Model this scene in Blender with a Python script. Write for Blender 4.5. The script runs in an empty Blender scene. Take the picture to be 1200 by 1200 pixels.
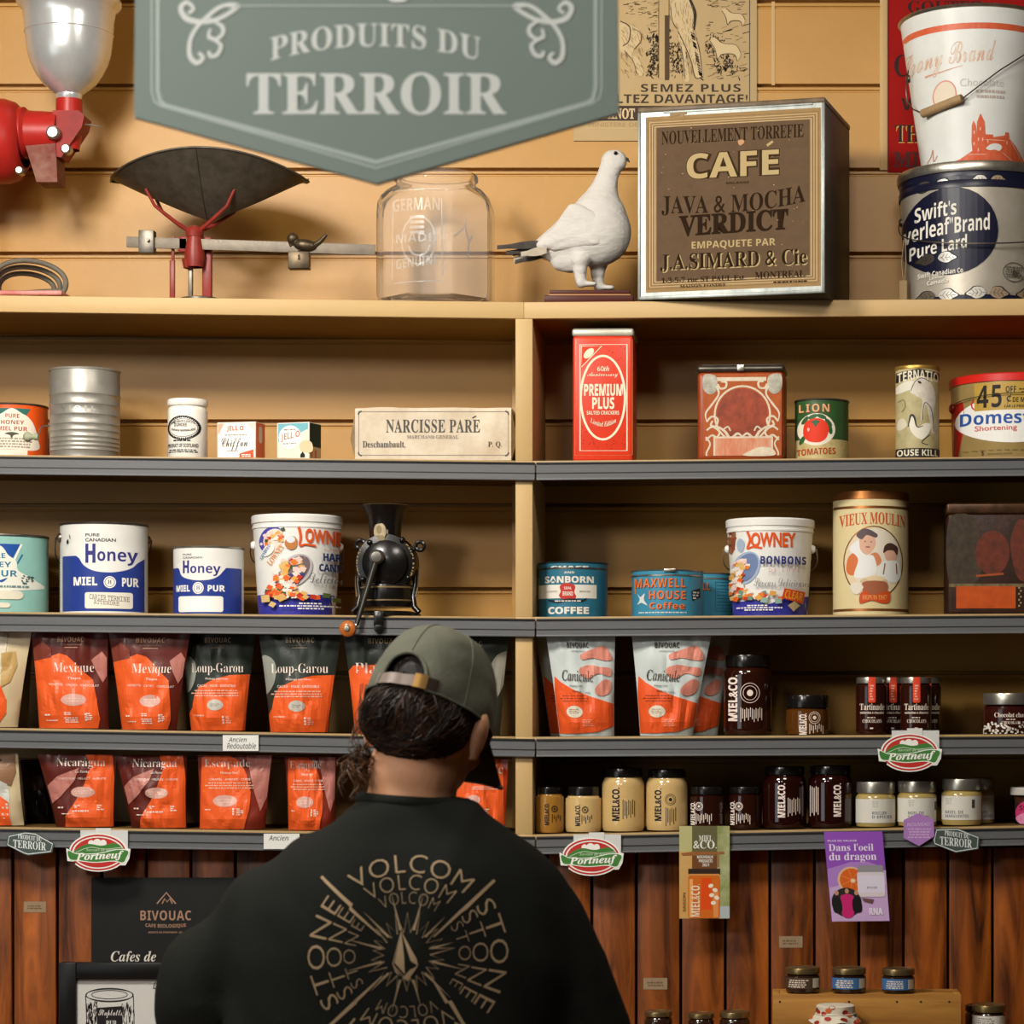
import bpy, bmesh, math, random
from math import sin, cos, pi, asin, atan2, radians, sqrt
from mathutils import Vector, Matrix, noise
from mathutils.bvhtree import BVHTree

SCN = bpy.context.scene
COL = SCN.collection
random.seed(7)

# ---------------------------------------------------------------- camera
F, VX, VY, DC, EZ = 3000.0, 890.0, 840.0, 4.41, 1.50      # focal (px of a 1200 frame), vanishing point, distance, eye height
cam = bpy.data.cameras.new('camera')
cam.sensor_width = 36.0
cam.lens = F / 1200 * 36
cam.shift_x = (600 - VX) / 1200
cam.shift_y = (VY - 600) / 1200
cam.clip_start = 0.05
cam.dof.use_dof = True
cam.dof.focus_distance = DC + 0.02
cam.dof.aperture_fstop = 12.0
camo = bpy.data.objects.new('camera', cam)
COL.objects.link(camo)
camo.location = (0, -DC, EZ)
camo.rotation_euler = (pi / 2, 0, 0)
SCN.camera = camo

# ---------------------------------------------------------------- world, lights, exposure
w = bpy.data.worlds.new('world')
SCN.world = w
w.use_nodes = True
w.node_tree.nodes['Background'].inputs[0].default_value = (1.0, 0.86, 0.70, 1)
w.node_tree.nodes['Background'].inputs[1].default_value = 0.015


def area(name, loc, target, size, power, color, size_y=None):
    l = bpy.data.lights.new(name, 'AREA')
    l.energy = power
    l.color = color
    l.size = size
    if size_y:
        l.shape = 'RECTANGLE'
        l.size_y = size_y
    o = bpy.data.objects.new(name, l)
    COL.objects.link(o)
    o.location = loc
    o.rotation_euler = (Vector(target) - Vector(loc)).to_track_quat('-Z', 'Y').to_euler()
    return o


area('ceiling_lamp_far', (-1.95, -3.4, 2.8), (-0.5, 0.2, 2.0), 0.4, 31, (1.0, 0.95, 0.88))
area('ceiling_lamp_left', (-1.25, -1.5, 2.92), (-0.8, 0.1, 1.3), 0.45, 55, (1.0, 0.94, 0.86))
area('ceiling_lamp_right', (0.1, -1.5, 2.92), (0.1, 0.1, 1.3), 0.45, 18, (1.0, 0.93, 0.84))
area('sign_fill_light', (-0.9, -3.7, 2.85), (-0.33, -2.2, 2.1), 0.4, 11, (1.0, 0.96, 0.90))  # added fill light to brighten the hanging sign, not a known lamp
area('shop_window', (-3.4, -3.9, 1.5), (-0.5, 0.0, 1.2), 1.8, 14, (0.84, 0.94, 1.0), 1.5)
SCN.view_settings.view_transform = 'Standard'
SCN.view_settings.look = 'None'
SCN.view_settings.exposure = -0.06
SCN.view_settings.gamma = 1.0
SCN.view_settings.use_curve_mapping = False


# ---------------------------------------------------------------- measuring
def sc(Y):
    return (DC + Y) / F


def PX(px, Y):
    return (px - VX) * sc(Y)


def PZ(py, Y):
    return EZ - (py - VY) * sc(Y)


DEPTH = 0.27                                   # shelf front (Y=0) to back wall
SHELF = [(346, 354, 350), (533, 540, 535), (717, 723, 719), (853, 863.5, 860.5), (969, 978, 967.5)]


def shelf_z(n, x):
    a, b, c = SHELF[n]
    px = x / sc(0) + VX
    py = a + (b - a) * px / 620 if px < 624 else b + (c - b) * (px - 628) / 572
    return PZ(py, 0)


# ---------------------------------------------------------------- materials
_mats = {}


def lin(h):
    h = h.lstrip('#')
    r = []
    for i in (0, 2, 4):
        c = int(h[i:i + 2], 16) / 255
        r.append(c / 12.92 if c <= 0.04045 else ((c + 0.055) / 1.055) ** 2.4)
    return r


def mat(h, rough=0.5, metal=0.0, wear=0.0, wcol=None, scale=40.0, bump=0.0, bscale=60.0, coat=0.0, stretch=None, name=None, spec=0.3, obj_rand=0.0):
    key = (h, rough, metal, wear, wcol, scale, bump, bscale, coat, stretch, spec, obj_rand)
    if key in _mats:
        return _mats[key]
    m = bpy.data.materials.new(name or 'mat_' + h.strip('#'))
    m.use_nodes = True
    nt = m.node_tree
    b = nt.nodes['Principled BSDF']
    c = lin(h)
    b.inputs['Base Color'].default_value = (*c, 1)
    b.inputs['Roughness'].default_value = rough
    b.inputs['Metallic'].default_value = metal
    b.inputs['Specular IOR Level'].default_value = spec
    if coat:
        b.inputs['Coat Weight'].default_value = coat
        b.inputs['Coat Roughness'].default_value = 0.15
    if wear or bump:
        tc = nt.nodes.new('ShaderNodeTexCoord')
        mp = nt.nodes.new('ShaderNodeMapping')
        nt.links.new(tc.outputs['Object'], mp.inputs[0])
        if stretch:
            mp.inputs['Scale'].default_value = stretch
    if wear:
        n = nt.nodes.new('ShaderNodeTexNoise')
        n.inputs['Scale'].default_value = scale
        n.inputs['Detail'].default_value = 8
        n.inputs['Roughness'].default_value = 0.65
        nt.links.new(mp.outputs[0], n.inputs['Vector'])
        r = nt.nodes.new('ShaderNodeValToRGB')
        r.color_ramp.elements[0].position = 0.35
        r.color_ramp.elements[1].position = 0.68
        c2 = lin(wcol) if wcol else [x * 0.45 for x in c]
        c2 = [x + (y - x) * wear for x, y in zip(c, c2)]
        r.color_ramp.elements[0].color = (*c, 1)
        r.color_ramp.elements[1].color = (*c2, 1)
        nt.links.new(n.outputs[0], r.inputs[0])
        nt.links.new(r.outputs[0], b.inputs['Base Color'])
    if bump:
        n2 = nt.nodes.new('ShaderNodeTexNoise')
        n2.inputs['Scale'].default_value = bscale
        n2.inputs['Detail'].default_value = 6
        nt.links.new(mp.outputs[0], n2.inputs['Vector'])
        bp = nt.nodes.new('ShaderNodeBump')
        bp.inputs['Strength'].default_value = bump
        bp.inputs['Distance'].default_value = 0.004
        nt.links.new(n2.outputs[0], bp.inputs['Height'])
        nt.links.new(bp.outputs[0], b.inputs['Normal'])
    _mats[key] = m
    return m


def thinglass(tint='#ffffff', gloss=0.05, name='thin_clear_glass', tr=0.985, haze=0.0):
    """thin glass: lets light straight through, mirrors at grazing angles"""
    m = bpy.data.materials.new(name)
    m.use_nodes = True
    nt = m.node_tree
    nt.nodes.clear()
    out = nt.nodes.new('ShaderNodeOutputMaterial')
    mix = nt.nodes.new('ShaderNodeMixShader')
    t = nt.nodes.new('ShaderNodeBsdfTransparent')
    t.inputs[0].default_value = (*[tr * x for x in lin(tint)], 1)
    g = nt.nodes.new('ShaderNodeBsdfGlossy')
    g.inputs['Roughness'].default_value = gloss
    fr = nt.nodes.new('ShaderNodeLayerWeight')
    fr.inputs['Blend'].default_value = 0.09
    nt.links.new(fr.outputs['Fresnel'], mix.inputs[0])
    nt.links.new(t.outputs[0], mix.inputs[1])
    nt.links.new(g.outputs[0], mix.inputs[2])
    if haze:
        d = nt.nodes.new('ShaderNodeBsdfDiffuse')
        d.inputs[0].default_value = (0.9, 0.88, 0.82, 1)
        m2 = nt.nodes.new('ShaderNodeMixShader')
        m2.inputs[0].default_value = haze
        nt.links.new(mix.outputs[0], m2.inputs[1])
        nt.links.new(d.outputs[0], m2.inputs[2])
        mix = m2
    nt.links.new(mix.outputs[0], out.inputs[0])
    return m


def glassmat(h='#ffffff', rough=0.0, ior=1.45, name='clear_glass'):
    key = ('glass', h, rough, ior)
    if key in _mats:
        return _mats[key]
    m = bpy.data.materials.new(name)
    m.use_nodes = True
    b = m.node_tree.nodes['Principled BSDF']
    b.inputs['Base Color'].default_value = (*lin(h), 1)
    b.inputs['Roughness'].default_value = rough
    b.inputs['IOR'].default_value = ior
    b.inputs['Transmission Weight'].default_value = 1.0
    _mats[key] = m
    return m


def woodmat(name, dark, light, axis='Z', scale=14.0, rough=0.45, rand=0.25, knots=True):
    m = bpy.data.materials.new(name)
    m.use_nodes = True
    nt = m.node_tree
    L = nt.links
    b = nt.nodes['Principled BSDF']
    b.inputs['Roughness'].default_value = rough
    b.inputs['Specular IOR Level'].default_value = 0.22
    tc = nt.nodes.new('ShaderNodeTexCoord')
    geo = nt.nodes.new('ShaderNodeNewGeometry')
    add = nt.nodes.new('ShaderNodeVectorMath')
    add.operation = 'MULTIPLY_ADD'
    comb = nt.nodes.new('ShaderNodeCombineXYZ')
    for i in range(3):
        L.new(geo.outputs['Random Per Island'], comb.inputs[i])
    L.new(comb.outputs[0], add.inputs[0])
    add.inputs[1].default_value = (7.0, 3.0, 11.0)
    L.new(tc.outputs['Object'], add.inputs[2])
    mp = nt.nodes.new('ShaderNodeMapping')
    s = {'X': (0.12, 1, 1), 'Y': (1, .12, 1), 'Z': (1, 1, 0.12)}[axis]
    mp.inputs['Scale'].default_value = s
    L.new(add.outputs[0], mp.inputs[0])
    n1 = nt.nodes.new('ShaderNodeTexNoise')
    n1.inputs['Scale'].default_value = scale
    n1.inputs['Detail'].default_value = 10
    n1.inputs['Roughness'].default_value = 0.6
    n1.inputs['Distortion'].default_value = 1.2
    L.new(mp.outputs[0], n1.inputs['Vector'])
    r = nt.nodes.new('ShaderNodeValToRGB')
    r.color_ramp.elements[0].position = 0.3
    r.color_ramp.elements[1].position = 0.72
    r.color_ramp.elements[0].color = (*lin(dark), 1)
    r.color_ramp.elements[1].color = (*lin(light), 1)
    L.new(n1.outputs[0], r.inputs[0])
    hs = nt.nodes.new('ShaderNodeHueSaturation')
    mr = nt.nodes.new('ShaderNodeMapRange')
    mr.inputs['To Min'].default_value = 1 - rand
    mr.inputs['To Max'].default_value = 1 + rand
    L.new(geo.outputs['Random Per Island'], mr.inputs[0])
    L.new(mr.outputs[0], hs.inputs['Value'])
    L.new(r.outputs[0], hs.inputs['Color'])
    last = hs.outputs[0]
    if knots:
        vo = nt.nodes.new('ShaderNodeTexVoronoi')
        vo.inputs['Scale'].default_value = 5.5
        mp2 = nt.nodes.new('ShaderNodeMapping')
        mp2.inputs['Scale'].default_value = {'X': (.55, 1, 1), 'Y': (1, .55, 1), 'Z': (1, 1, .55)}[axis]
        L.new(add.outputs[0], mp2.inputs[0])
        L.new(mp2.outputs[0], vo.inputs['Vector'])
        kr = nt.nodes.new('ShaderNodeValToRGB')
        kr.color_ramp.elements[0].position = 0.03
        kr.color_ramp.elements[1].position = 0.13
        kr.color_ramp.elements[0].color = (0.25, 0.2, 0.18, 1)
        kr.color_ramp.elements[1].color = (1, 1, 1, 1)
        L.new(vo.outputs['Distance'], kr.inputs[0])
        mx = nt.nodes.new('ShaderNodeMixRGB')
        mx.blend_type = 'MULTIPLY'
        mx.inputs[0].default_value = 0.8
        L.new(last, mx.inputs[1])
        L.new(kr.outputs[0], mx.inputs[2])
        last = mx.outputs[0]
    L.new(last, b.inputs['Base Color'])
    bp = nt.nodes.new('ShaderNodeBump')
    bp.inputs['Strength'].default_value = 0.15
    bp.inputs['Distance'].default_value = 0.003
    L.new(n1.outputs[0], bp.inputs['Height'])
    L.new(bp.outputs[0], b.inputs['Normal'])
    return m


# ---------------------------------------------------------------- objects
def thing(name, label, cat, loc=(0, 0, 0), rz=0.0, group=None, rot=None):
    o = bpy.data.objects.new(name, None)
    o.empty_display_size = 0.02
    COL.objects.link(o)
    o.location = loc
    o.rotation_euler = rot or (0, 0, rz)
    tag(o, label, cat, group)
    return o


def tag(o, label=None, cat=None, group=None, kind=None):
    if label:
        o['label'] = label
    if cat:
        o['category'] = cat
    if group:
        o['group'] = group
    if kind:
        o['kind'] = kind
    return o


def copy_thing(root, loc, rz=None, label=None, group=None):
    r = root.copy()
    COL.objects.link(r)
    r.location = loc
    if rz is not None:
        r.rotation_euler[2] = rz
    if label:
        r['label'] = label
    if group:
        r['group'] = group
    for ch in list(root.children):
        c = ch.copy()
        COL.objects.link(c)
        c.parent = r
        for g in list(ch.children):
            d = g.copy()
            COL.objects.link(d)
            d.parent = c
    return r


class MB:
    """collects shapes into one mesh"""

    def __init__(s):
        s.bm = bmesh.new()
        s.mats = []

    def mi(s, m):
        if m not in s.mats:
            s.mats.append(m)
        return s.mats.index(m)

    def face(s, vs, m, smooth=False):
        try:
            f = s.bm.faces.new(vs)
        except ValueError:
            return None
        f.material_index = s.mi(m)
        f.smooth = smooth
        return f

    def box(s, x0, x1, y0, y1, z0, z1, m, bev=0.0, M=None, seg=2):
        if x0 > x1: x0, x1 = x1, x0
        if y0 > y1: y0, y1 = y1, y0
        if z0 > z1: z0, z1 = z1, z0
        r = bmesh.ops.create_cube(s.bm, size=1.0)
        vs = r['verts']
        for v in vs:
            v.co = Vector(((x0 + x1) / 2 + v.co.x * (x1 - x0), (y0 + y1) / 2 + v.co.y * (y1 - y0), (z0 + z1) / 2 + v.co.z * (z1 - z0)))
        fs = list({f for v in vs for f in v.link_faces})
        for f in fs:
            f.material_index = s.mi(m)
        if bev > 0:
            es = list({e for v in vs for e in v.link_edges})
            q = bmesh.ops.bevel(s.bm, geom=es, offset=bev, segments=seg, affect='EDGES', profile=0.5)
            for f in q['faces']:
                f.material_index = s.mi(m)
                f.smooth = True
            vs = list({v for f in q['faces'] for v in f.verts} | {v for v in vs if v.is_valid})
        if M is not None:
            for v in vs:
                v.co = M @ v.co
        return vs

    def lathe(s, prof, m, seg=64, M=None, closed=False, smooth=True, a0=0.0, a1=2 * pi):
        """prof: list of (r, z); m: material or list per span"""
        full = abs(a1 - a0 - 2 * pi) < 1e-6
        n = seg if full else seg + 1
        rings = []
        for (r, z) in prof:
            if r < 1e-7:
                co = Vector((0, 0, z))
                v = s.bm.verts.new(M @ co if M else co)
                rings.append([v] * n)
            else:
                ring = []
                for i in range(n):
                    a = a0 + (a1 - a0) * i / seg
                    co = Vector((r * sin(a), -r * cos(a), z))
                    ring.append(s.bm.verts.new(M @ co if M else co))
                rings.append(ring)
        for k in range(len(prof) - 1):
            mm = m[k] if isinstance(m, (list, tuple)) else m
            A, B = rings[k], rings[k + 1]
            for i in range(seg):
                j = (i + 1) % n
                q = []
                for v in (A[i], A[j], B[j], B[i]):
                    if v not in q:
                        q.append(v)
                if len(q) >= 3:
                    s.face(q, mm, smooth)

    def tube(s, pts, r, m, seg=10, cap=True, closed=False):
        pts = [Vector(p) for p in pts]
        n = len(pts)
        rr = r if isinstance(r, (list, tuple)) else [r] * n
        rings = []
        up = None
        for i, p in enumerate(pts):
            if closed:
                t = (pts[(i + 1) % n] - pts[i - 1])
            else:
                t = pts[min(i + 1, n - 1)] - pts[max(i - 1, 0)]
            t.normalize()
            if up is None:
                up = Vector((0, 0, 1)) if abs(t.z) < 0.9 else Vector((1, 0, 0))
            a = t.cross(up)
            if a.length < 1e-5:
                a = t.cross(Vector((0, 1, 0)))
            a.normalize()
            b2 = a.cross(t)
            up = b2
            rings.append([s.bm.verts.new(p + (a * cos(2 * pi * k / seg) + b2 * sin(2 * pi * k / seg)) * rr[i]) for k in range(seg)])
        for i in range(n if closed else n - 1):
            A, B = rings[i], rings[(i + 1) % n]
            for k in range(seg):
                s.face([A[k], A[(k + 1) % seg], B[(k + 1) % seg], B[k]], m, True)
        if cap and not closed:
            s.face(rings[0][::-1], m)
            s.face(rings[-1], m)

    def prism(s, pts, y0, y1, m, side=None, M=None):
        """outline in the x-z plane, between two y"""
        A = [s.bm.verts.new((M @ Vector((p[0], y0, p[1]))) if M else Vector((p[0], y0, p[1]))) for p in pts]
        B = [s.bm.verts.new((M @ Vector((p[0], y1, p[1]))) if M else Vector((p[0], y1, p[1]))) for p in pts]
        s.face(A, m)
        s.face(B[::-1], m)
        n = len(pts)
        for i in range(n):
            s.face([A[i], B[i], B[(i + 1) % n], A[(i + 1) % n]], side or m)

    def grid(s, fn, nu, nv, m, wrapu=False, smooth=True):
        V = [[s.bm.verts.new(fn(i / nu, j / nv)) for i in range(nu if wrapu else nu + 1)] for j in range(nv + 1)]
        w_ = len(V[0])
        for j in range(nv):
            for i in range(nu):
                k = (i + 1) % w_ if wrapu else i + 1
                s.face([V[j][i], V[j][k], V[j + 1][k], V[j + 1][i]], m, smooth)
        return V

    def ball(s, c, r, m, seg=20, M=None):
        c = Vector(c)
        rx, ry, rz = r if isinstance(r, (list, tuple)) else (r, r, r)
        nr = max(6, seg // 2)
        new = s.bm.verts.new
        mi = s.mi(m)

        def at(x, y, z):
            p = Vector((x * rx, y * ry, z * rz))
            return new((M @ p if M else p) + c)
        top, bot = at(0, 0, 1), at(0, 0, -1)
        rings = []
        for k in range(1, nr):
            t = pi * k / nr
            rings.append([at(sin(t) * cos(2 * pi * i / seg), sin(t) * sin(2 * pi * i / seg), cos(t)) for i in range(seg)])
        fn = s.bm.faces.new
        for i in range(seg):
            j = (i + 1) % seg
            fs = [fn((top, rings[0][i], rings[0][j])), fn((bot, rings[-1][j], rings[-1][i]))]
            for k in range(nr - 2):
                fs.append(fn((rings[k][i], rings[k + 1][i], rings[k + 1][j], rings[k][j])))
            for f in fs:
                f.material_index = mi
                f.smooth = True

    def build(s, name, parent=None, loc=(0, 0, 0), rot=(0, 0, 0), recalc=True):
        if recalc:
            bmesh.ops.recalc_face_normals(s.bm, faces=s.bm.faces[:])
        me = bpy.data.meshes.new(name)
        s.bm.to_mesh(me)
        s.bm.free()
        me.set_sharp_from_angle(angle=radians(38))
        for m in s.mats:
            me.materials.append(m)
        o = bpy.data.objects.new(name, me)
        COL.objects.link(o)
        o.location = loc
        o.rotation_euler = rot
        if parent:
            o.parent = parent
        return o


# ---------------------------------------------------------------- flat artwork: letters and shapes, then laid on a surface
FONTS = {'serif': (0x1D400, 0x1D41A, 0x1D7CE), 'ital': (0x1D434, 0x1D44E, None), 'bital': (0x1D468, 0x1D482, None),
         'script': (0x1D4D0, 0x1D4EA, None), 'sans': (0x1D5D4, 0x1D5EE, 0x1D7EC), 'sital': (0x1D608, 0x1D622, None),
         'sbital': (0x1D63C, 0x1D656, None), 'mono': (0x1D670, 0x1D68A, 0x1D7F6)}
_text = {}


def letters(sx, font):
    if font == 'plain':
        return sx
    u, l, d = FONTS[font]
    o = ''
    for c in sx:
        if 'A' <= c <= 'Z':
            o += chr(u + ord(c) - 65)
        elif 'a' <= c <= 'z':
            o += '\u210e' if (font == 'ital' and c == 'h') else chr(l + ord(c) - 97)
        elif d and '0' <= c <= '9':
            o += chr(d + ord(c) - 48)
        else:
            o += c
    return o


def text_mesh(sx, font, space=1.0, bold=0.0):
    key = (sx, font, space, bold)
    if key in _text:
        return _text[key]
    c = bpy.data.curves.new('lettering', 'FONT')
    c.body = letters(sx, font)
    c.size = 1.0
    c.space_character = space
    c.resolution_u = 3
    c.offset = bold
    o = bpy.data.objects.new('lettering', c)
    me = o.to_mesh()
    vs = [(v.co.x, v.co.y) for v in me.vertices]
    fs = [tuple(p.vertices) for p in me.polygons]
    o.to_mesh_clear()
    bpy.data.objects.remove(o)
    bpy.data.curves.remove(c)
    if not vs:
        vs, fs = [(0, 0), (1, 0), (1, 1)], []
    x0 = min(v[0] for v in vs); x1 = max(v[0] for v in vs)
    y0 = min(v[1] for v in vs); y1 = max(v[1] for v in vs)
    vs = [((x - x0) / (x1 - x0 or 1), (y1 - y) / (y1 - y0 or 1)) for x, y in vs]
    _text[key] = (vs, fs)
    return _text[key]


class Art:
    """everything is given in pixels (x right, y down); tr turns them into surface coordinates"""

    def __init__(s, tr, e=0.00005, base=0.0003):
        s.tr = tr
        s.bm = bmesh.new()
        s.mats = []
        s.n = 0
        s.e = e
        s.base = base

    def mi(s, m):
        if isinstance(m, str):
            m = mat(m, 0.55, spec=0.22)
        if m not in s.mats:
            s.mats.append(m)
        return s.mats.index(m)

    def put(s, vs, fs, m, up=True):
        if up:
            s.n += 1
        z = s.base + s.n * s.e
        bv = []
        for p in vs:
            a, b = s.tr(*p)
            bv.append(s.bm.verts.new((a, b, z)))
        i = s.mi(m)
        for f in fs:
            try:
                q = s.bm.faces.new([bv[k] for k in f])
                q.material_index = i
            except ValueError:
                pass

    def poly(s, pts, m, up=True):
        s.put(pts, [tuple(range(len(pts)))], m, up)

    def rect(s, x0, y0, x1, y1, m, up=True):
        s.poly([(x0, y0), (x1, y0), (x1, y1), (x0, y1)], m, up)

    def rrect(s, x0, y0, x1, y1, r, m):
        pts = []
        for cx, cy, a in ((x1 - r, y0 + r, -90), (x1 - r, y1 - r, 0), (x0 + r, y1 - r, 90), (x0 + r, y0 + r, 180)):
            for k in range(5):
                t = radians(a + k * 22.5)
                pts.append((cx + r * cos(t), cy + r * sin(t)))
        s.poly(pts, m)

    def ell(s, cx, cy, rx, ry, m, rot=0.0, a0=0, a1=360, n=32, up=True):
        pts = []
        c, q = cos(radians(rot)), sin(radians(rot))
        full = a1 - a0 >= 360
        for k in range(n if full else n + 1):
            t = radians(a0 + (a1 - a0) * k / n)
            x, y = rx * cos(t), ry * sin(t)
            pts.append((cx + x * c - y * q, cy + x * q + y * c))
        s.poly(pts, m, up)

    def line(s, pts, wd, m, closed=False, up=True):
        n = len(pts)
        L, R = [], []
        ws = wd if isinstance(wd, (list, tuple)) else [wd] * n
        for i in range(n):
            a = pts[i - 1] if (i > 0 or closed) else pts[i]
            b = pts[(i + 1) % n] if (i < n - 1 or closed) else pts[i]
            dx, dy = b[0] - a[0], b[1] - a[1]
            d = sqrt(dx * dx + dy * dy) or 1
            nx, ny = -dy / d * ws[i] / 2, dx / d * ws[i] / 2
            L.append((pts[i][0] + nx, pts[i][1] + ny))
            R.append((pts[i][0] - nx, pts[i][1] - ny))
        fs = []
        for i in range(n if closed else n - 1):
            j = (i + 1) % n
            fs.append((i, j, n + j, n + i))
        s.put(L + R, fs, m, up)

    def ring(s, cx, cy, rx, ry, wd, m, rot=0.0, a0=0, a1=360, n=40):
        c, q = cos(radians(rot)), sin(radians(rot))
        full = a1 - a0 >= 360
        pts = []
        for k in range(n if full else n + 1):
            t = radians(a0 + (a1 - a0) * k / n)
            x, y = rx * cos(t), ry * sin(t)
            pts.append((cx + x * c - y * q, cy + x * q + y * c))
        s.line(pts, wd, m, closed=full)

    def curve(s, ctrl, wd, m, n=8, closed=False):
        """smooth line through the points"""
        pts, ws = [], []
        k = len(ctrl)
        for i in range(k if closed else k - 1):
            p0 = ctrl[(i - 1) % k if closed else max(i - 1, 0)]
            p1, p2 = ctrl[i], ctrl[(i + 1) % k]
            p3 = ctrl[(i + 2) % k if closed else min(i + 2, k - 1)]
            for j in range(n):
                t = j / n
                pts.append(tuple(0.5 * (2 * p1[a] + (p2[a] - p0[a]) * t + (2 * p0[a] - 5 * p1[a] + 4 * p2[a] - p3[a]) * t * t + (3 * p1[a] - p0[a] - 3 * p2[a] + p3[a]) * t ** 3) for a in (0, 1)))
                if isinstance(wd, (list, tuple)):
                    ws.append(wd[i] + (wd[(i + 1) % k] - wd[i]) * t)
        if not closed:
            pts.append(ctrl[-1])
            if isinstance(wd, (list, tuple)):
                ws.append(wd[-1])
        s.line(pts, ws if isinstance(wd, (list, tuple)) else wd, m, closed)

    def blob(s, ctrl, m, n=6):
        """filled smooth closed outline"""
        pts = []
        k = len(ctrl)
        for i in range(k):
            p0, p1, p2, p3 = ctrl[i - 1], ctrl[i], ctrl[(i + 1) % k], ctrl[(i + 2) % k]
            for j in range(n):
                t = j / n
                pts.append(tuple(0.5 * (2 * p1[a] + (p2[a] - p0[a]) * t + (2 * p0[a] - 5 * p1[a] + 4 * p2[a] - p3[a]) * t * t + (3 * p1[a] - p0[a] - 3 * p2[a] + p3[a]) * t ** 3) for a in (0, 1)))
        s.poly(pts, m)

    def text(s, tx, font, x0, y0, x1, y1, m, arc=0.0, rot=0.0, fn=None, space=1.0, bold=0.0, slope=0.0, up=True):
        vs, fs = text_mesh(tx, font, space, bold)
        cx, cy = (x0 + x1) / 2, (y0 + y1) / 2
        out = []
        c, q = cos(radians(rot)), sin(radians(rot))
        for u, v in vs:
            x, y = x0 + u * (x1 - x0), y0 + v * (y1 - y0)
            if arc:
                y += arc * (2 * u - 1) ** 2
            if slope:
                y += slope * (u - 0.5)
            if rot:
                dx, dy = x - cx, y - cy
                x, y = cx + dx * c - dy * q, cy + dx * q + dy * c
            if fn:
                x, y = fn(u, v)
            out.append((x, y))
        s.put(out, fs, m, up)

    def small(s, x0, y0, x1, y1, rows, m, seed=1, dens=0.8):
        """rows of text too small to read: short dashes"""
        rnd = random.Random(seed)
        h = (y1 - y0) / rows
        s.n += 1
        for r in range(rows):
            x = x0 + (x1 - x0) * rnd.uniform(0, 0.1)
            while x < x1:
                wd = rnd.uniform(1.2, 4.5)
                if x + wd > x1:
                    break
                s.rect(x, y0 + h * (r + 0.2), x + wd, y0 + h * (r + 0.75), m, up=False)
                x += wd + rnd.uniform(0.6, 1.2)

    def build(s, name, parent, mp, slices=(), zslices=(), clip=None, clipz=None):
        bm = s.bm
        bmesh.ops.triangulate(bm, faces=[f for f in bm.faces if len(f.verts) > 4])
        for co, no in ([(clip[0], (-1, 0, 0)), (clip[1], (1, 0, 0))] if clip else []):
            bmesh.ops.bisect_plane(bm, geom=bm.verts[:] + bm.edges[:] + bm.faces[:], plane_co=(co, 0, 0), plane_no=no, clear_outer=True)
        for co, no in ([(clipz[0], (0, -1, 0)), (clipz[1], (0, 1, 0))] if clipz else []):
            bmesh.ops.bisect_plane(bm, geom=bm.verts[:] + bm.edges[:] + bm.faces[:], plane_co=(0, co, 0), plane_no=no, clear_outer=True)
        for x in slices:
            bmesh.ops.bisect_plane(bm, geom=bm.verts[:] + bm.edges[:] + bm.faces[:], plane_co=(x, 0, 0), plane_no=(1, 0, 0))
        for z in zslices:
            bmesh.ops.bisect_plane(bm, geom=bm.verts[:] + bm.edges[:] + bm.faces[:], plane_co=(0, z, 0), plane_no=(0, 1, 0))
        for v in bm.verts:
            v.co = mp(v.co.x, v.co.y, v.co.z)
        bm.normal_update()
        me = bpy.data.meshes.new(name)
        bm.to_mesh(me)
        bm.free()
        for m in s.mats:
            me.materials.append(m)
        o = bpy.data.objects.new(name, me)
        COL.objects.link(o)
        if parent:
            o.parent = parent
        return o


def plane_map(y):
    return lambda x, z, o: Vector((x, y - o, z))


def cyl_map(R):
    f = R if callable(R) else (lambda z: R)

    def m(x, z, o):
        r = f(z)
        t = asin(max(-1, min(1, x / r)))
        return Vector(((r + o) * sin(t), -(r + o) * cos(t), z))
    return m


def cyl_slices(R, n=40):
    return [R * sin(radians(-86 + 172 * k / n)) for k in range(n + 1)]


def px_tr(cx, by, k):
    return lambda x, y: ((x - cx) * k, (by - y) * k)


def remesh(mb, name, voxel, smooth=4, parent=None, m=None):
    """fuse overlapping closed shapes into one continuous skin"""
    o = mb.build(name)
    md = o.modifiers.new('r', 'REMESH')
    md.mode = 'VOXEL'
    md.voxel_size = voxel
    sm = o.modifiers.new('s', 'SMOOTH')
    sm.factor = 0.5
    sm.iterations = smooth
    dg = bpy.context.evaluated_depsgraph_get()
    me = bpy.data.meshes.new_from_object(o.evaluated_get(dg))
    old = o.data
    o.modifiers.clear()
    o.data = me
    bpy.data.meshes.remove(old)
    me.materials.clear()
    if m:
        me.materials.append(m)
    for p in me.polygons:
        p.use_smooth = True
        p.material_index = 0
    if parent:
        o.parent = parent
    return o

# ================================================================ the setting
PAINT = mat('#b68739', 0.45, spec=0.45, wear=0.35, wcol='#a27029', scale=5.0, bump=0.10, bscale=45.0, name='ochre_painted_boards')
TRIMP = mat('#bd9f6c', 0.5, wear=0.25, wcol='#c9a467', scale=9.0, bump=0.10, bscale=60.0, name='pale_ochre_paint')

XL, XR = -2.3, 1.9
mb = MB()
mb.box(-4.2, 3.4, -6.0, 0.6, -0.05, 0.0, woodmat('floor_boards', '#5a3a22', '#8a5f3a', 'Y', 9, 0.5, 0.2, False))
tag(mb.build('floor'), kind='structure')

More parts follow.
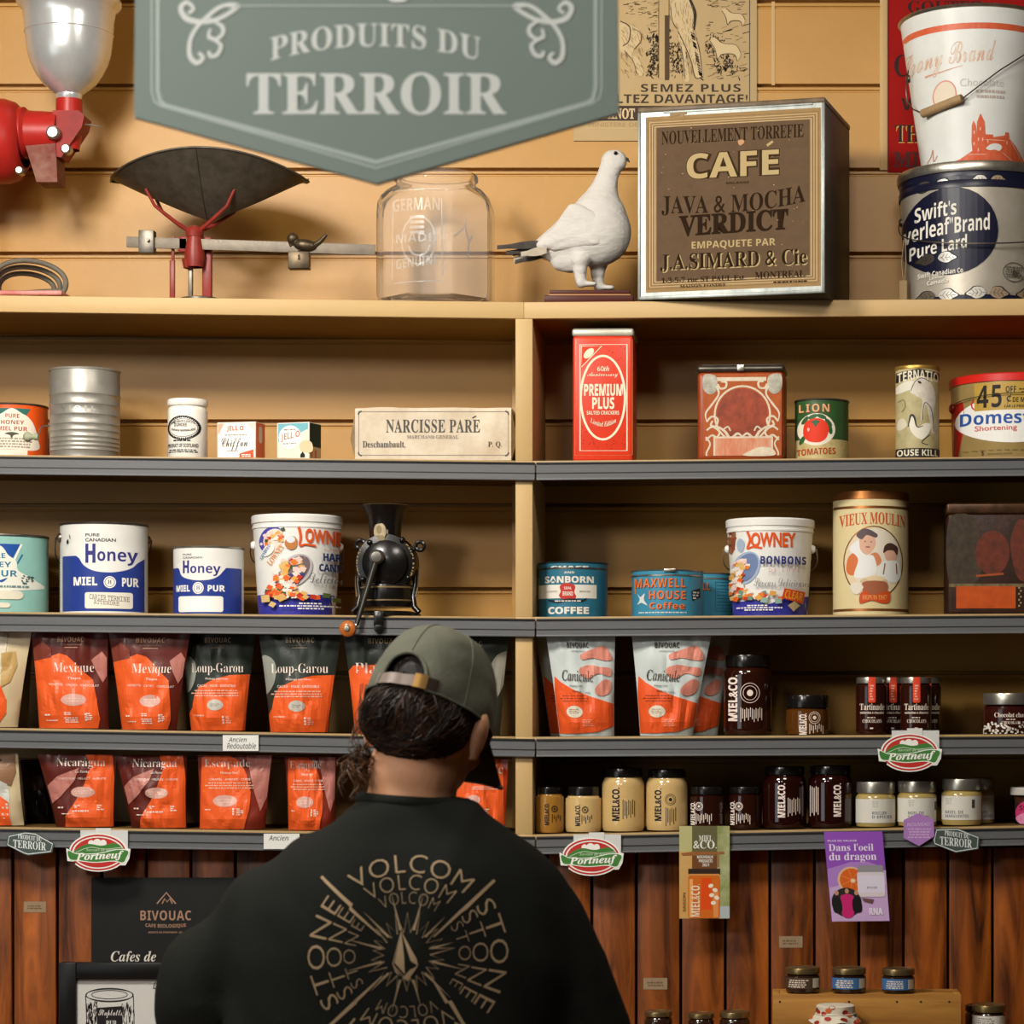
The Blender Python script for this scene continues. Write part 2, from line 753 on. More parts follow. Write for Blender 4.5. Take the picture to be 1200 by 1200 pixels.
# horizontal board wall
mb = MB()
prof = [(DEPTH, 0.0)]
zs = sorted(PZ(100 + 98.3 * k, DEPTH) for k in range(-5, 17))
for zg in zs:
    if zg < 0.05 or zg > 2.97:
        continue
    prof += [(DEPTH, zg - 0.0135), (DEPTH + 0.0025, zg - 0.012), (DEPTH + 0.0025, zg - 0.010), (DEPTH - 0.001, zg - 0.0085), (DEPTH - 0.001, zg - 0.0045),
             (DEPTH + 0.018, zg - 0.003), (DEPTH + 0.018, zg + 0.0025), (DEPTH, zg + 0.003)]
prof.append((DEPTH, 3.0))
WL, WR = -4.1, 3.3
xs = [WL + (WR - WL) * i / 10 for i in range(11)]
V = [[mb.bm.verts.new((x, y, z)) for x in xs] for y, z in prof]
for j in range(len(prof) - 1):
    for i in range(10):
        mb.face([V[j][i], V[j][i + 1], V[j + 1][i + 1], V[j + 1][i]], PAINT)
mb.box(WL, WR, DEPTH + 0.02, DEPTH + 0.10, 0, 3.0, PAINT)
# caulked butt joint of two boards
x = PX(906, DEPTH)
mb.box(x - 0.003, x + 0.003, DEPTH - 0.0012, DEPTH + 0.004, PZ(100, DEPTH), PZ(2, DEPTH), TRIMP)
tag(mb.build('wall_back'), kind='structure')
mb = MB()
mb.box(PX(1031, DEPTH), PX(1040, DEPTH), DEPTH - 0.004, DEPTH + 0.002, PZ(200, DEPTH), 3.0, TRIMP, 0.001)
tag(mb.build('trim_1'), kind='structure')
mb = MB()
mb.box(-4.2, 3.4, -6.0, 0.6, 3.0, 3.05, mat('#a8987c', 0.7, bump=0.05))
tag(mb.build('ceiling'), kind='structure')

# vertical plank panelling below the shelves
PANEL_Y = 0.05
mb = MB()
PLANK = woodmat('red_brown_planks', '#2a0f05', '#a2561a', 'Z', 26, 0.40, 0.25)
DARKG = mat('#120603', 0.8)
zt = PZ(992, 0.0) - 0.004
for k in range(-9, 34):
    a, b = 15 + 52.2 * (k - 1), 15 + 52.2 * k
    x0, x1 = PX(a, PANEL_Y) + 0.002, PX(b, PANEL_Y) - 0.0025
    if x1 > XR - 0.1 or x0 < XL + 0.1:
        continue
    mb.box(x0, x1, PANEL_Y, PANEL_Y + 0.018, 0.0, zt, PLANK, 0.0022)
mb.box(XL + 0.1, XR - 0.1, PANEL_Y + 0.018, PANEL_Y + 0.03, 0.0, zt, DARKG)
tag(mb.build('wall_panelling'), kind='structure')

# ---------------------------------------------------------------- shelving
unit = thing('wall_shelving', 'ochre painted wall shelving with a centre post and grey price rails', 'shelves', (0, 0, 0))
RAIL = mat('#626466', 0.38, metal=0.0, wear=0.35, wcol='#525150', scale=3.0, stretch=(2, 1, 60), bump=0.04, bscale=120, name='grey_rail_plastic')
RAILD = mat('#2b2927', 0.5)
LIP = mat('#a98c5a', 0.45, wear=0.3, scale=12)
PXL, PXR = 624, 604
ENDL, ENDR = XL + 0.12, XR - 0.12
xm = PX(614, 0)


def slab(mbx, x0, x1, n, y0, y1, dz0, dz1, m, bev=0.001):
    vs = mbx.box(x0, x1, y0, y1, dz0, dz1, m, bev)
    for v in vs:
        v.co.z += shelf_z(n, v.co.x)


BOARDL = mat('#6b5028', 0.6, wear=0.3, scale=10, spec=0.2, name='shaded_worn_shelf_board')  # board colour darkened to shade the bays; front lip keeps its tone
TH = 19.5 * sc(0)
mb = MB()
slab(mb, ENDL, xm, 0, 0.0, 0.012, -TH, 0, TRIMP, 0.0015)
slab(mb, xm, ENDR, 0, 0.0, 0.012, -TH, 0, TRIMP, 0.0015)
BOARD = mat('#94702f', 0.6, wear=0.3, scale=10, spec=0.2, name='shaded_ochre_shelf_board')  # wall ochre darkened as painted shade for the top shelf's underside
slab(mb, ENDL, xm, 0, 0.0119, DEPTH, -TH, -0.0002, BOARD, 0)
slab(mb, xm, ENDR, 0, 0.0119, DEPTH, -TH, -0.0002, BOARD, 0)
mb.build('top_shelf_board', unit)
for n in range(1, 5):
    for (x0, x1) in ((ENDL, PX(604, 0)), (PX(624, 0), ENDR)):
        mb = MB()
        slab(mb, x0, x1, n, 0.0, 0.004, -0.020, 0, LIP, 0.0006)
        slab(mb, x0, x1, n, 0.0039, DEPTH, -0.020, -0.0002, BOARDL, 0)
        mb.build('shelf_board', unit)
    for (x0, x1) in ((ENDL, PX(627, 0)), (PX(629, 0), ENDR)):
        mb = MB()
        hgt = 21.0 * sc(0)
        if n == 4:
            hgt = 20.5 * sc(0)
        dz = -0.0035
        slab(mb, x0, x1, n, -0.010, -0.0005, dz - hgt, dz - hgt + 0.003, RAIL, 0.0006)
        slab(mb, x0, x1, n, -0.010, -0.0005, dz - 0.003, dz, RAILD, 0.0006)
        slab(mb, x0, x1, n, -0.007, -0.0005, dz - hgt + 0.003, dz - 0.003, RAIL, 0.0)
        slab(mb, x0, x1, n, -0.0082, -0.0069, dz - hgt * 0.62, dz - hgt * 0.58, RAILD, 0.0)
        mb.build('price_rail', unit)
mb = MB()
ztop = shelf_z(0, xm) - TH
for n in range(1, 6):
    zb = shelf_z(n, xm) if n < 5 else None
    za = ztop if n == 1 else shelf_z(n - 1, xm) - 0.0
    if n == 5:
        zb = shelf_z(4, xm) - 0.02
    mb.box(PX(604, 0), PX(624, 0), 0.001, DEPTH - 0.0005, zb + (0.0 if n < 5 else 0), za, TRIMP, 0.0008)
mb.build('post', unit)
mb = MB()
for (a, b) in ((598, 604),):
    mb.box(PX(600, DEPTH - 0.02), PX(604, 0), DEPTH - 0.022, DEPTH - 0.001, shelf_z(4, xm), ztop, PAINT, 0.001)
mb.build('back_batten', unit)
for xe in (ENDL - 0.02, ENDR):
    mb = MB()
    mb.box(xe, xe + 0.02, 0, DEPTH - 0.0005, shelf_z(4, xe) - 0.05, shelf_z(0, xe), TRIMP, 0.001)
    mb.build('end_panel', unit)

# counter under the panelling (the crate and the low jars stand on it)
CZ = PZ(1232, -0.15)
mb = MB()
mb.box(ENDL, ENDR, -0.36, PANEL_Y - 0.001, CZ - 0.035, CZ, woodmat('counter_wood', '#4a2712', '#7a4a24', 'X', 12, 0.4, 0.1, False), 0.003)
ctr = thing('low_counter', 'brown wooden counter ledge below the plank panelling', 'counter', (0, 0, 0))
mb.build('worktop', ctr)
for (a, b) in ((ENDL, -1.2), (-1.2, -0.4), (-0.4, 0.5), (0.5, ENDR)):
    mb = MB()
    mb.box(a + 0.004, b - 0.004, -0.32, PANEL_Y - 0.02, 0.0, CZ - 0.035, PLANK, 0.004)
    mb.build('cupboard_front', ctr)

# ================================================================ tins, pails and boxes
STEEL = mat('#b9b5a8', 0.32, metal=0.9, wear=0.5, wcol='#6d675c', scale=60, name='worn_tinplate')
DSTEEL = mat('#6b665d', 0.4, metal=0.85, wear=0.5, wcol='#39352f', scale=60, name='dull_tinplate')
WIRE = mat('#5a5248', 0.4, metal=0.8)
WHITE = '#efece2'
INK = '#1d1b1a'


class Can:
    def __init__(s, name, label, cat, n, x0, x1, ytop, Yf=0.02, group=None, z0=None, rz=0.0):
        s.w = x1 - x0
        s.R = s.w / 2 * (DC + Yf) / F / (1 - s.w / 2 / F)
        s.Yc = Yf + s.R
        s.cx = (x0 + x1) / 2
        X = PX(s.cx, s.Yc)
        s.z0 = shelf_z(n, X) if z0 is None else z0
        s.h = PZ(ytop, Yf) - s.z0
        s.root = thing(name, label, cat, (X, s.Yc, s.z0), rz, group)
        s.by = VY - (s.z0 - EZ) / sc(Yf)
        s.kx = sc(s.Yc - s.R * 0.7)
        s.kz = sc(Yf)

    def art(s, rz=None):
        return Art(lambda x, y: ((x - s.cx) * s.kx, (s.by - y) * s.kz))

    def lay(s, a, name='printed_label', R=None):
        R = R or s.R
        r0 = R if not callable(R) else max(R(0), R(s.h))
        return a.build(name, s.root, cyl_map(R), cyl_slices(r0), clip=(-0.985 * r0, 0.985 * r0), clipz=(0.0005, s.h))

    def body(s, m, rim=STEEL, rimh=0.003, bead=True, inset=0.004, name='body', rib=()):
        R, h = s.R, s.h
        b = MB()
        pr = [(0, 0.0005), (R - 0.001, 0), (R, 0.001)]
        for z in rib:
            pr += [(R, z - 0.0012), (R - 0.0007, z), (R, z + 0.0012)]
        pr += [(R, h - rimh - 0.0004)]
        b.lathe(pr, m, 96)
        b.build(name, s.root)
        b = MB()
        b.lathe([(R - 0.0012, h - rimh - 0.001), (R + 0.0012, h - rimh), (R + 0.0016, h - rimh * 0.4), (R + 0.0008, h), (R - 0.001, h), (R - 0.0015, h - inset), (0, h - inset)], rim, 96)
        b.build('rim', s.root)


def ear(root, R, z, th, m, r=0.008):
    """round bail ear on the side of a pail"""
    b = MB()
    c = Vector((R * sin(th), -R * cos(th), z))
    M = Matrix.Translation(c) @ Matrix.Rotation(th, 4, 'Z') @ Matrix.Rotation(pi / 2, 4, 'X')
    b.lathe([(0, 0.0065), (r * 0.6, 0.006), (r * 0.95, 0.003), (r, 0), (0, -0.003)], m, 20, M)
    b.build('bail_ear', root)


def bail(root, R, z, th0, drop, m, r=0.0013, yoff=0.012, name='bail_handle'):
    """wire handle hanging in front: from ear to ear round the front"""
    b = MB()
    pts = []
    for i in range(33):
        t = i / 32
        a = th0[0] + (th0[1] - th0[0]) * t
        d = sin(pi * t)
        rr = R + 0.005 + yoff * (d if d > 0 else 0)
        pts.append((rr * sin(a), -rr * cos(a), z - drop * d ** 0.7))
    b.tube(pts, r, m, 8)
    return b.build(name, root)


def candy_heap(a, cells, pal, r=3.0, seed=3):
    rnd = random.Random(seed)
    ms = [mat(c, 0.4) for c in pal]
    for (x, y) in cells:
        q = r * rnd.uniform(0.75, 1.2)
        an = rnd.uniform(0, 90)
        pts = [(x + q * cos(radians(an + t)) * (1.2 if t % 180 else 0.9), y + q * sin(radians(an + t))) for t in (45, 135, 225, 315)]
        a.poly(pts, rnd.choice(ms))


# ---- shelf 1 (second from the top), left bay
c = Can('honey_tin', 'small orange honey tin with a white scroll label beside the flour sifter', 'tin', 1, -24, 55, 471.5, 0.085)
ORG = mat('#e8591c', 0.35, wear=0.25, wcol='#b8441a', scale=30)
c.body(ORG, DSTEEL)
a = c.art()
a.poly([(8, 478), (44, 478), (38, 490), (14, 490)], '#2f6b60')
a.blob([(-20, 503), (0, 497), (6, 488), (14, 484), (25, 478), (36, 484), (42, 488), (47, 497), (50, 512), (49, 526), (20, 526), (-20, 526)], '#e9dfcd')
for i, (t, x0, x1) in enumerate((('PURE', 18, 33), ('HONEY', 13, 38), ('MIEL PUR', 9, 41))):
    a.text(t, 'sans', x0, 484.5 + i * 7.5, x1, 489.5 + i * 7.5, '#a8401f')
a.blob([(17, 508), (25, 506), (33, 508), (27, 510), (25, 515), (23, 510)], '#4a4a38')
a.small(0, 512, 46, 525, 4, '#9a8f7a', 4)
a.rect(9, 526.5, 41, 534, '#e9dfcd')
c.lay(a)

c = Can('flour_sifter', 'tall ribbed metal flour sifter with a side crank and green wooden knob', 'sifter', 1, 59.5, 139.5, 429, 0.03)
R, h = c.R, c.h
b = MB()
k = c.kz
pr = [(R - 0.004, 0.0005), (R - 0.002, 0), (R, 0.002)]
ribs = [460, 472, 484, 495, 503, 510.5, 516, 521, 526]
for y in sorted(ribs, reverse=True):
    z = (c.by - y) * k
    pr += [(R, z - 0.0016), (R + 0.0012, z), (R, z + 0.0016)]
pr += [(R, h - 0.004), (R + 0.0012, h - 0.0035), (R + 0.0016, h - 0.001), (R + 0.0006, h), (R - 0.001, h - 0.001), (R - 0.0015, h - 0.09), (0, h - 0.09)]
SIFT = mat('#b5b2a8', 0.42, metal=0.6, wear=0.45, wcol='#7b776c', scale=25, bump=0.08, bscale=70, name='dented_tinplate')
b.lathe(pr, SIFT, 96)
b.build('body', c.root)
a = c.art()
a.text('VIOIL', 'serif', 81, 475, 122, 481.5, mat('#d6d2c6', 0.3, 0.8), space=1.6)
c.lay(a, 'embossed_letters')
cr = MB()
z1 = (c.by - 496) * k
z2 = (c.by - 511) * k
x1 = -R - 0.001
cr.tube([(x1 + 0.01, -0.01, z1), (x1 - 0.006, -0.02, z1), (x1 - 0.008, -0.03, z1 - 0.004), (x1 - 0.009, -0.042, z2 + 0.004), (x1 - 0.010, -0.046, z2), (x1 - 0.017, -0.048, z2 - 0.001)], 0.0013, STEEL, 8)
ck = cr.build('crank', c.root)
kn = MB()
M = Matrix.Translation((x1 - 0.011, -0.046, z2)) @ Matrix.Rotation(-pi / 2, 4, 'Y')
kn.lathe([(0, -0.003), (0.0055, -0.003), (0.0062, 0.002), (0.004, 0.006), (0.0055, 0.009), (0.0085, 0.013), (0.0085, 0.018), (0.005, 0.022), (0, 0.023)], mat('#8f9a76', 0.5, wear=0.5, wcol='#c8c4ae', scale=80), 20, M)
kn.build('knob', ck)

c = Can('marmalade_jar', 'white stoneware marmalade jar with black oval printing', 'jar', 1, 196.5, 243.5, 466, 0.03)
R, h = c.R, c.h
CER = mat('#ece8dc', 0.22, coat=0.3)
b = MB()
b.lathe([(0, 0.001), (R * 0.92, 0), (R * 0.98, 0.003), (R * 0.98, h * 0.80), (R * 0.94, h * 0.855), (R * 0.88, h * 0.875), (R * 0.88, h * 0.885), (R * 0.98, h * 0.895), (R, h * 0.92), (R, h * 0.975), (R * 0.95, h), (R * 0.8, h), (R * 0.78, h * 0.9), (0, h * 0.9)], CER, 72)
b.build('body', c.root)
a = c.art()
a.ring(219, 501, 19.5, 14, 0.8, INK)
a.ring(219, 501, 16.5, 10.5, 0.5, INK)
rnd = random.Random(2)
for i in range(46):
    t = 2 * pi * i / 46
    a.ell(219 + 18.3 * cos(t), 501 + 12.8 * sin(t), 1.5, 1.0, INK, rot=rnd.uniform(0, 180), n=6, up=False)
a.text('JAMES KEILLER & SON LTD', 'plain', 205, 492, 233, 495, INK, arc=2.5, bold=0.02)
a.text('DUNDEE', 'sans', 209, 495.5, 224, 499.5, INK)
a.text('ORANGE MARMALADE', 'sans', 205, 503, 233, 505.5, INK, arc=-2)
a.text('PRODUCT OF SCOTLAND', 'sans', 200, 519.5, 236, 524, INK)
a.small(200, 526, 236, 530.5, 2, INK, 5)
a.small(206, 514.5, 230, 517.5, 1, INK, 6)
c.lay(a, R=R * 0.98)


def carton(name, label, cat, n, x0, x1, ytop, depth, mfront, Yf=0.03, rz=0.0, mside=None, group=None, bev=0.0008, w=None, h=None):
    """small box: front face bottom centre is the origin"""
    X = PX((x0 + x1) / 2, Yf)
    z0 = shelf_z(n, X)
    k = sc(Yf)
    w = w or (x1 - x0) * k / cos(rz)
    h = h or PZ(ytop, Yf) - z0
    root = thing(name, label, cat, (X, Yf, z0), rz, group)
    b = MB()
    b.box(-w / 2, w / 2, 0, depth, 0, h, mfront, bev)
    b.build('box', root)
    by = VY - (z0 - EZ) / k
    return root, w, h, by, k, (x0 + x1) / 2


BOXW = mat('#ece5d8', 0.55)
root, w_, h_, by, k, cx = carton('gelatin_box', 'small white and pink dessert box with an orange corner flash', 'box', 1, 253.5, 300.5, 494.5, 0.042, mat('#f0d9cc', 0.55), 0.03, -0.2, h=None)
a = Art(px_tr(cx, by, k))
a.rect(254.2, 496, 300, 536, '#f3ece2')
a.poly([(254.2, 496), (262, 496), (254.2, 510)], '#f0a98f')
a.poly([(300, 496), (290, 496), (300, 506)], '#f3cdbf')
a.text('JELL·O', 'sans', 265, 499, 286, 506, '#e2432b')
a.small(262, 508.5, 290, 511, 1, '#9d9486', 3)
a.text('Chiffon', 'script', 258.5, 513, 291, 528, '#3a3a3c')
a.small(265, 527.5, 283, 529.5, 1, '#9d9486', 9)
a.poly([(281, 531.5), (298.5, 527), (298.5, 536.5), (281, 536.5)], '#e9562f')
a.small(283, 532, 297, 536, 2, '#f3ece2', 8)
a.build('printed_front', root, plane_map(0))
a = Art(lambda x, y: (x, y))
a.rect(0.001, 0.001, 0.0405, h_ - 0.001, '#ee7a4d')
a.rrect(0.013, h_ * 0.45, 0.029, h_ * 0.9, 0.006, '#f0d2bb')
a.small(0.001, 0, 0.001, 0, 1, INK)
a.build('printed_side', root, lambda y, z, o: Vector((w_ / 2 + o, y, z)))

root, w_, h_, by, k, cx = carton('gelatin_box', 'small blue and cream dessert box with a dark green side', 'box', 1, 323.5, 363.5, 495.0, 0.045, BOXW, 0.032, -0.3)
a = Art(px_tr(cx, by, k))
a.rect(324, 496, 363, 536, '#ecdfc9')
a.poly([(324, 496), (363, 496), (363, 503), (352, 508), (335, 520), (324, 517)], '#76b3bd')
a.blob([(352, 521), (360, 516), (368, 520), (368, 530), (355, 530)], '#dcc39c')
a.ell(339.5, 512, 14.5, 13.5, '#f6f1e6')
a.text('JELL·O', 'sans', 328, 506.5, 352, 516, '#e2573c', slope=-4)
a.small(330, 502, 349, 505, 1, '#8d8a80', 2)
a.small(330, 518.5, 349, 521, 1, '#8d8a80', 3)
a.poly([(353, 533), (356, 529.5), (359, 533), (359, 536.5), (353, 536.5)], INK)
a.build('printed_front', root, plane_map(0))
a = Art(lambda x, y: (x, y))
a.rect(0.001, h_ * 0.36, 0.0435, h_ - 0.001, '#1f3a30')
a.rect(0.001, 0.001, 0.0435, h_ * 0.36, '#dcb98d')
a.rect(0.006, 0.004, 0.012, h_ * 0.3, '#e2673c')
a.rect(0.02, 0.004, 0.026, h_ * 0.28, '#e2673c')
a.build('printed_side', root, lambda y, z, o: Vector((w_ / 2 + o, y, z)))

# wrapped merchant's package
X = PX(507.5, 0.02)
z0 = shelf_z(1, X)
k = sc(0.02)
root = thing('wrapped_package', 'long cream paper package with a printed merchant name, beside the centre post', 'package', (X, 0.02, z0), 0)
W2, H2 = 91.5 * k, PZ(477.5, 0.02) - z0
PAPER = mat('#d6cab4', 0.6, wear=0.55, wcol='#a3865f', scale=16, bump=0.25, bscale=25, name='creased_paper')
b = MB()


def pk(u, v):
    a_ = 2 * pi * u
    return None


sec = [(0.0, 0.001), (0.0, H2 * 0.95), (0.004, H2), (0.08, H2 * 0.99), (0.086, H2 * 0.93), (0.086, 0.002), (0.08, 0), (0.003, 0)]
rings = []
for i in range(25):
    x = -W2 + 2 * W2 * i / 24
    e = 0.0 if 0 < i < 24 else 0.002
    rings.append([b.bm.verts.new((x, y + noise.noise((x * 30, z * 20, y * 40)) * 0.0012 * (0 if y < 0.001 else 1), z + (noise.noise((x * 18, 3, y * 9)) * 0.0022 if z > H2 * .5 else 0))) for y, z in sec])
for i in range(24):
    for j in range(8):
        b.face([rings[i][j], rings[i + 1][j], rings[i + 1][(j + 1) % 8], rings[i][(j + 1) % 8]], PAPER)
b.face(rings[0], PAPER)
b.face(rings[-1][::-1], PAPER)
b.build('wrapping', root)
for sgn in (-1, 1):       # folded end flaps standing out as wedges
    b = MB()
    x = sgn * W2
    A = [Vector(p) for p in ((x, 0.002, H2 * 0.95), (x, 0.084, H2 * 0.95), (x, 0.084, 0.002), (x, 0.002, 0.002))]
    B = [Vector(p) for p in ((x + sgn * 0.010, 0.012, H2 * 0.42), (x + sgn * 0.010, 0.075, H2 * 0.42))]
    va = [b.bm.verts.new(p) for p in A]
    vb = [b.bm.verts.new(p) for p in B]
    FL = mat('#a48f6e', 0.6, wear=0.6, wcol='#6b5230', scale=25)
    b.face([va[0], va[1], vb[1], vb[0]], FL)
    b.face([vb[0], vb[1], va[2], va[3]], FL)
    b.face([va[0], vb[0], va[3]], FL)
    b.face([va[1], va[2], vb[1]], FL)
    b.face(va, FL)
    b.build('end_flap', root)
by = VY - (z0 - EZ) / k
a = Art(px_tr(507.5, by, k))
GI = '#4d4a45'
for (x0, y0, x1, y1) in ((420, 482, 596, 482.8), (420, 533, 596, 533.8), (420, 482, 420.8, 533), (595.2, 482, 596, 533)):
    a.rect(x0, y0, x1, y1, '#8f877a', up=False)
for (x, y, r0) in ((420, 482, 0), (596, 482, 90), (596, 534, 180), (420, 534, 270)):
    a.ring(x + (4 if x < 500 else -4), y + (4 if y < 500 else -4), 4, 4, 1.6, GI, rot=r0, a0=180, a1=270, n=6)
a.text('NARCISSE PARE', 'serif', 452.5, 491.5, 562.5, 507, GI, space=1.05)
a.line([(553.5, 490), (558, 487.3)], 1.4, GI)
a.text('MARCHAND GENERAL', 'serif', 477, 510, 537, 514, '#857d70')
a.text('Deschambault,', 'serif', 425, 517, 475, 525.5, GI)
a.text('P. Q.', 'serif', 572, 517.5, 588, 525, GI)
a.build('printed_front', root, plane_map(-0.0003))

# red cracker tin
X = PX(706.5, 0.03)
z0 = shelf_z(1, X)
k = sc(0.03)
root = thing('cracker_tin', 'tall red rectangular cracker tin with white oval and pale lid', 'tin', (X, 0.03, z0), -0.02)
W2 = 35.5 * k
H2 = PZ(393, 0.03) - z0
H3 = PZ(384.5, 0.03) - z0
b = MB()
b.box(-W2, W2, 0, 2 * W2 * 0.97, 0, H2, mat('#d63a1e', 0.3, wear=0.2, wcol='#a5261a', scale=30), 0.006, seg=4)
b.build('body', root)
b = MB()
b.box(-W2 - 0.0012, W2 + 0.0012, -0.0012, 2 * W2 * 0.97 + 0.0012, H2 - 0.0015, H3, mat('#c9c6b4', 0.35, metal=0.3, wear=0.3, scale=40), 0.0045, seg=3)
b.build('lid', root)
by = VY - (z0 - EZ) / k
a = Art(px_tr(706.5, by, k))
G = '#e6dcc0'
LR = '#a5220f'
for i, (d, cc, wd) in enumerate(((0, '#c98a48', 0.5), (6.2, G, 1.4))):
    x0, x1, y0, y1 = 673.5 + d, 741 - d, 398.5 + d * 0.85, 533.5 - d * 0.85
    a.line([(x0, y0), (x1, y0), (x1, y1), (x0, y1)], wd, cc, closed=True)
rnd = random.Random(5)
for i in range(150):
    x, y = rnd.uniform(681, 733), rnd.uniform(406, 526)
    e = ((x - 706.5) / 27) ** 2 + ((y - 466) / 51) ** 2
    if e > 1.12 and (y > 500 or (x > 706 and y < 430)):
        a.rect(x - 0.7, y - 0.5, x + 0.7, y + 0.5, LR, up=False)
a.ring(706.5, 466, 26, 49, 2.6, G)
a.poly([(681, 405), (706, 405), (681, 431)], '#d63a1e')
a.line([(681.5, 405.5), (705, 405.5), (681.5, 430)], 1.3, G, closed=True)
a.ell(690, 414, 7.5, 4.2, G, rot=-45)
a.text('60th', 'bital', 700, 429, 714, 435, G)
a.text('Anniversary', 'script', 688.5, 436, 724, 443, G)
a.text('PREMIUM', 'sans', 684.5, 450, 730, 464, G, bold=0.015)
a.text('PLUS', 'sans', 694, 465.5, 720, 479.5, G, bold=0.015)
a.text('SALTED CRACKERS', 'sans', 687.5, 481.5, 725.5, 486, G)
a.text('Limited Edition', 'bital', 692, 494, 722, 500, G, arc=-5)
a.build('printed_front', root, plane_map(0))

# worn orange scrollwork tin
X = PX(868, 0.03)
z0 = shelf_z(1, X)
k = sc(0.03)
root = thing('tobacco_tin', 'worn orange rectangular tin with cream scrollwork and grey lid', 'tin', (X, 0.03, z0), -0.07)
W2 = 51 * k
H2 = PZ(435.5, 0.03) - z0
H3 = PZ(426.5, 0.03) - z0
b = MB()
b.box(-W2, W2, 0, 0.085, 0, H2, mat('#a2431a', 0.35, wear=0.6, wcol='#5a2a14', scale=22), 0.008, seg=4)
b.build('body', root)
b = MB()
b.box(-W2 - 0.001, W2 + 0.001, -0.001, 0.086, H2 - 0.0005, H3 - 0.0015, DSTEEL, 0.006, seg=3)
b.box(-W2 + 0.006, W2 - 0.006, 0.005, 0.08, H3 - 0.002, H3, DSTEEL, 0.001)
b.box(-0.006, 0.006, -0.003, 0.002, H2 + 0.001, H3 - 0.001, STEEL, 0.001)
b.build('lid', root)
by = VY - (z0 - EZ) / k
a = Art(px_tr(866, by, k))
TO, TC = mat('#ad5520', 0.5, spec=0.2, wear=0.5, wcol='#853a18', scale=60), mat('#d8ccb4', 0.4, wear=0.4, wcol='#a08662', scale=70)
TR = mat('#a4431f', 0.35, wear=0.85, wcol='#5f2616', scale=45)
a.rect(822, 438, 914, 534, TO)
a.rect(838, 442, 896, 446.5, TC)
a.ring(868, 486, 32.5, 33.5, 2.2, TC)
a.ell(868, 486, 30, 31, TR)
for s_ in (-1, 1):
    f = lambda x, y: (868 + s_ * x, y)
    a.blob([f(31, 441), f(45, 439), f(46, 455), f(38, 462), f(30, 456)], mat('#7d7a70', 0.4, 0.5, wear=0.6, wcol='#c9c2ae', scale=50))
    a.curve([f(25, 447), f(19, 448), f(20, 454), f(26, 455), f(29, 450)], 2.4, TC)
    a.curve([f(30, 452), f(28, 462), f(36, 474), f(43, 484), f(42, 494)], [3.5, 2, 2.5, 2, 1], TC)
    a.curve([f(42, 494), f(36, 488), f(29, 491), f(31, 499), f(37, 498), f(35, 493)], 2.2, TC)
    a.curve([f(42, 504), f(35, 500), f(27, 506), f(30, 512), f(36, 510), f(43, 516)], 2.2, TC)
    a.curve([f(28, 500), f(20, 506), f(14, 514), f(6, 508), f(0, 512)], [2, 3, 3.5, 2.5, 2], TC)
    a.curve([f(43, 512), f(38, 520), f(42, 530), f(42, 534)], 2, TC)
    a.curve([f(22, 503), f(17, 500), f(14, 505)], 1.8, TC)
a.rect(834, 511.5, 904, 534, TC)
a.rect(836, 513.5, 902, 534, mat('#c2693f', 0.4, wear=0.6, wcol='#d9b79a', scale=60, stretch=(1, 1, 0.3)))
a.blob([(878, 528), (890, 524), (903, 526), (905, 534), (870, 534)], TC)
a.build('printed_front', root, plane_map(0))

c = Can('tomato_tin', 'green tomato tin with a red tomato picture', 'tin', 1, 931.5, 994.5, 466.5, 0.03)
GRN = mat('#34592f', 0.4, wear=0.35, wcol='#22381c', scale=30)
c.body(GRN, DSTEEL)
a = c.art()
a.rect(925, 514.5, 1000, 540, mat('#c8b67e', 0.45, wear=0.5, wcol='#8f7b42', scale=60))
for dx, cc in ((0.9, '#7a3b1c'), (0, '#d9a878')):
    a.text('LION', 'sans', 936 + dx, 473 + dx, 971 + dx, 482.5 + dx, cc, space=1.25)
a.ell(956, 503, 22, 19, '#e2dac4')
LF = mat('#2e5a30', 0.5)
for x, y, r0 in ((943, 492, -50), (952, 488, -20), (962, 488, 20), (970, 495, 50), (972, 503, 80), (940, 515, 120)):
    a.ell(x, y, 6, 2.6, LF, rot=r0, n=10)
a.blob([(941, 503), (944, 494), (954, 490), (964, 492), (970, 500), (968, 512), (960, 518), (948, 517), (942, 511)], '#d9371d')
a.blob([(950, 494), (955, 492), (960, 494), (957, 497), (955, 501), (953, 497)], LF)
a.ell(947, 503, 1.4, 2.4, '#f2b3a0', n=8)
a.text('TOMATOES', 'sans', 934, 525, 978, 532.5, '#a83a1a', slope=-1.5)
c.lay(a)

c = Can('powder_tin', 'narrow cream cardboard tube with a dog and goose picture', 'canister', 1, 1049.5, 1100.5, 427.5, 0.03)
c.body(mat('#c9b98c', 0.5, wear=0.3, scale=30), mat('#b58f45', 0.35, metal=0.6), rimh=0.006)
a = c.art()
BK = mat('#26221c', 0.5)
a.put(*(lambda: ([(1045, 436), (1075, 432), (1105, 436), (1105, 444), (1075, 440.5), (1045, 449)], [(0, 1, 4, 5), (1, 2, 3, 4)]))(), BK)
a.text('TERNATIO', 'sans', 1051, 433.5, 1099, 445, '#ded6bd', arc=2.5)
a.rect(1045, 447, 1105, 525, mat('#b9ad80', 0.5, wear=0.6, wcol='#8d8358', scale=60))
a.blob([(1050, 452), (1062, 446), (1072, 448), (1066, 456), (1050, 460)], '#d9d6c4')
GY = mat('#d6cfc0', 0.5, wear=0.4, wcol='#9b9284', scale=90)
a.blob([(1065, 458), (1070, 446), (1078, 442), (1088, 447), (1094, 458), (1095, 470), (1092, 486), (1094, 505), (1090, 506), (1087, 488), (1083, 474), (1080, 488), (1077, 492), (1079, 470), (1072, 464)], GY)
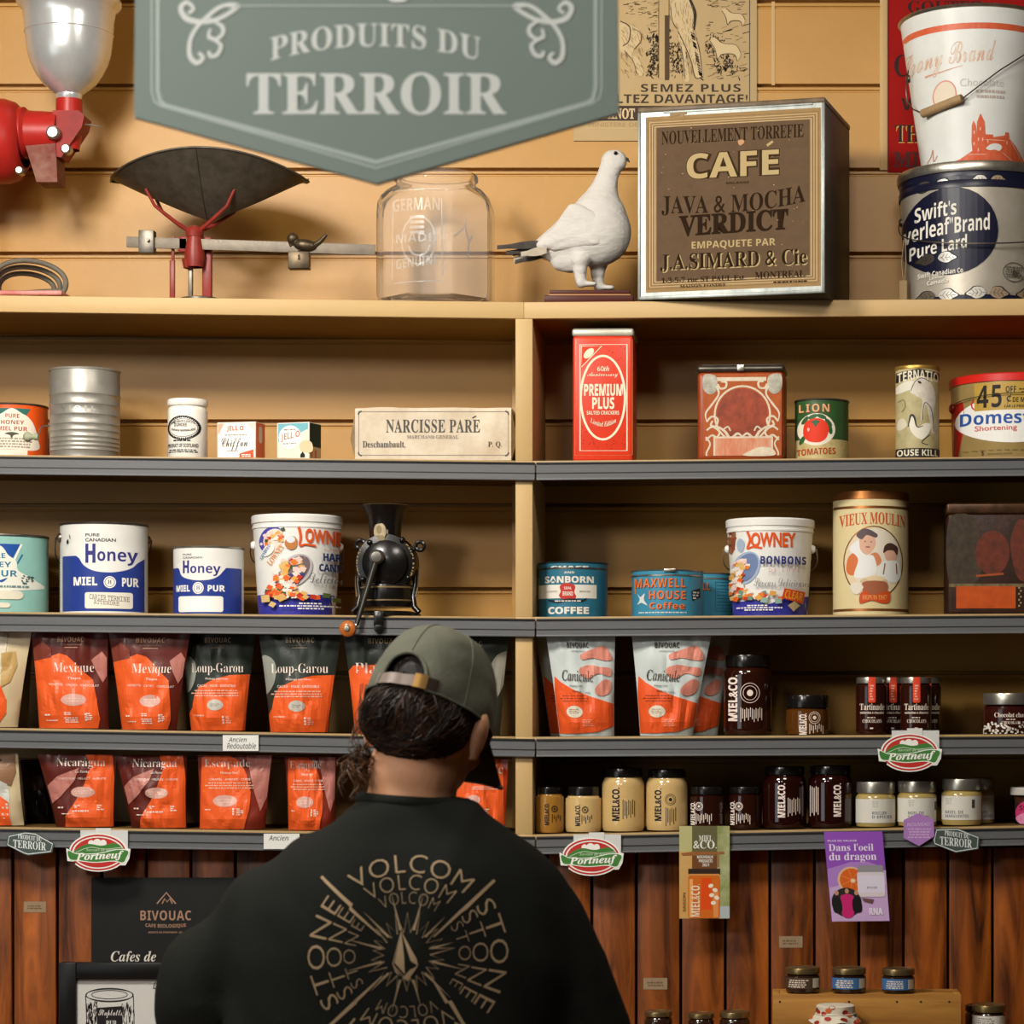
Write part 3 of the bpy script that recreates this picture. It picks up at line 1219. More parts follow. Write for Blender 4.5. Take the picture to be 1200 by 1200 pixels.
a.curve([(1066, 458), (1071, 447), (1079, 443), (1088, 447)], 0.8, BK)
a.curve([(1079, 492), (1082, 472), (1090, 480), (1093, 505)], 0.8, BK)
a.ell(1076, 448, 2.6, 1.4, BK, rot=30, n=8)
a.blob([(1066, 486), (1070, 489), (1074, 500), (1082, 496), (1090, 497), (1086, 508), (1078, 515), (1068, 508), (1064, 496)], '#ded9c8')
a.curve([(1063, 500), (1066, 487), (1070, 489), (1073, 500), (1080, 499)], [0.8, 2.5, 2.5, 1.2, 0.8], BK)
a.blob([(1052, 492), (1058, 490), (1062, 498), (1056, 503), (1051, 502)], '#cfc7ad')
a.curve([(1088, 509), (1080, 516), (1079, 519), (1086, 521)], 0.9, BK)
a.curve([(1052, 470), (1058, 468), (1060, 476), (1056, 482)], 0.8, '#6e6646')
a.rect(1045, 525, 1105, 536, BK)
a.text('OUSE KILL', 'sans', 1051, 526.5, 1098, 534, '#ded6bd')
c.lay(a)

# shortening pail, cut by the frame
c = Can('shortening_pail', 'gold shortening pail with a red lid and a yellow price-off sticker', 'pail', 1, 1114, 1270, 443, 0.02)
GOLD = mat('#a8905a', 0.35, metal=0.25, wear=0.2, scale=30, name='dull_gold_print')
R, h = c.R, c.h
Rf = lambda z: c.R * (0.965 + 0.035 * max(0, min(1, z / c.h)))
b = MB()
b.lathe([(0, 0.001), (Rf(0) - 0.001, 0), (Rf(0.002), 0.002), (Rf(h - 0.001), h - 0.001)], GOLD, 96)
b.build('body', c.root)
b = MB()
RL = mat('#cc2218', 0.35)
b.lathe([(R - 0.002, h - 0.0045), (R + 0.0028, h - 0.0035), (R + 0.003, h + 0.0085), (R + 0.001, h + 0.0105), (R - 0.004, h + 0.0105), (R - 0.005, h + 0.007), (0, h + 0.007)], RL, 96)
b.build('lid', c.root)
a = c.art()
a.poly([(1100, 470), (1124, 466), (1127, 488), (1118, 540), (1100, 540)], '#a01a12')
WHT = mat('#e4e3dc', 0.4)
a.ell(1180, 490, 64, 28, WHT)
a.ring(1138, 471.5, 4.5, 6, 1.6, '#c22a22')
a.text('E', 'sans', 1136.5, 469, 1140.5, 474, '#c22a22')
a.rect(1136.5, 447, 1270, 479.5, mat('#b3923c', 0.4, name='mustard_sticker'))
a.text('45', 'sans', 1139, 450, 1166.5, 476.5, INK, space=1.15)
a.text('OFF', 'sans', 1171, 452, 1183, 459.5, INK)
a.text('¢', 'sans', 1172, 461, 1177.5, 473, INK)
a.text('DE MOINS', 'sans', 1179, 465, 1208, 471, INK)
a.text('CAR LE PRIX REGULIER', 'sans', 1169.5, 474, 1212, 477, INK)
a.small(1185, 454, 1240, 461, 2, '#5a4a1c', 3)
a.text('Domestic', 'sans', 1121.5, 480, 1215, 495.5, '#24519e')
a.text('Shortening', 'plain', 1137, 497, 1184, 505, '#c4574a', bold=0.01)
for i in range(14):
    a.line([(1125 + i * 9, 527 - abs(i - 7) * 0.2), (1131 + i * 9, 526.6)], 0.8, '#6d5a30')
a.text('5', 'sans', 1144.5, 527, 1147, 532, '#4a3a1c')
a.small(1150, 529, 1180, 532, 1, '#7d6a3c', 3)
c.lay(a, R=Rf)
for th in (-1.42, 1.72):
    ear(c.root, Rf(h * 0.72), h * 0.70, th, mat('#7a1410', 0.4), 0.009)
bail(c.root, Rf(h * .7), h * 0.70, (-1.42, 1.72), -0.016, WIRE, 0.0008, 0.002)

# ---- shelf 2 left
c = Can('honey_tin', 'pale turquoise honey tin with a blue pennant at the left end of the shelf', 'tin', 2, -50, 55, 625, 0.03)
c.body(mat('#8fc0b6', 0.35, wear=0.2, wcol='#74a79c', scale=30), DSTEEL, rimh=0.004)
a = c.art()
BL = '#1d4c9c'
a.poly([(-30, 637), (36, 637), (28, 655), (-30, 655)], BL)
a.line([(37, 637), (29.5, 657)], 2, WHITE)
a.line([(38, 649), (33, 660)], 1.6, '#1f6a8c')
a.blob([(-35, 658), (-12, 652), (0, 641), (10, 638), (18, 641), (24, 650), (32, 657), (34, 668), (48, 678), (49, 690), (-35, 690)], '#e3e4d6')
TI = '#1f6f93'
a.text('PURE', 'sans', -3, 648, 21, 654, TI)
a.text('HONEY', 'sans', -13, 658, 27, 664.5, TI)
a.text('MIEL PUR', 'sans', -24, 668, 33, 675.5, TI)
a.blob([(-4, 679), (4, 680), (9, 678), (14, 680), (23, 677), (18, 682), (12, 682), (14, 690), (9, 684), (5, 690), (6, 682), (0, 682)], BL)
rnd = random.Random(8)
for i in range(16):
    a.ell(42 + rnd.uniform(-5, 5), 679 + rnd.uniform(-5, 5), 1.5, 0.8, '#44605c', rot=rnd.uniform(0, 180), n=6)
a.small(5, 685, 48, 689, 1, '#6c8a86', 4)
a.rrect(-40, 692, 38.5, 702, 5, '#ddd8c2')
a.rrect(-40, 706, 26, 712, 3, '#ddd8c2')
c.lay(a)


def honey(c, big):
    BLU = mat('#2a3f8f', 0.35, wear=0.15, wcol='#1d2a63', scale=30, name='honey_tin_blue')
    c.body(mat('#e6e5df', 0.32, wear=0.12, wcol='#b9b3a2', scale=40), DSTEEL if big else STEEL, rimh=0.003)
    a = c.art()
    return a, BLU


c = Can('honey_tin', 'large white and blue honey tin with wire bail and hand-written label patch', 'tin', 2, 72, 172, 611.5, 0.03)
a, BLU = honey(c, True)
a.rect(81, 651, 180, 716, BLU)
a.blob([(105, 648), (106, 655), (112, 663), (124, 669), (142, 670.5), (158, 667), (166, 660), (168, 648)], '#e6e5df')
a.rect(100, 640, 180, 651, '#e6e5df')
a.text('PURE', 'plain', 113, 625, 129.5, 628.5, '#3f4048', bold=0.02)
a.text('CANADIAN', 'plain', 113, 630.5, 147, 634.5, '#3f4048', bold=0.02)
HB = '#34347a'
a.text('H', 'sans', 113, 637, 125, 659.5, HB, bold=0.02)
a.text('oney', 'sans', 127, 646, 167.5, 662, HB)
a.text('MIEL', 'sans', 98, 676, 127, 686, WHITE, bold=0.02)
a.text('PUR', 'sans', 153, 676.5, 168, 687, WHITE, bold=0.02)
a.ell(140.5, 682, 6.5, 7, WHITE)
a.ring(140.5, 682, 5, 5.4, 0.6, HB)
a.text('H', 'serif', 138.5, 679.5, 142.5, 684, HB)
a.rrect(112.5, 694, 163, 713, 2.5, '#e9e4d4')
a.text('CARIER TERMINE', 'mono', 118, 697.5, 160, 703.5, '#3b3a3c', slope=3)
a.text('ATTENDRE', 'mono', 123, 704, 150, 708.5, '#3b3a3c', slope=2)
for q in range(20):
    a.line([(72, 645 + q * 3.4), (79.5, 645 + q * 3.4)], 0.4, '#b8b6ac', up=False)
a.poly([(88, 633), (91, 631), (91.5, 636), (88.5, 637)], '#2c2a28')
a.line([(92.5, 626), (93.5, 631)], 0.9, '#2c2a28')
c.lay(a)
ear(c.root, c.R, c.h * 0.845, -1.15, mat('#8a7a66', 0.3, metal=0.9), 0.0085)
ear(c.root, c.R, c.h * 0.845, 2.0, mat('#8a7a66', 0.3, metal=0.9), 0.0085)
b = MB()
pts = []
for i in range(25):
    t = i / 24
    th = -1.15 - t * (2 * pi - 3.15)
    pts.append(((c.R + 0.008) * sin(th), -(c.R + 0.008) * cos(th), c.h * 0.845 - 0.058 * sin(pi * t) ** 0.55))
b.tube(pts, 0.0012, WIRE, 8)
b.build('bail_handle', c.root)

c = Can('honey_tin', 'smaller white and blue honey tin with an empty label patch', 'tin', 2, 204, 285, 639.5, 0.03)
a, BLU = honey(c, False)
a.rect(190, 665, 300, 719, BLU)
a.blob([(216, 660), (217, 667), (221, 675), (232, 679), (245, 680), (258, 678), (267, 671), (268, 660)], '#e6e5df')
a.text('PURE', 'plain', 222, 648.5, 233, 650.5, '#55565e', bold=0.01)
a.text('CANADIAN', 'plain', 222, 652, 246, 654.5, '#55565e', bold=0.01)
a.text('H', 'sans', 222, 656.5, 230, 671.5, HB, bold=0.02)
a.text('oney', 'sans', 231.5, 663, 266, 675, HB)
a.text('MIEL', 'sans', 212.5, 685.5, 231, 693, WHITE, bold=0.02)
a.text('PUR', 'sans', 252, 685.5, 270.5, 693, WHITE, bold=0.02)
a.ell(241, 689, 6.5, 7, WHITE)
a.ring(241, 689, 5, 5.5, 0.5, HB)
a.text('H', 'serif', 239, 686.5, 243, 691, HB)
a.rrect(216, 698.5, 268.5, 717, 2.5, '#efeee8')
c.lay(a)


def candy_pail(label, n, x0, x1, yl0, yl1, xb0, xb1, Yf, french):
    """tapered white candy pail; x0..x1 at the lid, xb0..xb1 at the foot"""
    c = Can('candy_pail', label, 'pail', n, x0, x1, yl1, Yf)
    R, h = c.R, c.h
    Rb = R * (xb1 - xb0) / (x1 - x0)
    Rf = lambda z: Rb + (R * 0.975 - Rb) * max(0, min(1, z / h))
    WH = mat('#e4e3dd', 0.3, name='white_pail_plastic')
    b = MB()
    b.lathe([(0, 0.002), (Rb - 0.004, 0.001), (Rb - 0.003, 0), (Rf(0.002), 0.002), (Rf(h * .93), h * 0.93), (R * 0.985, h * 0.935), (R * 0.985, h * 0.955), (Rf(h), h * 0.96), (Rf(h), h)], WH, 96)
    b.build('body', c.root)
    lh = PZ(yl0, Yf) - PZ(yl1, Yf)
    b = MB()
    b.lathe([(R * 0.97, h - 0.002), (R, h - 0.001), (R + 0.0005, h + lh * 0.8), (R - 0.0015, h + lh), (R * 0.93, h + lh), (R * 0.92, h + lh * 0.7), (0, h + lh * 0.7)], WH, 96)
    b.build('lid', c.root)
    return c, Rf, WH


PAL = ['#e2622a', '#e9c9bd', '#e8e2d6', '#df7a2c', '#c23a22', '#3f5230', '#e0a44c', '#efd9cf', '#d9b46a', '#e2622a', '#e8e2d6']


def heap(rng, seed, n):
    rnd = random.Random(seed)
    out = []
    for i in range(n):
        t = i / n
        (xa, ya, ra), (xb, yb, rb) = None or rng[int(t * (len(rng) - 1))], rng[int(t * (len(rng) - 1)) + 1]
        f = t * (len(rng) - 1) % 1
        x, y, r = xa + (xb - xa) * f, ya + (yb - ya) * f, ra + (rb - ra) * f
        out.append((x + rnd.uniform(-r, r), y + rnd.uniform(-3, 3)))
    return out


PURP = mat('#3a3a9c', 0.35)
c, Rf, WH = candy_pail('white candy pail labelled hard candy, beside the black coffee mill', 2, 295.5, 401, 601.5, 610, 303.5, 392, 0.03, False)
a = c.art()
a.rect(290, 696, 410, 722, PURP)
a.ell(325, 631, 17, 13, '#4a48a0', rot=-40)
a.ell(329, 632, 14, 12, '#e8d6c8', rot=-40)
candy_heap(a, heap([(315, 640, 3), (326, 628, 8), (336, 622, 6), (335, 636, 6)], 2, 34), PAL, 2.4, 1)
a.ell(323, 644, 9, 5.5, WHITE, rot=-40)
a.text('HARD', 'sans', 315, 641, 328, 645, '#3f78a8', rot=-55)
a.text('CANDY', 'sans', 310, 646, 324, 650, '#3f78a8', rot=-55)
a.text('LOWNEY', 'serif', 318, 646, 346, 653, '#d88a3c', rot=-52)
a.blob([(344, 633), (352, 628), (357, 632), (356, 641), (350, 644), (344, 640)], '#b87840')
a.ell(350, 632, 5, 4, '#d6dce0')
for dx, cc in ((0, '#d9561c'),):
    a.curve([(359, 617), (361, 628), (360, 639), (366, 637.5), (377, 639)], [3, 2.6, 2, 2.2, 2.6], cc)
    a.text('OWNEY', 'plain', 366, 620, 409, 637, cc, bold=0.035, slope=3)
a.ring(355, 668, 20, 14, 3, '#bcb7b6', rot=-52)
a.ell(356, 667, 18.5, 12, '#76656a', rot=-52)
a.ell(353, 672, 16, 11, '#3a3f7a', rot=-52, a0=60, a1=240)
candy_heap(a, heap([(352, 655, 7), (350, 667, 15), (343, 680, 14), (337, 690, 14), (347, 697, 24), (360, 699, 28)], 5, 120), PAL, 3.4, 6)
candy_heap(a, [(322, 701), (330, 708), (340, 700)], ['#d9b878', '#cfa45c'], 5, 2)
candy_heap(a, [(372, 699), (384, 697), (392, 702)], ['#5a6a34', '#c23a22', '#d98a3c'], 4, 4)
a.text('SUPERIOR', 'plain', 383, 642, 402, 645, '#b98a80')
a.text('HARD', 'sans', 382, 647.5, 402, 656.5, '#27335f', bold=0.03)
a.text('CANDY', 'sans', 378, 660, 403, 669, '#27335f', bold=0.03)
a.text('Delicious', 'script', 369, 671, 402, 683, '#6f6f74')
for i, (x0, x1) in enumerate(((356, 382), (337, 398), (354, 384))):
    a.small(x0, 705.5 + i * 3, x1, 708.3 + i * 3, 1, WHITE, i)
c.lay(a, R=Rf)
ear(c.root, Rf(c.h * .78), c.h * 0.76, -1.25, WH, 0.0075)
ear(c.root, Rf(c.h * .78), c.h * 0.76, 1.9, WH, 0.0075)
b = MB()
pts = []
for i in range(25):
    t = i / 24
    th = -1.25 - t * (2 * pi - 3.15)
    r = Rf(c.h * 0.7) + 0.007
    pts.append((r * sin(th), -r * cos(th), c.h * 0.76 - 0.04 * sin(pi * t) ** 0.6))
b.tube(pts, 0.0011, WIRE, 8)
b.build('bail_handle', c.root)

c, Rf, WH2 = candy_pail('white bonbon pail with white lid and plastic side ears', 2, 850.5, 954.5, 606, 614.5, 859, 945.5, 0.012, True)
a = c.art()
a.blob([(845, 698), (858, 701), (868, 704), (890, 702), (898, 708), (915, 702), (922, 700), (960, 699), (960, 724), (845, 724)], PURP)
a.blob([(855, 620), (862, 622), (861, 640), (857, 648), (853, 640)], '#8f5f45')
candy_heap(a, heap([(857, 622, 3), (858, 632, 4), (857, 643, 3)], 3, 14), ['#8f4a30', '#c9a58c', '#5f3a30'], 2, 5)
a.blob([(864, 634), (868, 630), (873, 636), (870, 646), (865, 643)], '#9fb2c4')
a.curve([(876, 622), (879, 632), (876, 642), (882, 640.5), (893, 642)], [3, 2.6, 2.2, 2.2, 2.6], '#d9561c')
a.text('OWNEY', 'plain', 880, 623.5, 932, 641, '#d9561c', bold=0.035)
a.ring(874, 665, 19, 14, 3, '#9fb2c8', rot=-60)
a.ell(875, 664, 17.5, 12, '#6d7fa6', rot=-60)
candy_heap(a, heap([(869, 657, 4), (870, 665, 9), (864, 676, 7), (864, 686, 8), (868, 695, 12), (886, 698, 22), (890, 699, 25)], 9, 110), [x if x != '#3f5230' else '#6f8f7c' for x in PAL], 3.0, 6)
a.text('BONBONS', 'sans', 892, 651.5, 941, 661, '#2b3474', space=1.15, bold=0.02)
a.text('DE LUXE', 'plain', 901, 666, 934, 670, '#c98a80', space=1.8)
a.text('Saveurs Delicieuses', 'script', 885, 677, 944, 687, '#8a8a8c')
a.poly([(917.5, 689), (940, 693), (937, 707), (914.5, 700.5)], '#cc4a1c')
a.text('CLEAR', 'sans', 918, 692.5, 937, 702, '#dd9a34', rot=11)
candy_heap(a, [(905, 695), (896, 703), (911, 704), (890, 700)], ['#8fae9c', '#d9a04c'], 4.5, 4)
a.poly([(921, 709), (928, 704), (934, 709), (927, 716)], '#b9a478')
for i, (x0, x1) in enumerate(((876, 900), (866, 916), (872, 907))):
    a.small(x0, 708 + i * 2.6, x1, 710.6 + i * 2.6, 1, WHITE, i)
c.lay(a, R=Rf)
ear(c.root, Rf(c.h * .8), c.h * 0.755, -1.5, WH2, 0.0075)
ear(c.root, Rf(c.h * .8), c.h * 0.755, 1.45, WH2, 0.0075)
b = MB()
pts = []
for i in range(25):
    t = i / 24
    th = 1.45 + t * (2 * pi - 2.95)
    r = Rf(c.h * 0.7) + 0.009 + 0.01 * sin(pi * t)
    pts.append((r * sin(th), -r * cos(th), c.h * 0.755 - 0.045 * sin(pi * t) ** 0.6))
b.tube(pts, 0.0013, mat('#8d8676', 0.5), 8)
b.build('bail_handle', c.root)

# ---- shelf 2 right: coffee tins
TEAL = mat('#2d6f86', 0.35, wear=0.3, wcol='#1f4c5e', scale=30, name='teal_tin_print')
c = Can('coffee_tin', 'dark teal coffee tin with a white band and red seal, nearest the post', 'tin', 2, 631, 712, 658, 0.03)
c.body(TEAL, mat('#26424c', 0.4, metal=0.5), rimh=0.002)
b = MB()
zz = c.h * 0.885
b.lathe([(c.R, zz - 0.002), (c.R + 0.0008, zz - 0.0015), (c.R + 0.0008, zz + 0.001), (c.R, zz + 0.0015)], DSTEEL, 96)
b.build('key_strip', c.root)
a = c.art()
CW = '#ddd9cc'
a.text('CHASE', 'sans', 648, 663, 692, 666.5, CW, bold=0.03)
a.text('AND', 'sans', 664, 669.5, 676, 672, CW)
a.text('SANBORN', 'sans', 640.5, 675, 698, 683, CW, bold=0.02)
a.rect(631, 685, 701, 701, CW)
a.rect(632.5, 676, 633.5, 685, '#c9c4b0')
a.blob([(659, 687), (664, 683.5), (672, 684), (677, 687), (676, 694), (678, 700), (670, 704), (662, 702), (658, 698), (660, 693)], '#b8342c')
a.text('SEAL', 'sans', 664, 687.5, 673, 690.5, CW)
a.text('BRAND', 'sans', 662.5, 693, 674.5, 698, CW)
a.text('COFFEE', 'plain', 643, 692, 656, 694, '#6a665c')
a.text('BRAND', 'plain', 682, 692, 694, 694, '#6a665c')
a.curve([(645, 703), (656, 705), (670, 703), (684, 704), (690, 701)], [1.5, 3.5, 3.5, 3, 1.2], '#14222a')
a.small(650, 703, 684, 705.5, 1, CW, 2)
a.text('COFFEE', 'sans', 645, 711, 692.5, 719.5, CW, bold=0.03)
c.lay(a)


SKY = mat('#3f8aa6', 0.33, wear=0.25, wcol='#2a6680', scale=30, name='blue_tin_print')


def maxwell(name, label, x0, x1, yt, Yf, strip, rz):
    c = Can(name, label, 'tin', 2, x0, x1, yt, Yf, rz=rz)
    c.body(SKY, STEEL, rimh=0.002)
    b = MB()
    z1 = c.h * 0.865
    b.lathe([(c.R, z1 - 0.001), (c.R + 0.0012, z1), (c.R + 0.0012, z1 + 0.0015), (c.R, z1 + 0.0025)], STEEL, 96)
    b.build('key_strip', c.root)
    return c


c = maxwell('coffee_tin', 'light blue coffee tin with orange lettering standing in front of its twin', 740.5, 824, 667, 0.012, True, 0.0)
a = c.art()
for dx, cc in ((0.8, '#5c2a16'), (0, '#dd7236')):
    a.text('MAXWELL', 'sans', 744.5 + dx, 677.5 + dx, 804.5 + dx, 688 + dx, cc, space=1.12)
    a.text('HOUSE', 'sans', 762 + dx, 692 + dx, 804.5 + dx, 702 + dx, cc, space=1.1)
    a.text('Coffee', 'sans', 762.5 + dx, 705.5 + dx, 803.5 + dx, 713.5 + dx, cc, space=1.1)
a.line([(745.2, 686), (745.7, 695)], 1.3, '#dd7236')
a.blob([(748, 695), (752, 699), (757, 695), (756, 702), (760, 709), (753, 706), (748, 708), (751, 702)], '#cfd6d4')
a.poly([(811, 692), (821, 688), (821, 699), (812, 704)], '#1d2226')
a.small(812, 692, 820, 702, 3, '#cfd6d4', 6)
a.small(744, 716.5, 806, 719, 1, '#cfd6d4', 2)
c.lay(a)
b = MB()
b.box(-0.012 + 0.008, 0.009 + 0.008, -c.R - 0.003, -c.R + 0.002, c.h - 0.0045, c.h + 0.001, STEEL, 0.001)
b.build('opening_key', c.root)
c = maxwell('coffee_tin', 'light blue coffee tin half hidden behind its twin and the bonbon pail', 788, 866, 671, 0.142, False, 0.0)
a = c.art()
for dx, cc in ((0.8, '#5c2a16'), (0, '#dd7236')):
    a.text('LL', 'sans', 824.5 + dx, 682.5 + dx, 833 + dx, 691.5 + dx, cc)
a.line([(823, 681), (823, 720)], 1.6, '#d9cfc0')
a.line([(839, 682), (870, 682), (870, 716), (839, 716)], 0.6, '#1f4c66', closed=True)
for q in range(8):
    a.line([(841, 686 + q * 3.8), (868, 686 + q * 3.8)], 0.5, '#245a78', up=False)
c.lay(a)

# cream bakery canister
c = Can('biscuit_canister', 'tall cream canister with an oval picture of two bakers and copper lid', 'canister', 2, 976, 1064.5, 583, 0.03)
R, h = c.R, c.h
CREAM = mat('#d8c99a', 0.33, wear=0.2, wcol='#c2a766', scale=6, name='cream_tin_print')
COP = mat('#b4743f', 0.3, metal=0.8)
b = MB()
b.lathe([(0, 0.001), (R - 0.001, 0), (R, 0.001), (R, h - 0.001)], CREAM, 96)
b.build('body', c.root)
b = MB()
h2 = PZ(574.5, 0.03) - c.z0
b.lathe([(R - 0.001, h - 0.003), (R + 0.001, h - 0.002), (R + 0.001, h2 - 0.001), (R - 0.001, h2), (R * 0.9, h2), (R * 0.88, h2 - 0.002), (0, h2 - 0.002)], COP, 96)
b.build('lid', c.root)
a = c.art()
a.rect(970, 592.5, 1070, 595.5, COP)
a.rect(970, 713, 1070, 716, COP)
OR2 = '#c2501c'
a.text('VIEUX MOULIN', 'serif', 982.5, 600, 1060, 614, OR2, arc=3.5, space=1.0)
a.ell(1022, 659, 35, 43, COP)
a.ell(1022, 659, 33.6, 41.6, '#d9c8a4')
a.ell(1024, 655, 30, 36, '#d8cfbc')
SKN, HAIRG = mat('#d3a58c', 0.5), mat('#57484c', 0.5)
a.blob([(992, 655), (998, 648), (1006, 650), (1010, 665), (1000, 674), (991, 670)], '#cc7040')
a.blob([(1018, 650), (1026, 648), (1031, 658), (1024, 664), (1018, 660)], '#cc8058')
a.blob([(994, 643), (1002, 634), (1008, 636), (1012, 650), (1022, 652), (1024, 672), (1000, 676), (1004, 655)], '#dfe0dc')
a.blob([(1006, 630), (1012, 625), (1022, 628), (1024, 638), (1018, 648), (1011, 649), (1006, 642)], SKN)
a.blob([(1002, 627), (1008, 620), (1016, 620), (1026, 626), (1024, 630), (1014, 627), (1008, 632)], HAIRG)
a.ell(1015, 641, 3, 0.9, '#9a5a4c', n=8)
a.ell(1012, 634.5, 1, 0.7, '#4a3530', n=6)
a.ell(1019, 635, 1, 0.7, '#4a3530', n=6)
a.blob([(1034, 644), (1040, 640), (1048, 643), (1049, 652), (1043, 659), (1036, 655)], SKN)
a.blob([(1033, 648), (1035, 639), (1042, 636), (1050, 641), (1049, 650), (1045, 645), (1038, 645)], '#4a302a')
a.blob([(1026, 674), (1030, 660), (1038, 657), (1050, 658), (1054, 672), (1048, 682), (1034, 680)], '#d9dad4')
a.line([(1035, 660), (1033, 673)], 1.4, '#8a4a2c')
a.line([(1048, 660), (1049, 672)], 1.4, '#8a4a2c')
a.ell(1022, 681, 16, 4.5, '#c9b08c')
a.ell(1024, 678, 11, 3, '#d8c39a')
a.blob([(1010, 682), (1036, 682), (1035, 695), (1012, 695)], '#9a5a3c')
a.blob([(995, 686), (1003, 682), (1010, 688), (1004, 696), (998, 694)], '#d9d2c0')
a.blob([(1006, 697), (1012, 692), (1020, 697), (1032, 694), (1040, 693), (1040, 705), (1032, 707), (1020, 704), (1012, 706), (1006, 707)], '#bf4a1c')
a.text('DEPUIS 1947', 'serif', 1009, 697, 1037, 702.5, '#dd9a54')
c.lay(a)

# rusty dark tin cut by the frame
X0 = PX(1110.5, 0.03)
z0 = shelf_z(2, X0)
k = sc(0.03)
root = thing('rusty_tin_box', 'large rusty dark brown tin box with an orange panel at the right end', 'tin', (X0, 0.03, z0), -0.03)
W = 132 * k
H2 = PZ(601.5, 0.03) - z0
H3 = PZ(589.5, 0.03) - z0
RUST = mat('#3a2114', 0.5, wear=0.9, wcol='#1f120a', scale=38, bump=0.2, bscale=90, name='rusted_print')
b = MB()
b.box(0, W, 0, 0.16, 0, H2, RUST, 0.006, seg=3)
b.build('body', root)
b = MB()
b.box(-0.002, W + 0.002, -0.002, 0.162, H2 - 0.0015, H3, mat('#2a211a', 0.35, metal=0.5, wear=0.7, wcol='#6b4526', scale=20), 0.004, seg=3)
b.build('lid', root)
by = VY - (z0 - EZ) / k
a = Art(px_tr(1110.5, by, k))
RED = mat('#6e2f1c', 0.6, wear=0.8, wcol='#3d1f12', scale=70)
a.blob([(1112, 610), (1140, 606), (1150, 640), (1146, 680), (1113, 684)], mat('#463a2b', 0.5, wear=0.9, wcol='#2a2118', scale=70))
a.ell(1163, 648, 20, 26, RED)
a.blob([(1190, 615), (1200, 610), (1230, 640), (1225, 670), (1195, 680), (1184, 640)], RED)
a.line([(1144, 675), (1176, 672.5)], 2.5, '#9a4a24')
a.rect(1112, 684, 1240, 688, mat('#7a6a48', 0.5, wear=0.9, wcol='#3a2a1c', scale=90))
a.rect(1120.5, 687, 1190, 713, mat('#c2521a', 0.42, wear=0.6, wcol='#8f3a14', scale=45))
for q in range(7):
    a.rect(1193 + (q % 2) * 2, 688 + q * 3.5, 1195 + (q % 2) * 2, 690 + q * 3.5, '#a08a68', up=False)
a.build('printed_front', root, plane_map(0))

# ---- black cast-iron hand mill clamped to the shelf
Yh = 0.055
k = sc(Yh)
X0 = PX(454, Yh)
z0 = shelf_z(2, X0)
root = thing('hand_mill', 'black cast iron hand coffee mill with a crank and orange wooden knob', 'coffee mill', (X0, Yh, z0))
BYH = VY - (z0 - EZ) / k
L = lambda px, py, dy=0.0: Vector(((px - 454) * k, dy, (BYH - py) * k))
BLK = mat('#0d0c0b', 0.28, coat=0.3, wear=0.3, wcol='#1d1a16', scale=30, bump=0.06, bscale=80, name='black_enamelled_iron')
GILT = mat('#8f7a56', 0.4, metal=0.5, wear=0.5, wcol='#4a3c28', scale=60, name='worn_gilt')
by_ = lambda y: L(0, y).z
b = MB()
b.lathe([(17 * k, by_(642)), (18.5 * k, by_(625)), (19.5 * k, by_(612)), (22 * k, by_(602)), (26 * k, by_(595)), (27.5 * k, by_(592.5)), (26.5 * k, by_(592)), (21 * k, by_(602)), (17.5 * k, by_(614)), (16 * k, by_(640))], [BLK] * 5 + [GILT] + [BLK] * 3, 48, Matrix.Translation((L(451.5, 0).x, 0, 0)))
b.build('hopper', root)
MY = Matrix.Translation(L(454, 661)) @ Matrix.Rotation(pi / 2, 4, 'X')
b = MB()
b.lathe([(0, 0.044), (9 * k, 0.043), (20 * k, 0.039), (26 * k, 0.034), (27 * k, 0.028), (34 * k, 0.026), (35 * k, 0.022), (35 * k, -0.026), (30 * k, -0.032), (0, -0.034)], BLK, 64, MY)
for (x, y) in ((428, 680), (481, 678), (436, 637), (474, 634)):
    b.ball(L(x, y, -0.028), 3.6 * k, BLK, 14)
dr = b.build('grinding_drum', root)


def ringtext(t, a0, a1, ro, ri):
    a = Art(lambda x, y: ((x - 454) * k, (BYH - y) * k))
    a.text(t, 'sans', 0, 0, 1, 1, GILT, fn=lambda u, v: (454 + (ro - v * (ro - ri)) * sin(radians(a0 + (a1 - a0) * u)), 661 - (ro - v * (ro - ri)) * cos(radians(a0 + (a1 - a0) * u))))
    a.build('raised_lettering', dr, lambda x, z, o: Vector((x, -0.0262 - o, z)))


ringtext('SPUMALL', 245, 312, 34, 28.5)
ringtext('ENGLAND', 48, 118, 34, 28.5)
for (x, y, s_) in ((422, 638, -1), (492, 640, 1)):
    b = MB()
    b.tube([L(x + 5 * cos(t), y + 5 * sin(t), 0.0) for t in [2 * pi * i / 16 for i in range(16)]], 2.4 * k, BLK, 8, closed=True)
    b.tube([L(x - s_ * 6, y + 3, 0), L(x - s_ * 14, y + 10, 0)], 2.6 * k, BLK, 8)
    b.build('wing_lug', root)
b = MB()
b.lathe([(0, by_(712)), (29 * k, by_(712)), (31 * k, by_(706)), (30.5 * k, by_(690)), (30 * k, by_(686)), (0, by_(685))], BLK, 48)
b.lathe([(30.5 * k, by_(690.5)), (31.5 * k, by_(690)), (31.5 * k, by_(688.6)), (30.5 * k, by_(688))], GILT, 48)
b.lathe([(31 * k, by_(705.5)), (31.8 * k, by_(705)), (31.8 * k, by_(704)), (31 * k, by_(703.4))], GILT, 48)
b.lathe([(38 * k, 0.0), (40 * k, 0.001), (38 * k, 0.005), (30 * k, 0.009), (0, 0.009)], BLK, 48)
b.build('base', root)
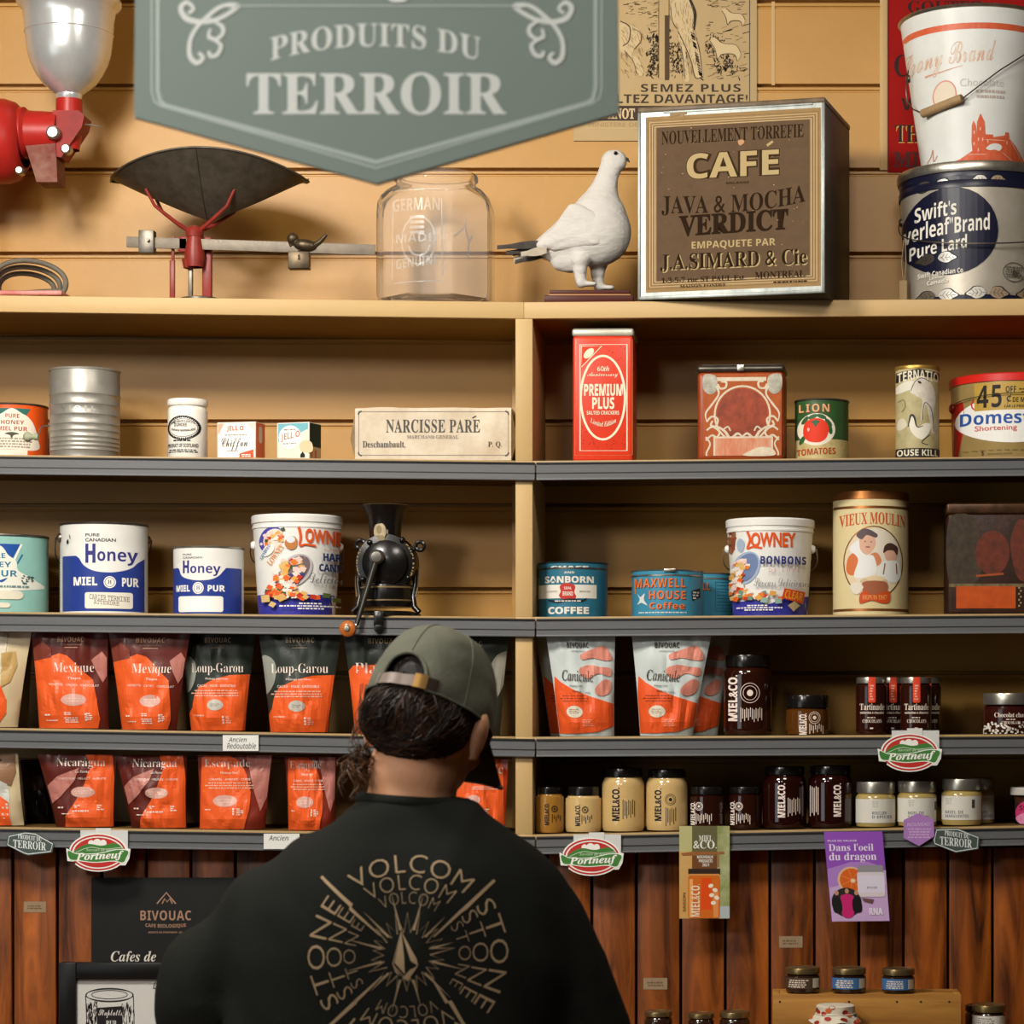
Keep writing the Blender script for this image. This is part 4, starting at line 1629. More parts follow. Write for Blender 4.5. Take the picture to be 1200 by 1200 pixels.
for s_ in (-1, 1):
    b = MB()
    b.tube([L(454 + s_ * 33, 668, -0.004), L(454 + s_ * 33.5, 685, -0.006), L(454 + s_ * 31, 700, -0.01), L(454 + s_ * 33, 712, -0.016), L(454 + s_ * 39, 718, -0.02)], [4 * k, 3.6 * k, 3.2 * k, 3.6 * k, 3.4 * k], BLK, 10)
    b.tube([L(454 + s_ * 36, 675, -0.006), L(454 + s_ * 36, 688, -0.008), L(454 + s_ * 34.5, 700, -0.012)], 1.2 * k, GILT, 6)
    b.build('leg', root)
b = MB()
b.box(L(446, 0).x, L(456, 0).x, -0.072, 0.0, 0.001, 0.007, BLK, 0.001)
b.box(L(445, 0).x, L(457, 0).x, -0.073, -0.0665, by_(735), 0.007, BLK, 0.002)
b.lathe([(0, 0.006), (6 * k, 0.004), (6.5 * k, 0), (0, 0)], BLK, 20, Matrix.Translation(L(451, 737, -0.068)) @ Matrix.Rotation(pi / 2, 4, 'X'))
b.build('clamp', root)
b = MB()
h0 = L(447, 655, -0.05)
b.lathe([(0, 0.012), (6 * k, 0.011), (8.5 * k, 0.007), (9 * k, 0.0), (6 * k, -0.008), (0, -0.008)], mat('#6f6c66', 0.3, metal=0.7), 24, Matrix.Translation(h0) @ Matrix.Rotation(pi / 2, 4, 'X'))
e0 = L(426, 734, -0.078)
b.tube([h0 + Vector((0, -0.004, 0)), h0.lerp(e0, 0.15), h0.lerp(e0, 0.5), h0.lerp(e0, 0.85), e0], [0.005, 0.0062, 0.0048, 0.0042, 0.004], mat('#33302b', 0.35, metal=0.4), 10)
cr = b.build('crank', root)
b = MB()
b.lathe([(0, -0.002), (6 * k, -0.002), (8.5 * k, 0.004), (9.8 * k, 0.011), (9 * k, 0.018), (6 * k, 0.022), (0, 0.023)], mat('#b5662a', 0.35, wear=0.3, wcol='#8a4a1c', scale=60, coat=0.3, name='orange_turned_wood'), 28, Matrix.Translation(L(418, 739, -0.084)) @ Matrix.Rotation(pi / 2, 4, 'X'))
b.lathe([(0, 0.0255), (3 * k, 0.025), (3.8 * k, 0.0225), (0, 0.0225)], STEEL, 16, Matrix.Translation(L(418, 739, -0.084)) @ Matrix.Rotation(pi / 2, 4, 'X'))
b.tube([L(426, 734, -0.08), L(418, 739, -0.083)], 0.003, STEEL, 8)
b.build('crank_knob', cr)
a = Art(lambda x, y: ((x - 451.5) * k, (BYH - y) * k))
a.ell(447.5, 624, 8.5, 11, '#3a3226')
a.ell(447.5, 624, 7.6, 10, mat('#b8a98a', 0.4, wear=0.5, wcol='#7d6c4c', scale=120))
a.ell(447, 622, 3.4, 5, '#8a7a5c')
a.blob([(443, 629), (452, 629), (453, 634), (442, 634)], '#8a7a5c')
a.rect(454.5, 622, 457.5, 627, '#7d7060')
a.build('maker_badge', root, lambda x, z, o: Vector(((18.6 * k + o) * sin(x / (18.6 * k)) + L(451.5, 0).x, -(18.6 * k + o + 0.0006) * cos(x / (18.6 * k)), z)), [(-12 + i * 2) * k for i in range(13)])

# ================================================================ top shelf
def top_z(X):
    return shelf_z(0, X)


# ---- electric coffee mill (body runs out of the frame on the left)
Ym = 0.095
k = sc(Ym)
X0 = PX(-30, Ym)
z0 = top_z(X0)
root = thing('coffee_mill', 'red electric coffee mill with polished metal hopper at the left end of the top shelf', 'coffee mill', (X0, Ym, z0))


def L(px, py, dy=0.0):
    return Vector(((px + 30) * k, dy, PZ(py, Ym) - z0))


REDP = mat('#a8241d', 0.38, wear=0.4, wcol='#6c1a16', scale=18, spec=0.25, name='red_enamel')
ALU = mat('#d6d8d6', 0.25, metal=0.6, wear=0.3, wcol='#9da09c', scale=18, bump=0.03, bscale=30, name='polished_aluminium')
cx = L(81, 0).x
b = MB()
hp = [(13.5, 117), (15, 113), (15, 111), (19, 108), (30, 99), (38, 88), (44, 76), (48, 62), (50, 45), (50.6, 41), (51.3, 40.5), (50.6, 39.5), (51.5, 26), (53, 14), (56, 11), (60, 6), (60, 1), (56, -2), (52, -40), (53, -42), (52, -44), (49, -42), (49, 45), (20, 104), (10, 116)]
b.lathe([(r * k, L(0, y).z) for r, y in hp], ALU, 72, Matrix.Translation((cx, 0, 0)))
b.build('hopper', root)
b = MB()
b.lathe([(12 * k, L(0, 176).z), (15.5 * k, L(0, 150).z), (15 * k, L(0, 117).z), (0, L(0, 117).z)], REDP, 40, Matrix.Translation((cx, 0, 0)))
b.prism([(p.x, p.z) for p in (L(66, 133), L(96, 133), L(103, 139), (L(100, 152)), L(76, 188), L(66, 186))], -16 * k, 16 * k, mat('#8f1d17', 0.5, spec=0.2, wear=0.5, wcol='#5c1612', scale=30))
b.build('neck', root)
b = MB()
MX = Matrix.Translation(L(0, 156)) @ Matrix.Rotation(pi / 2, 4, 'Y')
b.lathe([(0, L(70, 0).x - L(0, 0).x), (24 * k, L(70, 0).x - L(0, 0).x), (26 * k, 34 * k), (30 * k, 30 * k), (30 * k, 25 * k)], REDP, 48, MX)
b.build('grinding_head', root)
b = MB()
b.prism([(p.x, p.z) for p in (L(34, 172), L(70, 168), L(72, 217), L(48, 217))], -18 * k, 18 * k, mat('#6b2a20', 0.6, spec=0.2, wear=0.8, wcol='#8a6a58', scale=30))
b.build('spout', root)
b = MB()
prf = [(0, -150), (30, -148), (44, -138), (49, -120), (49, 8), (45, 20), (36, 27), (30, 29)]
b.lathe([(r * k, x * k) for r, x in prf], REDP, 56, Matrix.Translation(L(0, 166)) @ Matrix.Rotation(pi / 2, 4, 'Y'))
b.build('motor_housing', root)
for (px_, py_, r) in ((69, 161, 8), (84, 180, 6), (30, 205, 5)):
    b = MB()
    b.lathe([(0, 0.006), (r * k * 0.7, 0.006), (r * k, 0.003), (r * k, -0.012), (0, -0.012)], STEEL, 20, Matrix.Translation(L(px_, py_, -24 * k)) @ Matrix.Rotation(pi / 2, 4, 'X'))
    b.build('clamp_screw', root)
b = MB()
b.tube([L(95, 147, -0.01), L(108, 148, -0.012), L(120, 151, -0.014)], 0.0013, STEEL, 8)
b.build('adjusting_pin', root)
b = MB()
b.lathe([(20 * k, 0.004), (17 * k, L(0, 300).z), (18 * k, L(0, 215).z), (24 * k, L(0, 190).z)], REDP, 40, Matrix.Translation(L(-60, 0) * 1.0 - Vector((0, 0, L(-60, 0).z))))
b.build('pedestal', root)
b = MB()
b.box(L(-160, 0).x, L(89, 0).x, -0.09, 0.09, 0, 0.009, mat('#c98f84', 0.45, wear=0.8, wcol='#a83a30', scale=26, name='worn_red_paint'), 0.004)
b.build('base_plate', root)

# coiled flex lying on the mill's base plate
b = MB()
pts = []
for i in range(150):
    t = i / 149
    a_ = radians(200) - t * 2 * pi * 2.6
    r = (45 - 14 * t) * k
    cxp = 44 - 14 * t
    p = Vector((L(cxp, 0).x + r * cos(a_), -0.045 + 0.055 * t + 0.012 * sin(a_ * 2), 0.0145 + max(0.0, (sin(a_) + 0.25)) * 30 * k * (1.0 - 0.35 * t)))
    pts.append(p)
b.tube(pts, 0.0046, mat('#6a6456', 0.6, wear=0.4, scale=50, name='grey_rubber_flex'), 10)
o = b.build('power_cord', None, (X0, Ym, z0))
tag(o, 'grey coiled electric flex lying on the base plate of the coffee mill', 'cord')

# ---- balance scale
Yb = 0.042
k = sc(Yb)
X0 = PX(228, Yb)
z0 = top_z(X0)
root = thing('balance_scale', 'antique red balance scale with a boat-shaped tin pan and long beam', 'scale', (X0, Yb, z0))
L = lambda px, py, dy=0.0: Vector(((px - 228) * k, dy, PZ(py, Yb) - z0))
PANM = mat('#5f594d', 0.45, metal=0.6, wear=0.7, wcol='#3d3830', scale=50, bump=0.1, bscale=120, name='tarnished_pan')
RED2 = mat('#8c2a20', 0.4, wear=0.6, wcol='#5d2a22', scale=50, name='chipped_red_iron')
b = MB()
rx = 116 * k


def pan(u, v, off=0.0):
    U = -1 + 2 * u
    S = -1 + 2 * v
    x = L(246, 0).x + U * rx
    rim = 213 - 27 * (1 - U * U)
    keel = 213 + 46 * (1 - abs(U) ** 1.15) - 3 * abs(U)
    y = 62 * k * sqrt(max(0.0, 1 - U * U)) * S
    py = keel + (rim - keel) * abs(S) ** 1.25
    return Vector((x, y, L(0, py).z + off))


b.grid(lambda u, v: pan(u, v), 48, 20, PANM)
b.grid(lambda u, v: pan(u, v, 0.0016) * 1.0, 48, 20, PANM)
for s_ in (0, 1):
    b.tube([pan(i / 40, s_) for i in range(41)], 0.0018, PANM, 8)
b.tube([pan(0.485, 0.5 * i / 12) + Vector((0, -0.0012, -0.0006)) for i in range(13)], 0.0012, PANM, 6)
b.build('weighing_pan', root)
b = MB()
for sx in (-1, 1):
    for dy in (-0.028, 0.03):
        b.tube([L(228 + sx * 4, 272), L(228 + sx * 20, 262, dy * 0.5), L(228 + sx * 42, 245, dy), L(228 + sx * 52, 226, dy * 1.25)], [0.004, 0.0036, 0.003, 0.0028], RED2, 8)
b.lathe([(0, L(0, 264).z), (7 * k, L(0, 266).z), (11 * k, L(0, 272).z), (10 * k, L(0, 278).z), (0, L(0, 279).z)], RED2, 24)
b.build('pan_cradle', root)
b = MB()
b.box(L(236, 0).x, L(247, 0).x, 0.004, 0.016, 0.002, L(0, 277).z, RED2, 0.002)
b.box(L(221, 0).x, L(226, 0).x, -0.004, 0.004, 0.002, L(0, 300).z, DSTEEL, 0.001)
b.box(L(210, 0).x, L(222, 0).x, -0.012, 0.012, L(0, 297).z, L(0, 278).z, RED2, 0.003)
b.lathe([(10 * k, L(0, 314).z), (12 * k, L(0, 300).z), (9 * k, L(0, 279).z), (0, L(0, 278).z)], RED2, 24, Matrix.Translation((L(229, 0).x, -0.006, 0)))
b.lathe([(0, L(0, 317).z), (6 * k, L(0, 315).z), (8 * k, L(0, 305).z)], RED2, 20, Matrix.Translation((L(222, 0).x, -0.006, 0)))
b.lathe([(26 * k, 0), (26 * k, 0.003), (22 * k, 0.005), (0, 0.006)], DSTEEL, 40, Matrix.Translation((L(235, 0).x, 0.0, 0)))
b.build('stand', root)
b = MB()
b.box(L(199, 0).x, L(205, 0).x, -0.003, 0.003, 0.003, L(0, 305).z, RED2, 0.001)
b.box(L(201, 0).x, L(204.5, 0).x, -0.002, 0.002, L(0, 305).z, L(0, 277).z, RED2, 0.0008)
b.box(L(186, 0).x, L(206, 0).x, -0.007, 0.007, 0, 0.005, RED2, 0.001)
b.build('pointer_post', root)
b = MB()
BEAM = mat('#857a6a', 0.5, metal=0.15, wear=0.6, wcol='#5d564b', scale=40)
vs = b.box(L(150, 0).x, L(441, 0).x, -0.012, -0.008, 0, 12.5 * k, BEAM, 0.0006)
for v in vs:
    t = (v.co.x - L(150, 0).x) / (L(441, 0).x - L(150, 0).x)
    v.co.z += L(0, 291).z - t * 9.5 * k
for q in range(34):
    x = L(255 + q * 5.2, 0).x
    zt = L(0, 279 + (255 + q * 5.2 - 150) / 291 * 9.5).z
    b.box(x, x + 0.0006, -0.0124, -0.0118, zt - 0.005, zt - 0.0005, INKM if False else DSTEEL)
b.build('beam', root)
b = MB()
b.box(L(165.5, 0).x, L(183, 0).x, -0.02, 0.002, L(0, 298.5).z, L(0, 272).z, DSTEEL, 0.0008)
b.lathe([(0, 0.007), (0.003, 0.007), (0.003, 0), (0, 0)], DSTEEL, 12, Matrix.Translation(L(177, 284, -0.02)) @ Matrix.Rotation(pi / 2, 4, 'X'))
b.build('counterweight', root)
b = MB()
BRZ = mat('#574a38', 0.4, metal=0.7, wear=0.6, wcol='#2f2a22', scale=60, name='dark_bronze')
b.box(L(340, 0).x, L(364.5, 0).x, -0.021, 0.0, L(0, 317).z, L(0, 297).z, BRZ, 0.0012)
po = b.build('poise_weight', root)
b = MB()
b.ball(L(344.5, 281, -0.011), (7 * k, 6 * k, 7 * k), BRZ, 16)
b.ball(L(359, 289, -0.011), (14.5 * k, 7.5 * k, 7.5 * k), BRZ, 16, Matrix.Rotation(radians(8), 4, 'Y'))
b.tube([L(338.5, 284, -0.011), L(342, 290, -0.011), L(345, 286, -0.011)], [0.0008, 0.003, 0.004], BRZ, 8)
b.tube([L(366, 291, -0.011), L(376, 285, -0.011), L(384, 276, -0.011)], [0.007, 0.005, 0.003], BRZ, 8)
b.tube([L(352, 295, -0.013), L(353, 303, -0.021), L(353, 307, -0.0215)], 0.0022, BRZ, 8)
remesh(b, 'bird_figure', 0.0011, 3, po, BRZ)

# ---- big glass jar
c = Can('glass_jar', 'large clear glass counter jar with embossed lettering behind the hanging sign', 'jar', 0, 442, 580, 190, 0.02)
R, h = c.R, c.h
GL = thinglass('#ffffff', 0.05, 'dust_and_glare_glass', 1.0, 0.055)  # white haze mixed into the colour for dust and reflected light


def octo(a_, e):
    """between a circle (e=0) and an eight-sided section (e=1)"""
    t = (a_ + pi / 8) % (pi / 4) - pi / 8
    return 1 - e + e * (0.955 / cos(t)) ** 1.0


zz = lambda y: (c.by - y) * c.kz
prof = [(0.0, 0.004, 0), (0.70, 0.0025, 0.6), (0.88, 0.0, 0.8), (0.97, zz(347), 1), (1.0, zz(338), 1), (1.0, zz(240), 1), (0.985, zz(228), 0.9), (0.93, zz(219), 0.6), (0.82, zz(211), 0.3), (0.70, zz(206), 0.1), (0.665, zz(202), 0), (0.67, zz(199), 0), (0.71, zz(197.5), 0), (0.715, zz(194), 0), (0.70, zz(191.5), 0),
        (0.66, zz(191), 0), (0.645, zz(194), 0), (0.63, zz(203), 0), (0.66, zz(208), 0.1), (0.80, zz(215), 0.3), (0.93, zz(226), 0.7), (0.955, zz(238), 1), (0.955, zz(335), 1), (0.93, zz(342), 1), (0.8, zz(345), 0.8), (0.4, zz(344), 0), (0, zz(343), 0)]
b = MB()
NS = 96
rings = []
for r, z, e in prof:
    if r == 0:
        v = b.bm.verts.new((0, 0, z))
        rings.append([v] * NS)
    else:
        rings.append([b.bm.verts.new((r * R * octo(2 * pi * i / NS, e) * sin(2 * pi * i / NS), -r * R * octo(2 * pi * i / NS, e) * cos(2 * pi * i / NS), z)) for i in range(NS)])
for j in range(len(prof) - 1):
    for i in range(NS):
        q = []
        for v in (rings[j][i], rings[j][(i + 1) % NS], rings[j + 1][(i + 1) % NS], rings[j + 1][i]):
            if v not in q:
                q.append(v)
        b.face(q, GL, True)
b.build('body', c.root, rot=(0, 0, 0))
FR = bpy.data.materials.new('embossed_glass')
FR.use_nodes = True
_b = FR.node_tree.nodes['Principled BSDF']
_b.inputs['Base Color'].default_value = (0.9, 0.87, 0.8, 1)
_b.inputs['Roughness'].default_value = 0.15
_b.inputs['Alpha'].default_value = 0.22
a = c.art()
a.text('GERMAN', 'sans', 468, 231, 524, 246, FR)
a.ring(499, 281, 20, 28, 2.2, FR)
for q in range(4):
    a.rect(489, 252 + q * 6, 506, 255.5 + q * 6, FR)
a.text('MADE', 'sans', 472, 273, 518, 283, FR)
a.ring(500, 287, 12, 12, 2.5, FR, a0=0, a1=180)
a.text('GENUINE', 'sans', 472, 300, 522, 312, FR, slope=-4)
a.curve([(540, 276), (548, 268), (552, 262)], 1.6, FR)
a.curve([(552, 250), (553, 268), (556, 280)], 1.6, FR)
a.curve([(560, 272), (556, 282), (555, 300)], 1.6, FR)
for y in (222, 330):
    a.line([(470, y), (525, y - 1)], 1.2, FR)
a.line([(526, 232), (527, 325)], 1.4, FR)
a.line([(468, 232), (467, 325)], 1.2, FR)
a.build('embossed_front', c.root, cyl_map(R * 0.995), cyl_slices(R), clip=(-0.97 * R, 0.97 * R))

# ---- stuffed white ptarmigan on a plinth
Yt = 0.064
k = sc(Yt)
X0 = PX(694, Yt)
z0 = top_z(X0)
root = thing('stuffed_ptarmigan', 'stuffed white ptarmigan standing on a dark red wooden plinth', 'stuffed bird', (X0, Yt, z0))
L = lambda px, py, dy=0.0: Vector(((px - 694) * k, dy, PZ(py, Yt) - z0))
b = MB()
WD = mat('#4a1a10', 0.45, spec=0.2, wear=0.4, wcol='#2f0f0a', scale=20, stretch=(0.2, 1, 1), name='mahogany')
b.box(L(641, 0).x, L(744, 0).x, -0.06, 0.06, 0, 8 * k, WD, 0.0012)
b.box(L(646, 0).x, L(741, 0).x, -0.055, 0.055, 8 * k, 10 * k, mat('#a87a4a', 0.4), 0.0008)
b.box(L(647, 0).x, L(740, 0).x, -0.053, 0.053, 10 * k, 15 * k, WD, 0.0012)
b.build('plinth', root)
FEA = mat('#c6c3bc', 0.75, wear=0.15, wcol='#b9b3a6', scale=40, bump=0.8, bscale=75, stretch=(0.45, 1, 1.3), name='white_feathers')
b = MB()


def chain(pts, seg=32, flat=0.75):
    """row of overlapping ellipsoid slices following a spine: (px, py, r_px)"""
    for i in range(len(pts) - 1):
        (x0, y0, r0), (x1, y1, r1) = pts[i], pts[i + 1]
        n = max(2, int(sqrt((x1 - x0) ** 2 + (y1 - y0) ** 2) / (min(r0, r1) * 0.3)))
        for j in range(n + 1):
            t = j / n
            r = (r0 + (r1 - r0) * t) * k
            b.ball(L(x0 + (x1 - x0) * t, y0 + (y1 - y0) * t), (r, r * flat, r), FEA, seg)


chain([(718, 189.5, 14), (722, 188.5, 13)])
chain([(718, 191, 13.5), (712, 206, 12.5), (708, 222, 16), (704, 238, 22), (702, 256, 33), (700, 272, 40)])
chain([(700, 272, 40), (684, 277, 35), (664, 283, 25), (645, 289, 17), (630, 292, 9)])
chain([(668, 300, 20), (658, 305, 13), (652, 301, 8)])
for dy, xa, xb in ((-0.018, 681, 684), (0.02, 700, 706)):
    for (x, y, r) in ((xa, 306, 12), (xa - 0.5, 318, 9), (xa, 327, 7.5), (xa + 1, 333, 7)):
        b.ball(L(x, y, dy), r * k, FEA, 14)
    for t in range(4):
        b.ball(L(xa + 3 + t * 4, 335, dy), (5.5 * k, 6 * k, 3.2 * k), FEA, 12)
remesh(b, 'body', 0.0032, 5, root, FEA)
for s_, dy in ((-1, -0.040), (1, 0.042)):      # wing with layered feathers
    b = MB()
    for q, (x0, y0, x1, y1, r) in enumerate(((688, 262, 640, 287, 13), (690, 272, 636, 291, 11), (694, 283, 650, 293, 9), (680, 254, 652, 276, 10))):
        for j in range(9):
            t = j / 8
            rr = r * (1 - 0.55 * t) * k
            b.ball(L(x0 + (x1 - x0) * t, y0 + (y1 - y0) * t, dy * (0.92 - 0.45 * t)), (rr * 1.6, 0.008, rr), FEA, 12, Matrix.Rotation(radians(22), 4, 'Y'))
    remesh(b, 'wing', 0.0025, 3, root, FEA)
DKF = mat('#2e2a26', 0.7, wear=0.4, wcol='#5f584e', scale=60)
LGF = mat('#b3a894', 0.7, wear=0.4, wcol='#6b6252', scale=60)
for (x0, y0, x1, y1, wd, dy, m) in ((640, 288, 584, 292.5, 4.5, -0.02, DKF), (638, 286, 592, 290, 4, -0.005, LGF), (640, 292, 594, 298, 4.5, -0.012, DKF), (640, 294, 602, 304, 5, 0.0, LGF), (640, 298, 604, 308, 4.5, -0.006, DKF), (642, 296, 612, 301, 5, -0.024, LGF), (636, 290, 600, 296, 5, 0.014, DKF)):
    b = MB()
    pts = []
    for i in range(9):
        t = i / 8
        pts.append((L(x0 + (x1 - x0) * t, y0 + (y1 - y0) * t, dy), wd * k * (0.55 + 0.45 * sin(pi * min(1, t * 1.15 + 0.12)))))
    rows = []
    for p, wv in pts:
        rows.append([b.bm.verts.new(p + Vector((0, dd, dz))) for dd, dz in ((-0.001, wv), (-0.002, 0), (-0.001, -wv), (0.002, 0))])
    for i in range(8):
        for j in range(4):
            b.face([rows[i][j], rows[i][(j + 1) % 4], rows[i + 1][(j + 1) % 4], rows[i + 1][j]], m, True)
    b.face(rows[0], m)
    b.face(rows[-1][::-1], m)
    b.build('tail_feather', root)
b = MB()
b.tube([L(732, 186.5), L(735.5, 187), L(738, 190.5)], [0.0042, 0.003, 0.0004], mat('#3a3630', 0.4), 10)
b.build('beak', root)
for s_ in (-1, 1):
    b = MB()
    b.ball(L(722, 181.5, s_ * 0.0138), (0.0034, 0.0034, 0.0034), mat('#0c0a09', 0.1), 14)
    b.build('eye', root)

# ---- cafe box
TH_ = radians(-13.5)
YR = -0.075
Xr = PX(966, YR)
zc = top_z(Xr)
W = 0.3277
Hc = PZ(120, YR) - zc
Hl = PZ(113.5, YR) - zc
org = Vector((Xr - W * cos(TH_), YR + W * sin(-TH_), zc))
root = thing('coffee_crate', 'large dark square coffee box with a faded brown paper label', 'box', org, 0)
root.rotation_euler = (0, 0, TH_)
GAL = mat('#8b908c', 0.4, metal=0.5, wear=0.6, wcol='#5b5f5b', scale=50, stretch=(1, 1, .3), name='galvanised_edge')
DKT = mat('#241c14', 0.45, wear=0.7, wcol='#4a3824', scale=14, bump=0.1, name='dark_japanned_tin')
DPT = 0.215
b = MB()
b.box(0, W, 0.0008, DPT, 0, Hc, DKT, 0.002)
b.build('body', root)
b = MB()
b.box(-0.001, W + 0.001, -0.0005, DPT + 0.001, Hc + 0.0002, Hl, mat('#4a3a28', 0.45, wear=0.8, wcol='#7d6a4c', scale=30), 0.002)
b.build('lid', root)
kk = W / 220.0
# label art in its own square of 220 x 237
ky = Hc / 237.0
a = Art(lambda x, y: (x * kk, Hc - y * ky))
HH = 237.0
a.rect(0, 0, 220, HH, GAL)
a.rect(1.5, 0, 3, HH, '#3f423f')
PAP = mat('#96794f', 0.7, spec=0.2, wear=0.5, wcol='#7d6238', scale=30, name='aged_label_border')
a.rect(9, 6, 216, HH - 9, PAP)
for d, cc in ((2.5, '#6d5432'), (5, '#c2a97c'), (6.5, '#6d5432'), (8, '#c2a97c'), (9.6, '#5d4a30'), (11, '#c9b186')):
    a.line([(9 + d, 8 + d), (216 - d, 8 + d), (216 - d, HH - 11 - d), (9 + d, HH - 11 - d)], 0.9, cc, closed=True)
BRN = mat('#57432f', 0.75, spec=0.2, wear=0.5, wcol='#665038', scale=45, name='faded_brown_label')
a.rect(22, 20, 203, HH - 23, BRN)
LDK, LCR, LIN = mat('#291d12', 0.9, spec=0.05), mat('#ab976b', 0.8, spec=0.1), mat('#38291a', 0.9, spec=0.05)
a.text('NOUVELLEMENT TORREFIE', 'serif', 28, 25, 196, 42, LDK)
a.text('CAFE', 'sans', 57, 54, 168, 88, LIN, bold=0.06)
a.text('CAFE', 'sans', 58, 55, 167, 87, LCR, bold=0.005)
a.line([(153, 50), (160, 45)], 3.0, LCR)
a.text('MELANGE', 'sans', 105, 93, 132, 96, LDK)
a.text('JAVA & MOCHA', 'serif', 28, 100, 198, 127, LDK, fn=lambda u, v: (28 + 170 * u, 100 + 25 * v + 9 - 9 * (2 * u - 1) ** 2 * (1 if u > .5 else 0.3)))
a.text('VERDICT', 'serif', 49, 131, 178, 158, LDK, slope=-3, bold=0.02)
a.text('EMPAQUETE PAR', 'sans', 64, 166, 163, 177, LCR)
a.text('J.A.SIMARD & Cie', 'serif', 28, 182, 201, 204, LCR)
a.text('J.A.SIMARD & Cie', 'serif', 26.5, 180.5, 199.5, 202.5, LDK)
a.text('1-3-5-7 rue ST PAUL Est.', 'serif', 28, 210, 128, 217, LDK)
a.text('MONTREAL.', 'serif', 139, 207.5, 199, 216, LDK)
a.text('MAISON FONDEE', 'serif', 50, 220, 105, 223.5, LDK)
a.small(158, 220, 200, 223, 1, LDK, 5)
rnd = random.Random(4)
for q in range(46):
    x, y = rnd.uniform(24, 200), rnd.uniform(22, HH - 26)
    s_ = rnd.uniform(0.3, 1.0)
    a.poly([(x, y), (x + s_ * 2.4, y + s_ * rnd.uniform(-1, 1)), (x + s_, y + s_)], '#b89c6e', up=False)
a.poly([(38, 0), (58, 0), (58, 5), (55, 5), (54, 16), (53, 5), (38, 8)], mat('#8d6f47', 0.6))
a.blob([(119, 42), (125, 41), (126, 45), (121, 48)], '#b5845a')
a.build('paper_label', root, lambda x, z, o: Vector((x, 0.0006 - o, z)))
b = MB()
for (x0, x1) in ((-0.0006, 0.004), (W - 0.004, W + 0.0008)):
    b.box(x0, x1, -0.0016, 0.004, 0, Hc, GAL, 0.0006)
b.box(0, W, -0.0016, 0.004, -0.0, 0.006, GAL, 0.0006)
b.box(0.045, W - 0.02, -0.0012, 0.003, Hc - 0.003, Hc + 0.0005, GAL, 0.0004)
b.build('metal_edging', root)

# ---- lard pail and the chocolate pail on it
c = Can('lard_pail', 'dark blue and silver lard pail supporting the white pail', 'pail', 0, 1052, 1238, 187.5, 0.004)
R, h = c.R, c.h
Rf = lambda z: c.R * (0.875 + 0.115 * max(0, min(1, z / c.h)))
SIL = mat('#b5aea0', 0.35, metal=0.35, wear=0.35, wcol='#8d8473', scale=26, name='silver_printed_tin')
NAV = mat('#14162b', 0.32, wear=0.2, wcol='#12142a', scale=30, name='navy_printed_tin')
b = MB()
b.lathe([(0, 0.001), (Rf(0) - 0.002, 0), (Rf(0.002), 0.002), (Rf(h * .93), h * .93)], SIL, 96)
b.build('body', c.root)
b = MB()
zl = PZ(211, 0.004) - c.z0
zt_ = h
b.lathe([(R * 0.985, zl - 0.01), (R * 0.99, zl), (R * 0.975, zl + 0.004), (R * 0.985, zt_ - 0.018), (R, zt_ - 0.017)], NAV, 96)
b.lathe([(R, zt_ - 0.017), (R + 0.0015, zt_ - 0.013), (R + 0.0015, zt_ - 0.004), (R, zt_), (R - 0.004, zt_), (R - 0.005, zt_ - 0.0006), (0, zt_ - 0.0006)], STEEL, 96)
b.build('lid', c.root)
cR = c.R
a = c.art()
a.rect(1030, 205, 1260, 216, NAV)


def leafpair(x, y, s_, m1, m2, ol='#1c1a1a'):
    for sg, m in ((-1, m1), (1, m2)):
        o_ = [(x + sg * 2 * s_, y), (x + sg * 6 * s_, y - 6 * s_), (x + sg * 14 * s_, y - 7 * s_), (x + sg * 19 * s_, y - 3 * s_), (x + sg * 24 * s_, y + 1 * s_), (x + sg * 19 * s_, y + 4 * s_), (x + sg * 13 * s_, y + 7 * s_), (x + sg * 6 * s_, y + 5 * s_)]
        a.blob(o_, ol)
        a.blob([(x + (px_ - x) * 0.93, y + (py_ - y) * 0.88) for px_, py_ in o_], m)
        a.line([(x + sg * 3 * s_, y), (x + sg * 20 * s_, y + 1)], 0.6, ol)
        for q in range(3):
            a.line([(x + sg * (6 + q * 4) * s_, y), (x + sg * (9 + q * 4) * s_, y - 4 * s_)], 0.5, ol, up=False)
            a.line([(x + sg * (6 + q * 4) * s_, y), (x + sg * (9 + q * 4) * s_, y + 4 * s_)], 0.5, ol, up=False)


PLF, GLF = mat('#c9c6bd', 0.3, metal=0.3), mat('#9d8a72', 0.4, metal=0.2)
leafpair(1088, 213, 1.0, mat('#3f3a33', .5), PLF)
leafpair(1151, 211, 1.0, PLF, GLF)
leafpair(1214, 212, 1.0, GLF, PLF)
a.ell(1107, 268, 55, 51, NAV, rot=0)
a.text("Swift's", 'sans', 1068, 233, 1114, 251, CW, slope=-4)
a.text('Silverleaf"Brand', 'sans', 1041, 252, 1152, 272, CW, slope=-8)
a.text('Pure Lard', 'sans', 1063, 276, 1126, 292, CW, slope=-7)
leafpair(1092, 298, 1.0, mat('#3a342c', .5), PLF)
a.text('Swift Canadian Co.', 'sans', 1072, 312, 1123, 318, CW, slope=-2)
a.text('Limited', 'sans', 1085, 318, 1100, 322, CW, slope=-1)
a.text('Canada', 'sans', 1082, 323, 1105, 328, CW, slope=-1)
a.ring(1181, 316, 13, 11, 1.0, '#5a5348')
a.small(1170, 309, 1192, 323, 5, '#5a5348', 4)
a.ell(1182, 318, 3, 4, '#3f3a33')
a.rect(1040, 343, 1250, 352, NAV)
leafpair(1093, 342, 1.05, mat('#5a5346', .5), PLF)
leafpair(1150, 341, 1.1, PLF, GLF)
leafpair(1209, 341, 1.1, GLF, GLF)
c.lay(a, R=Rf)
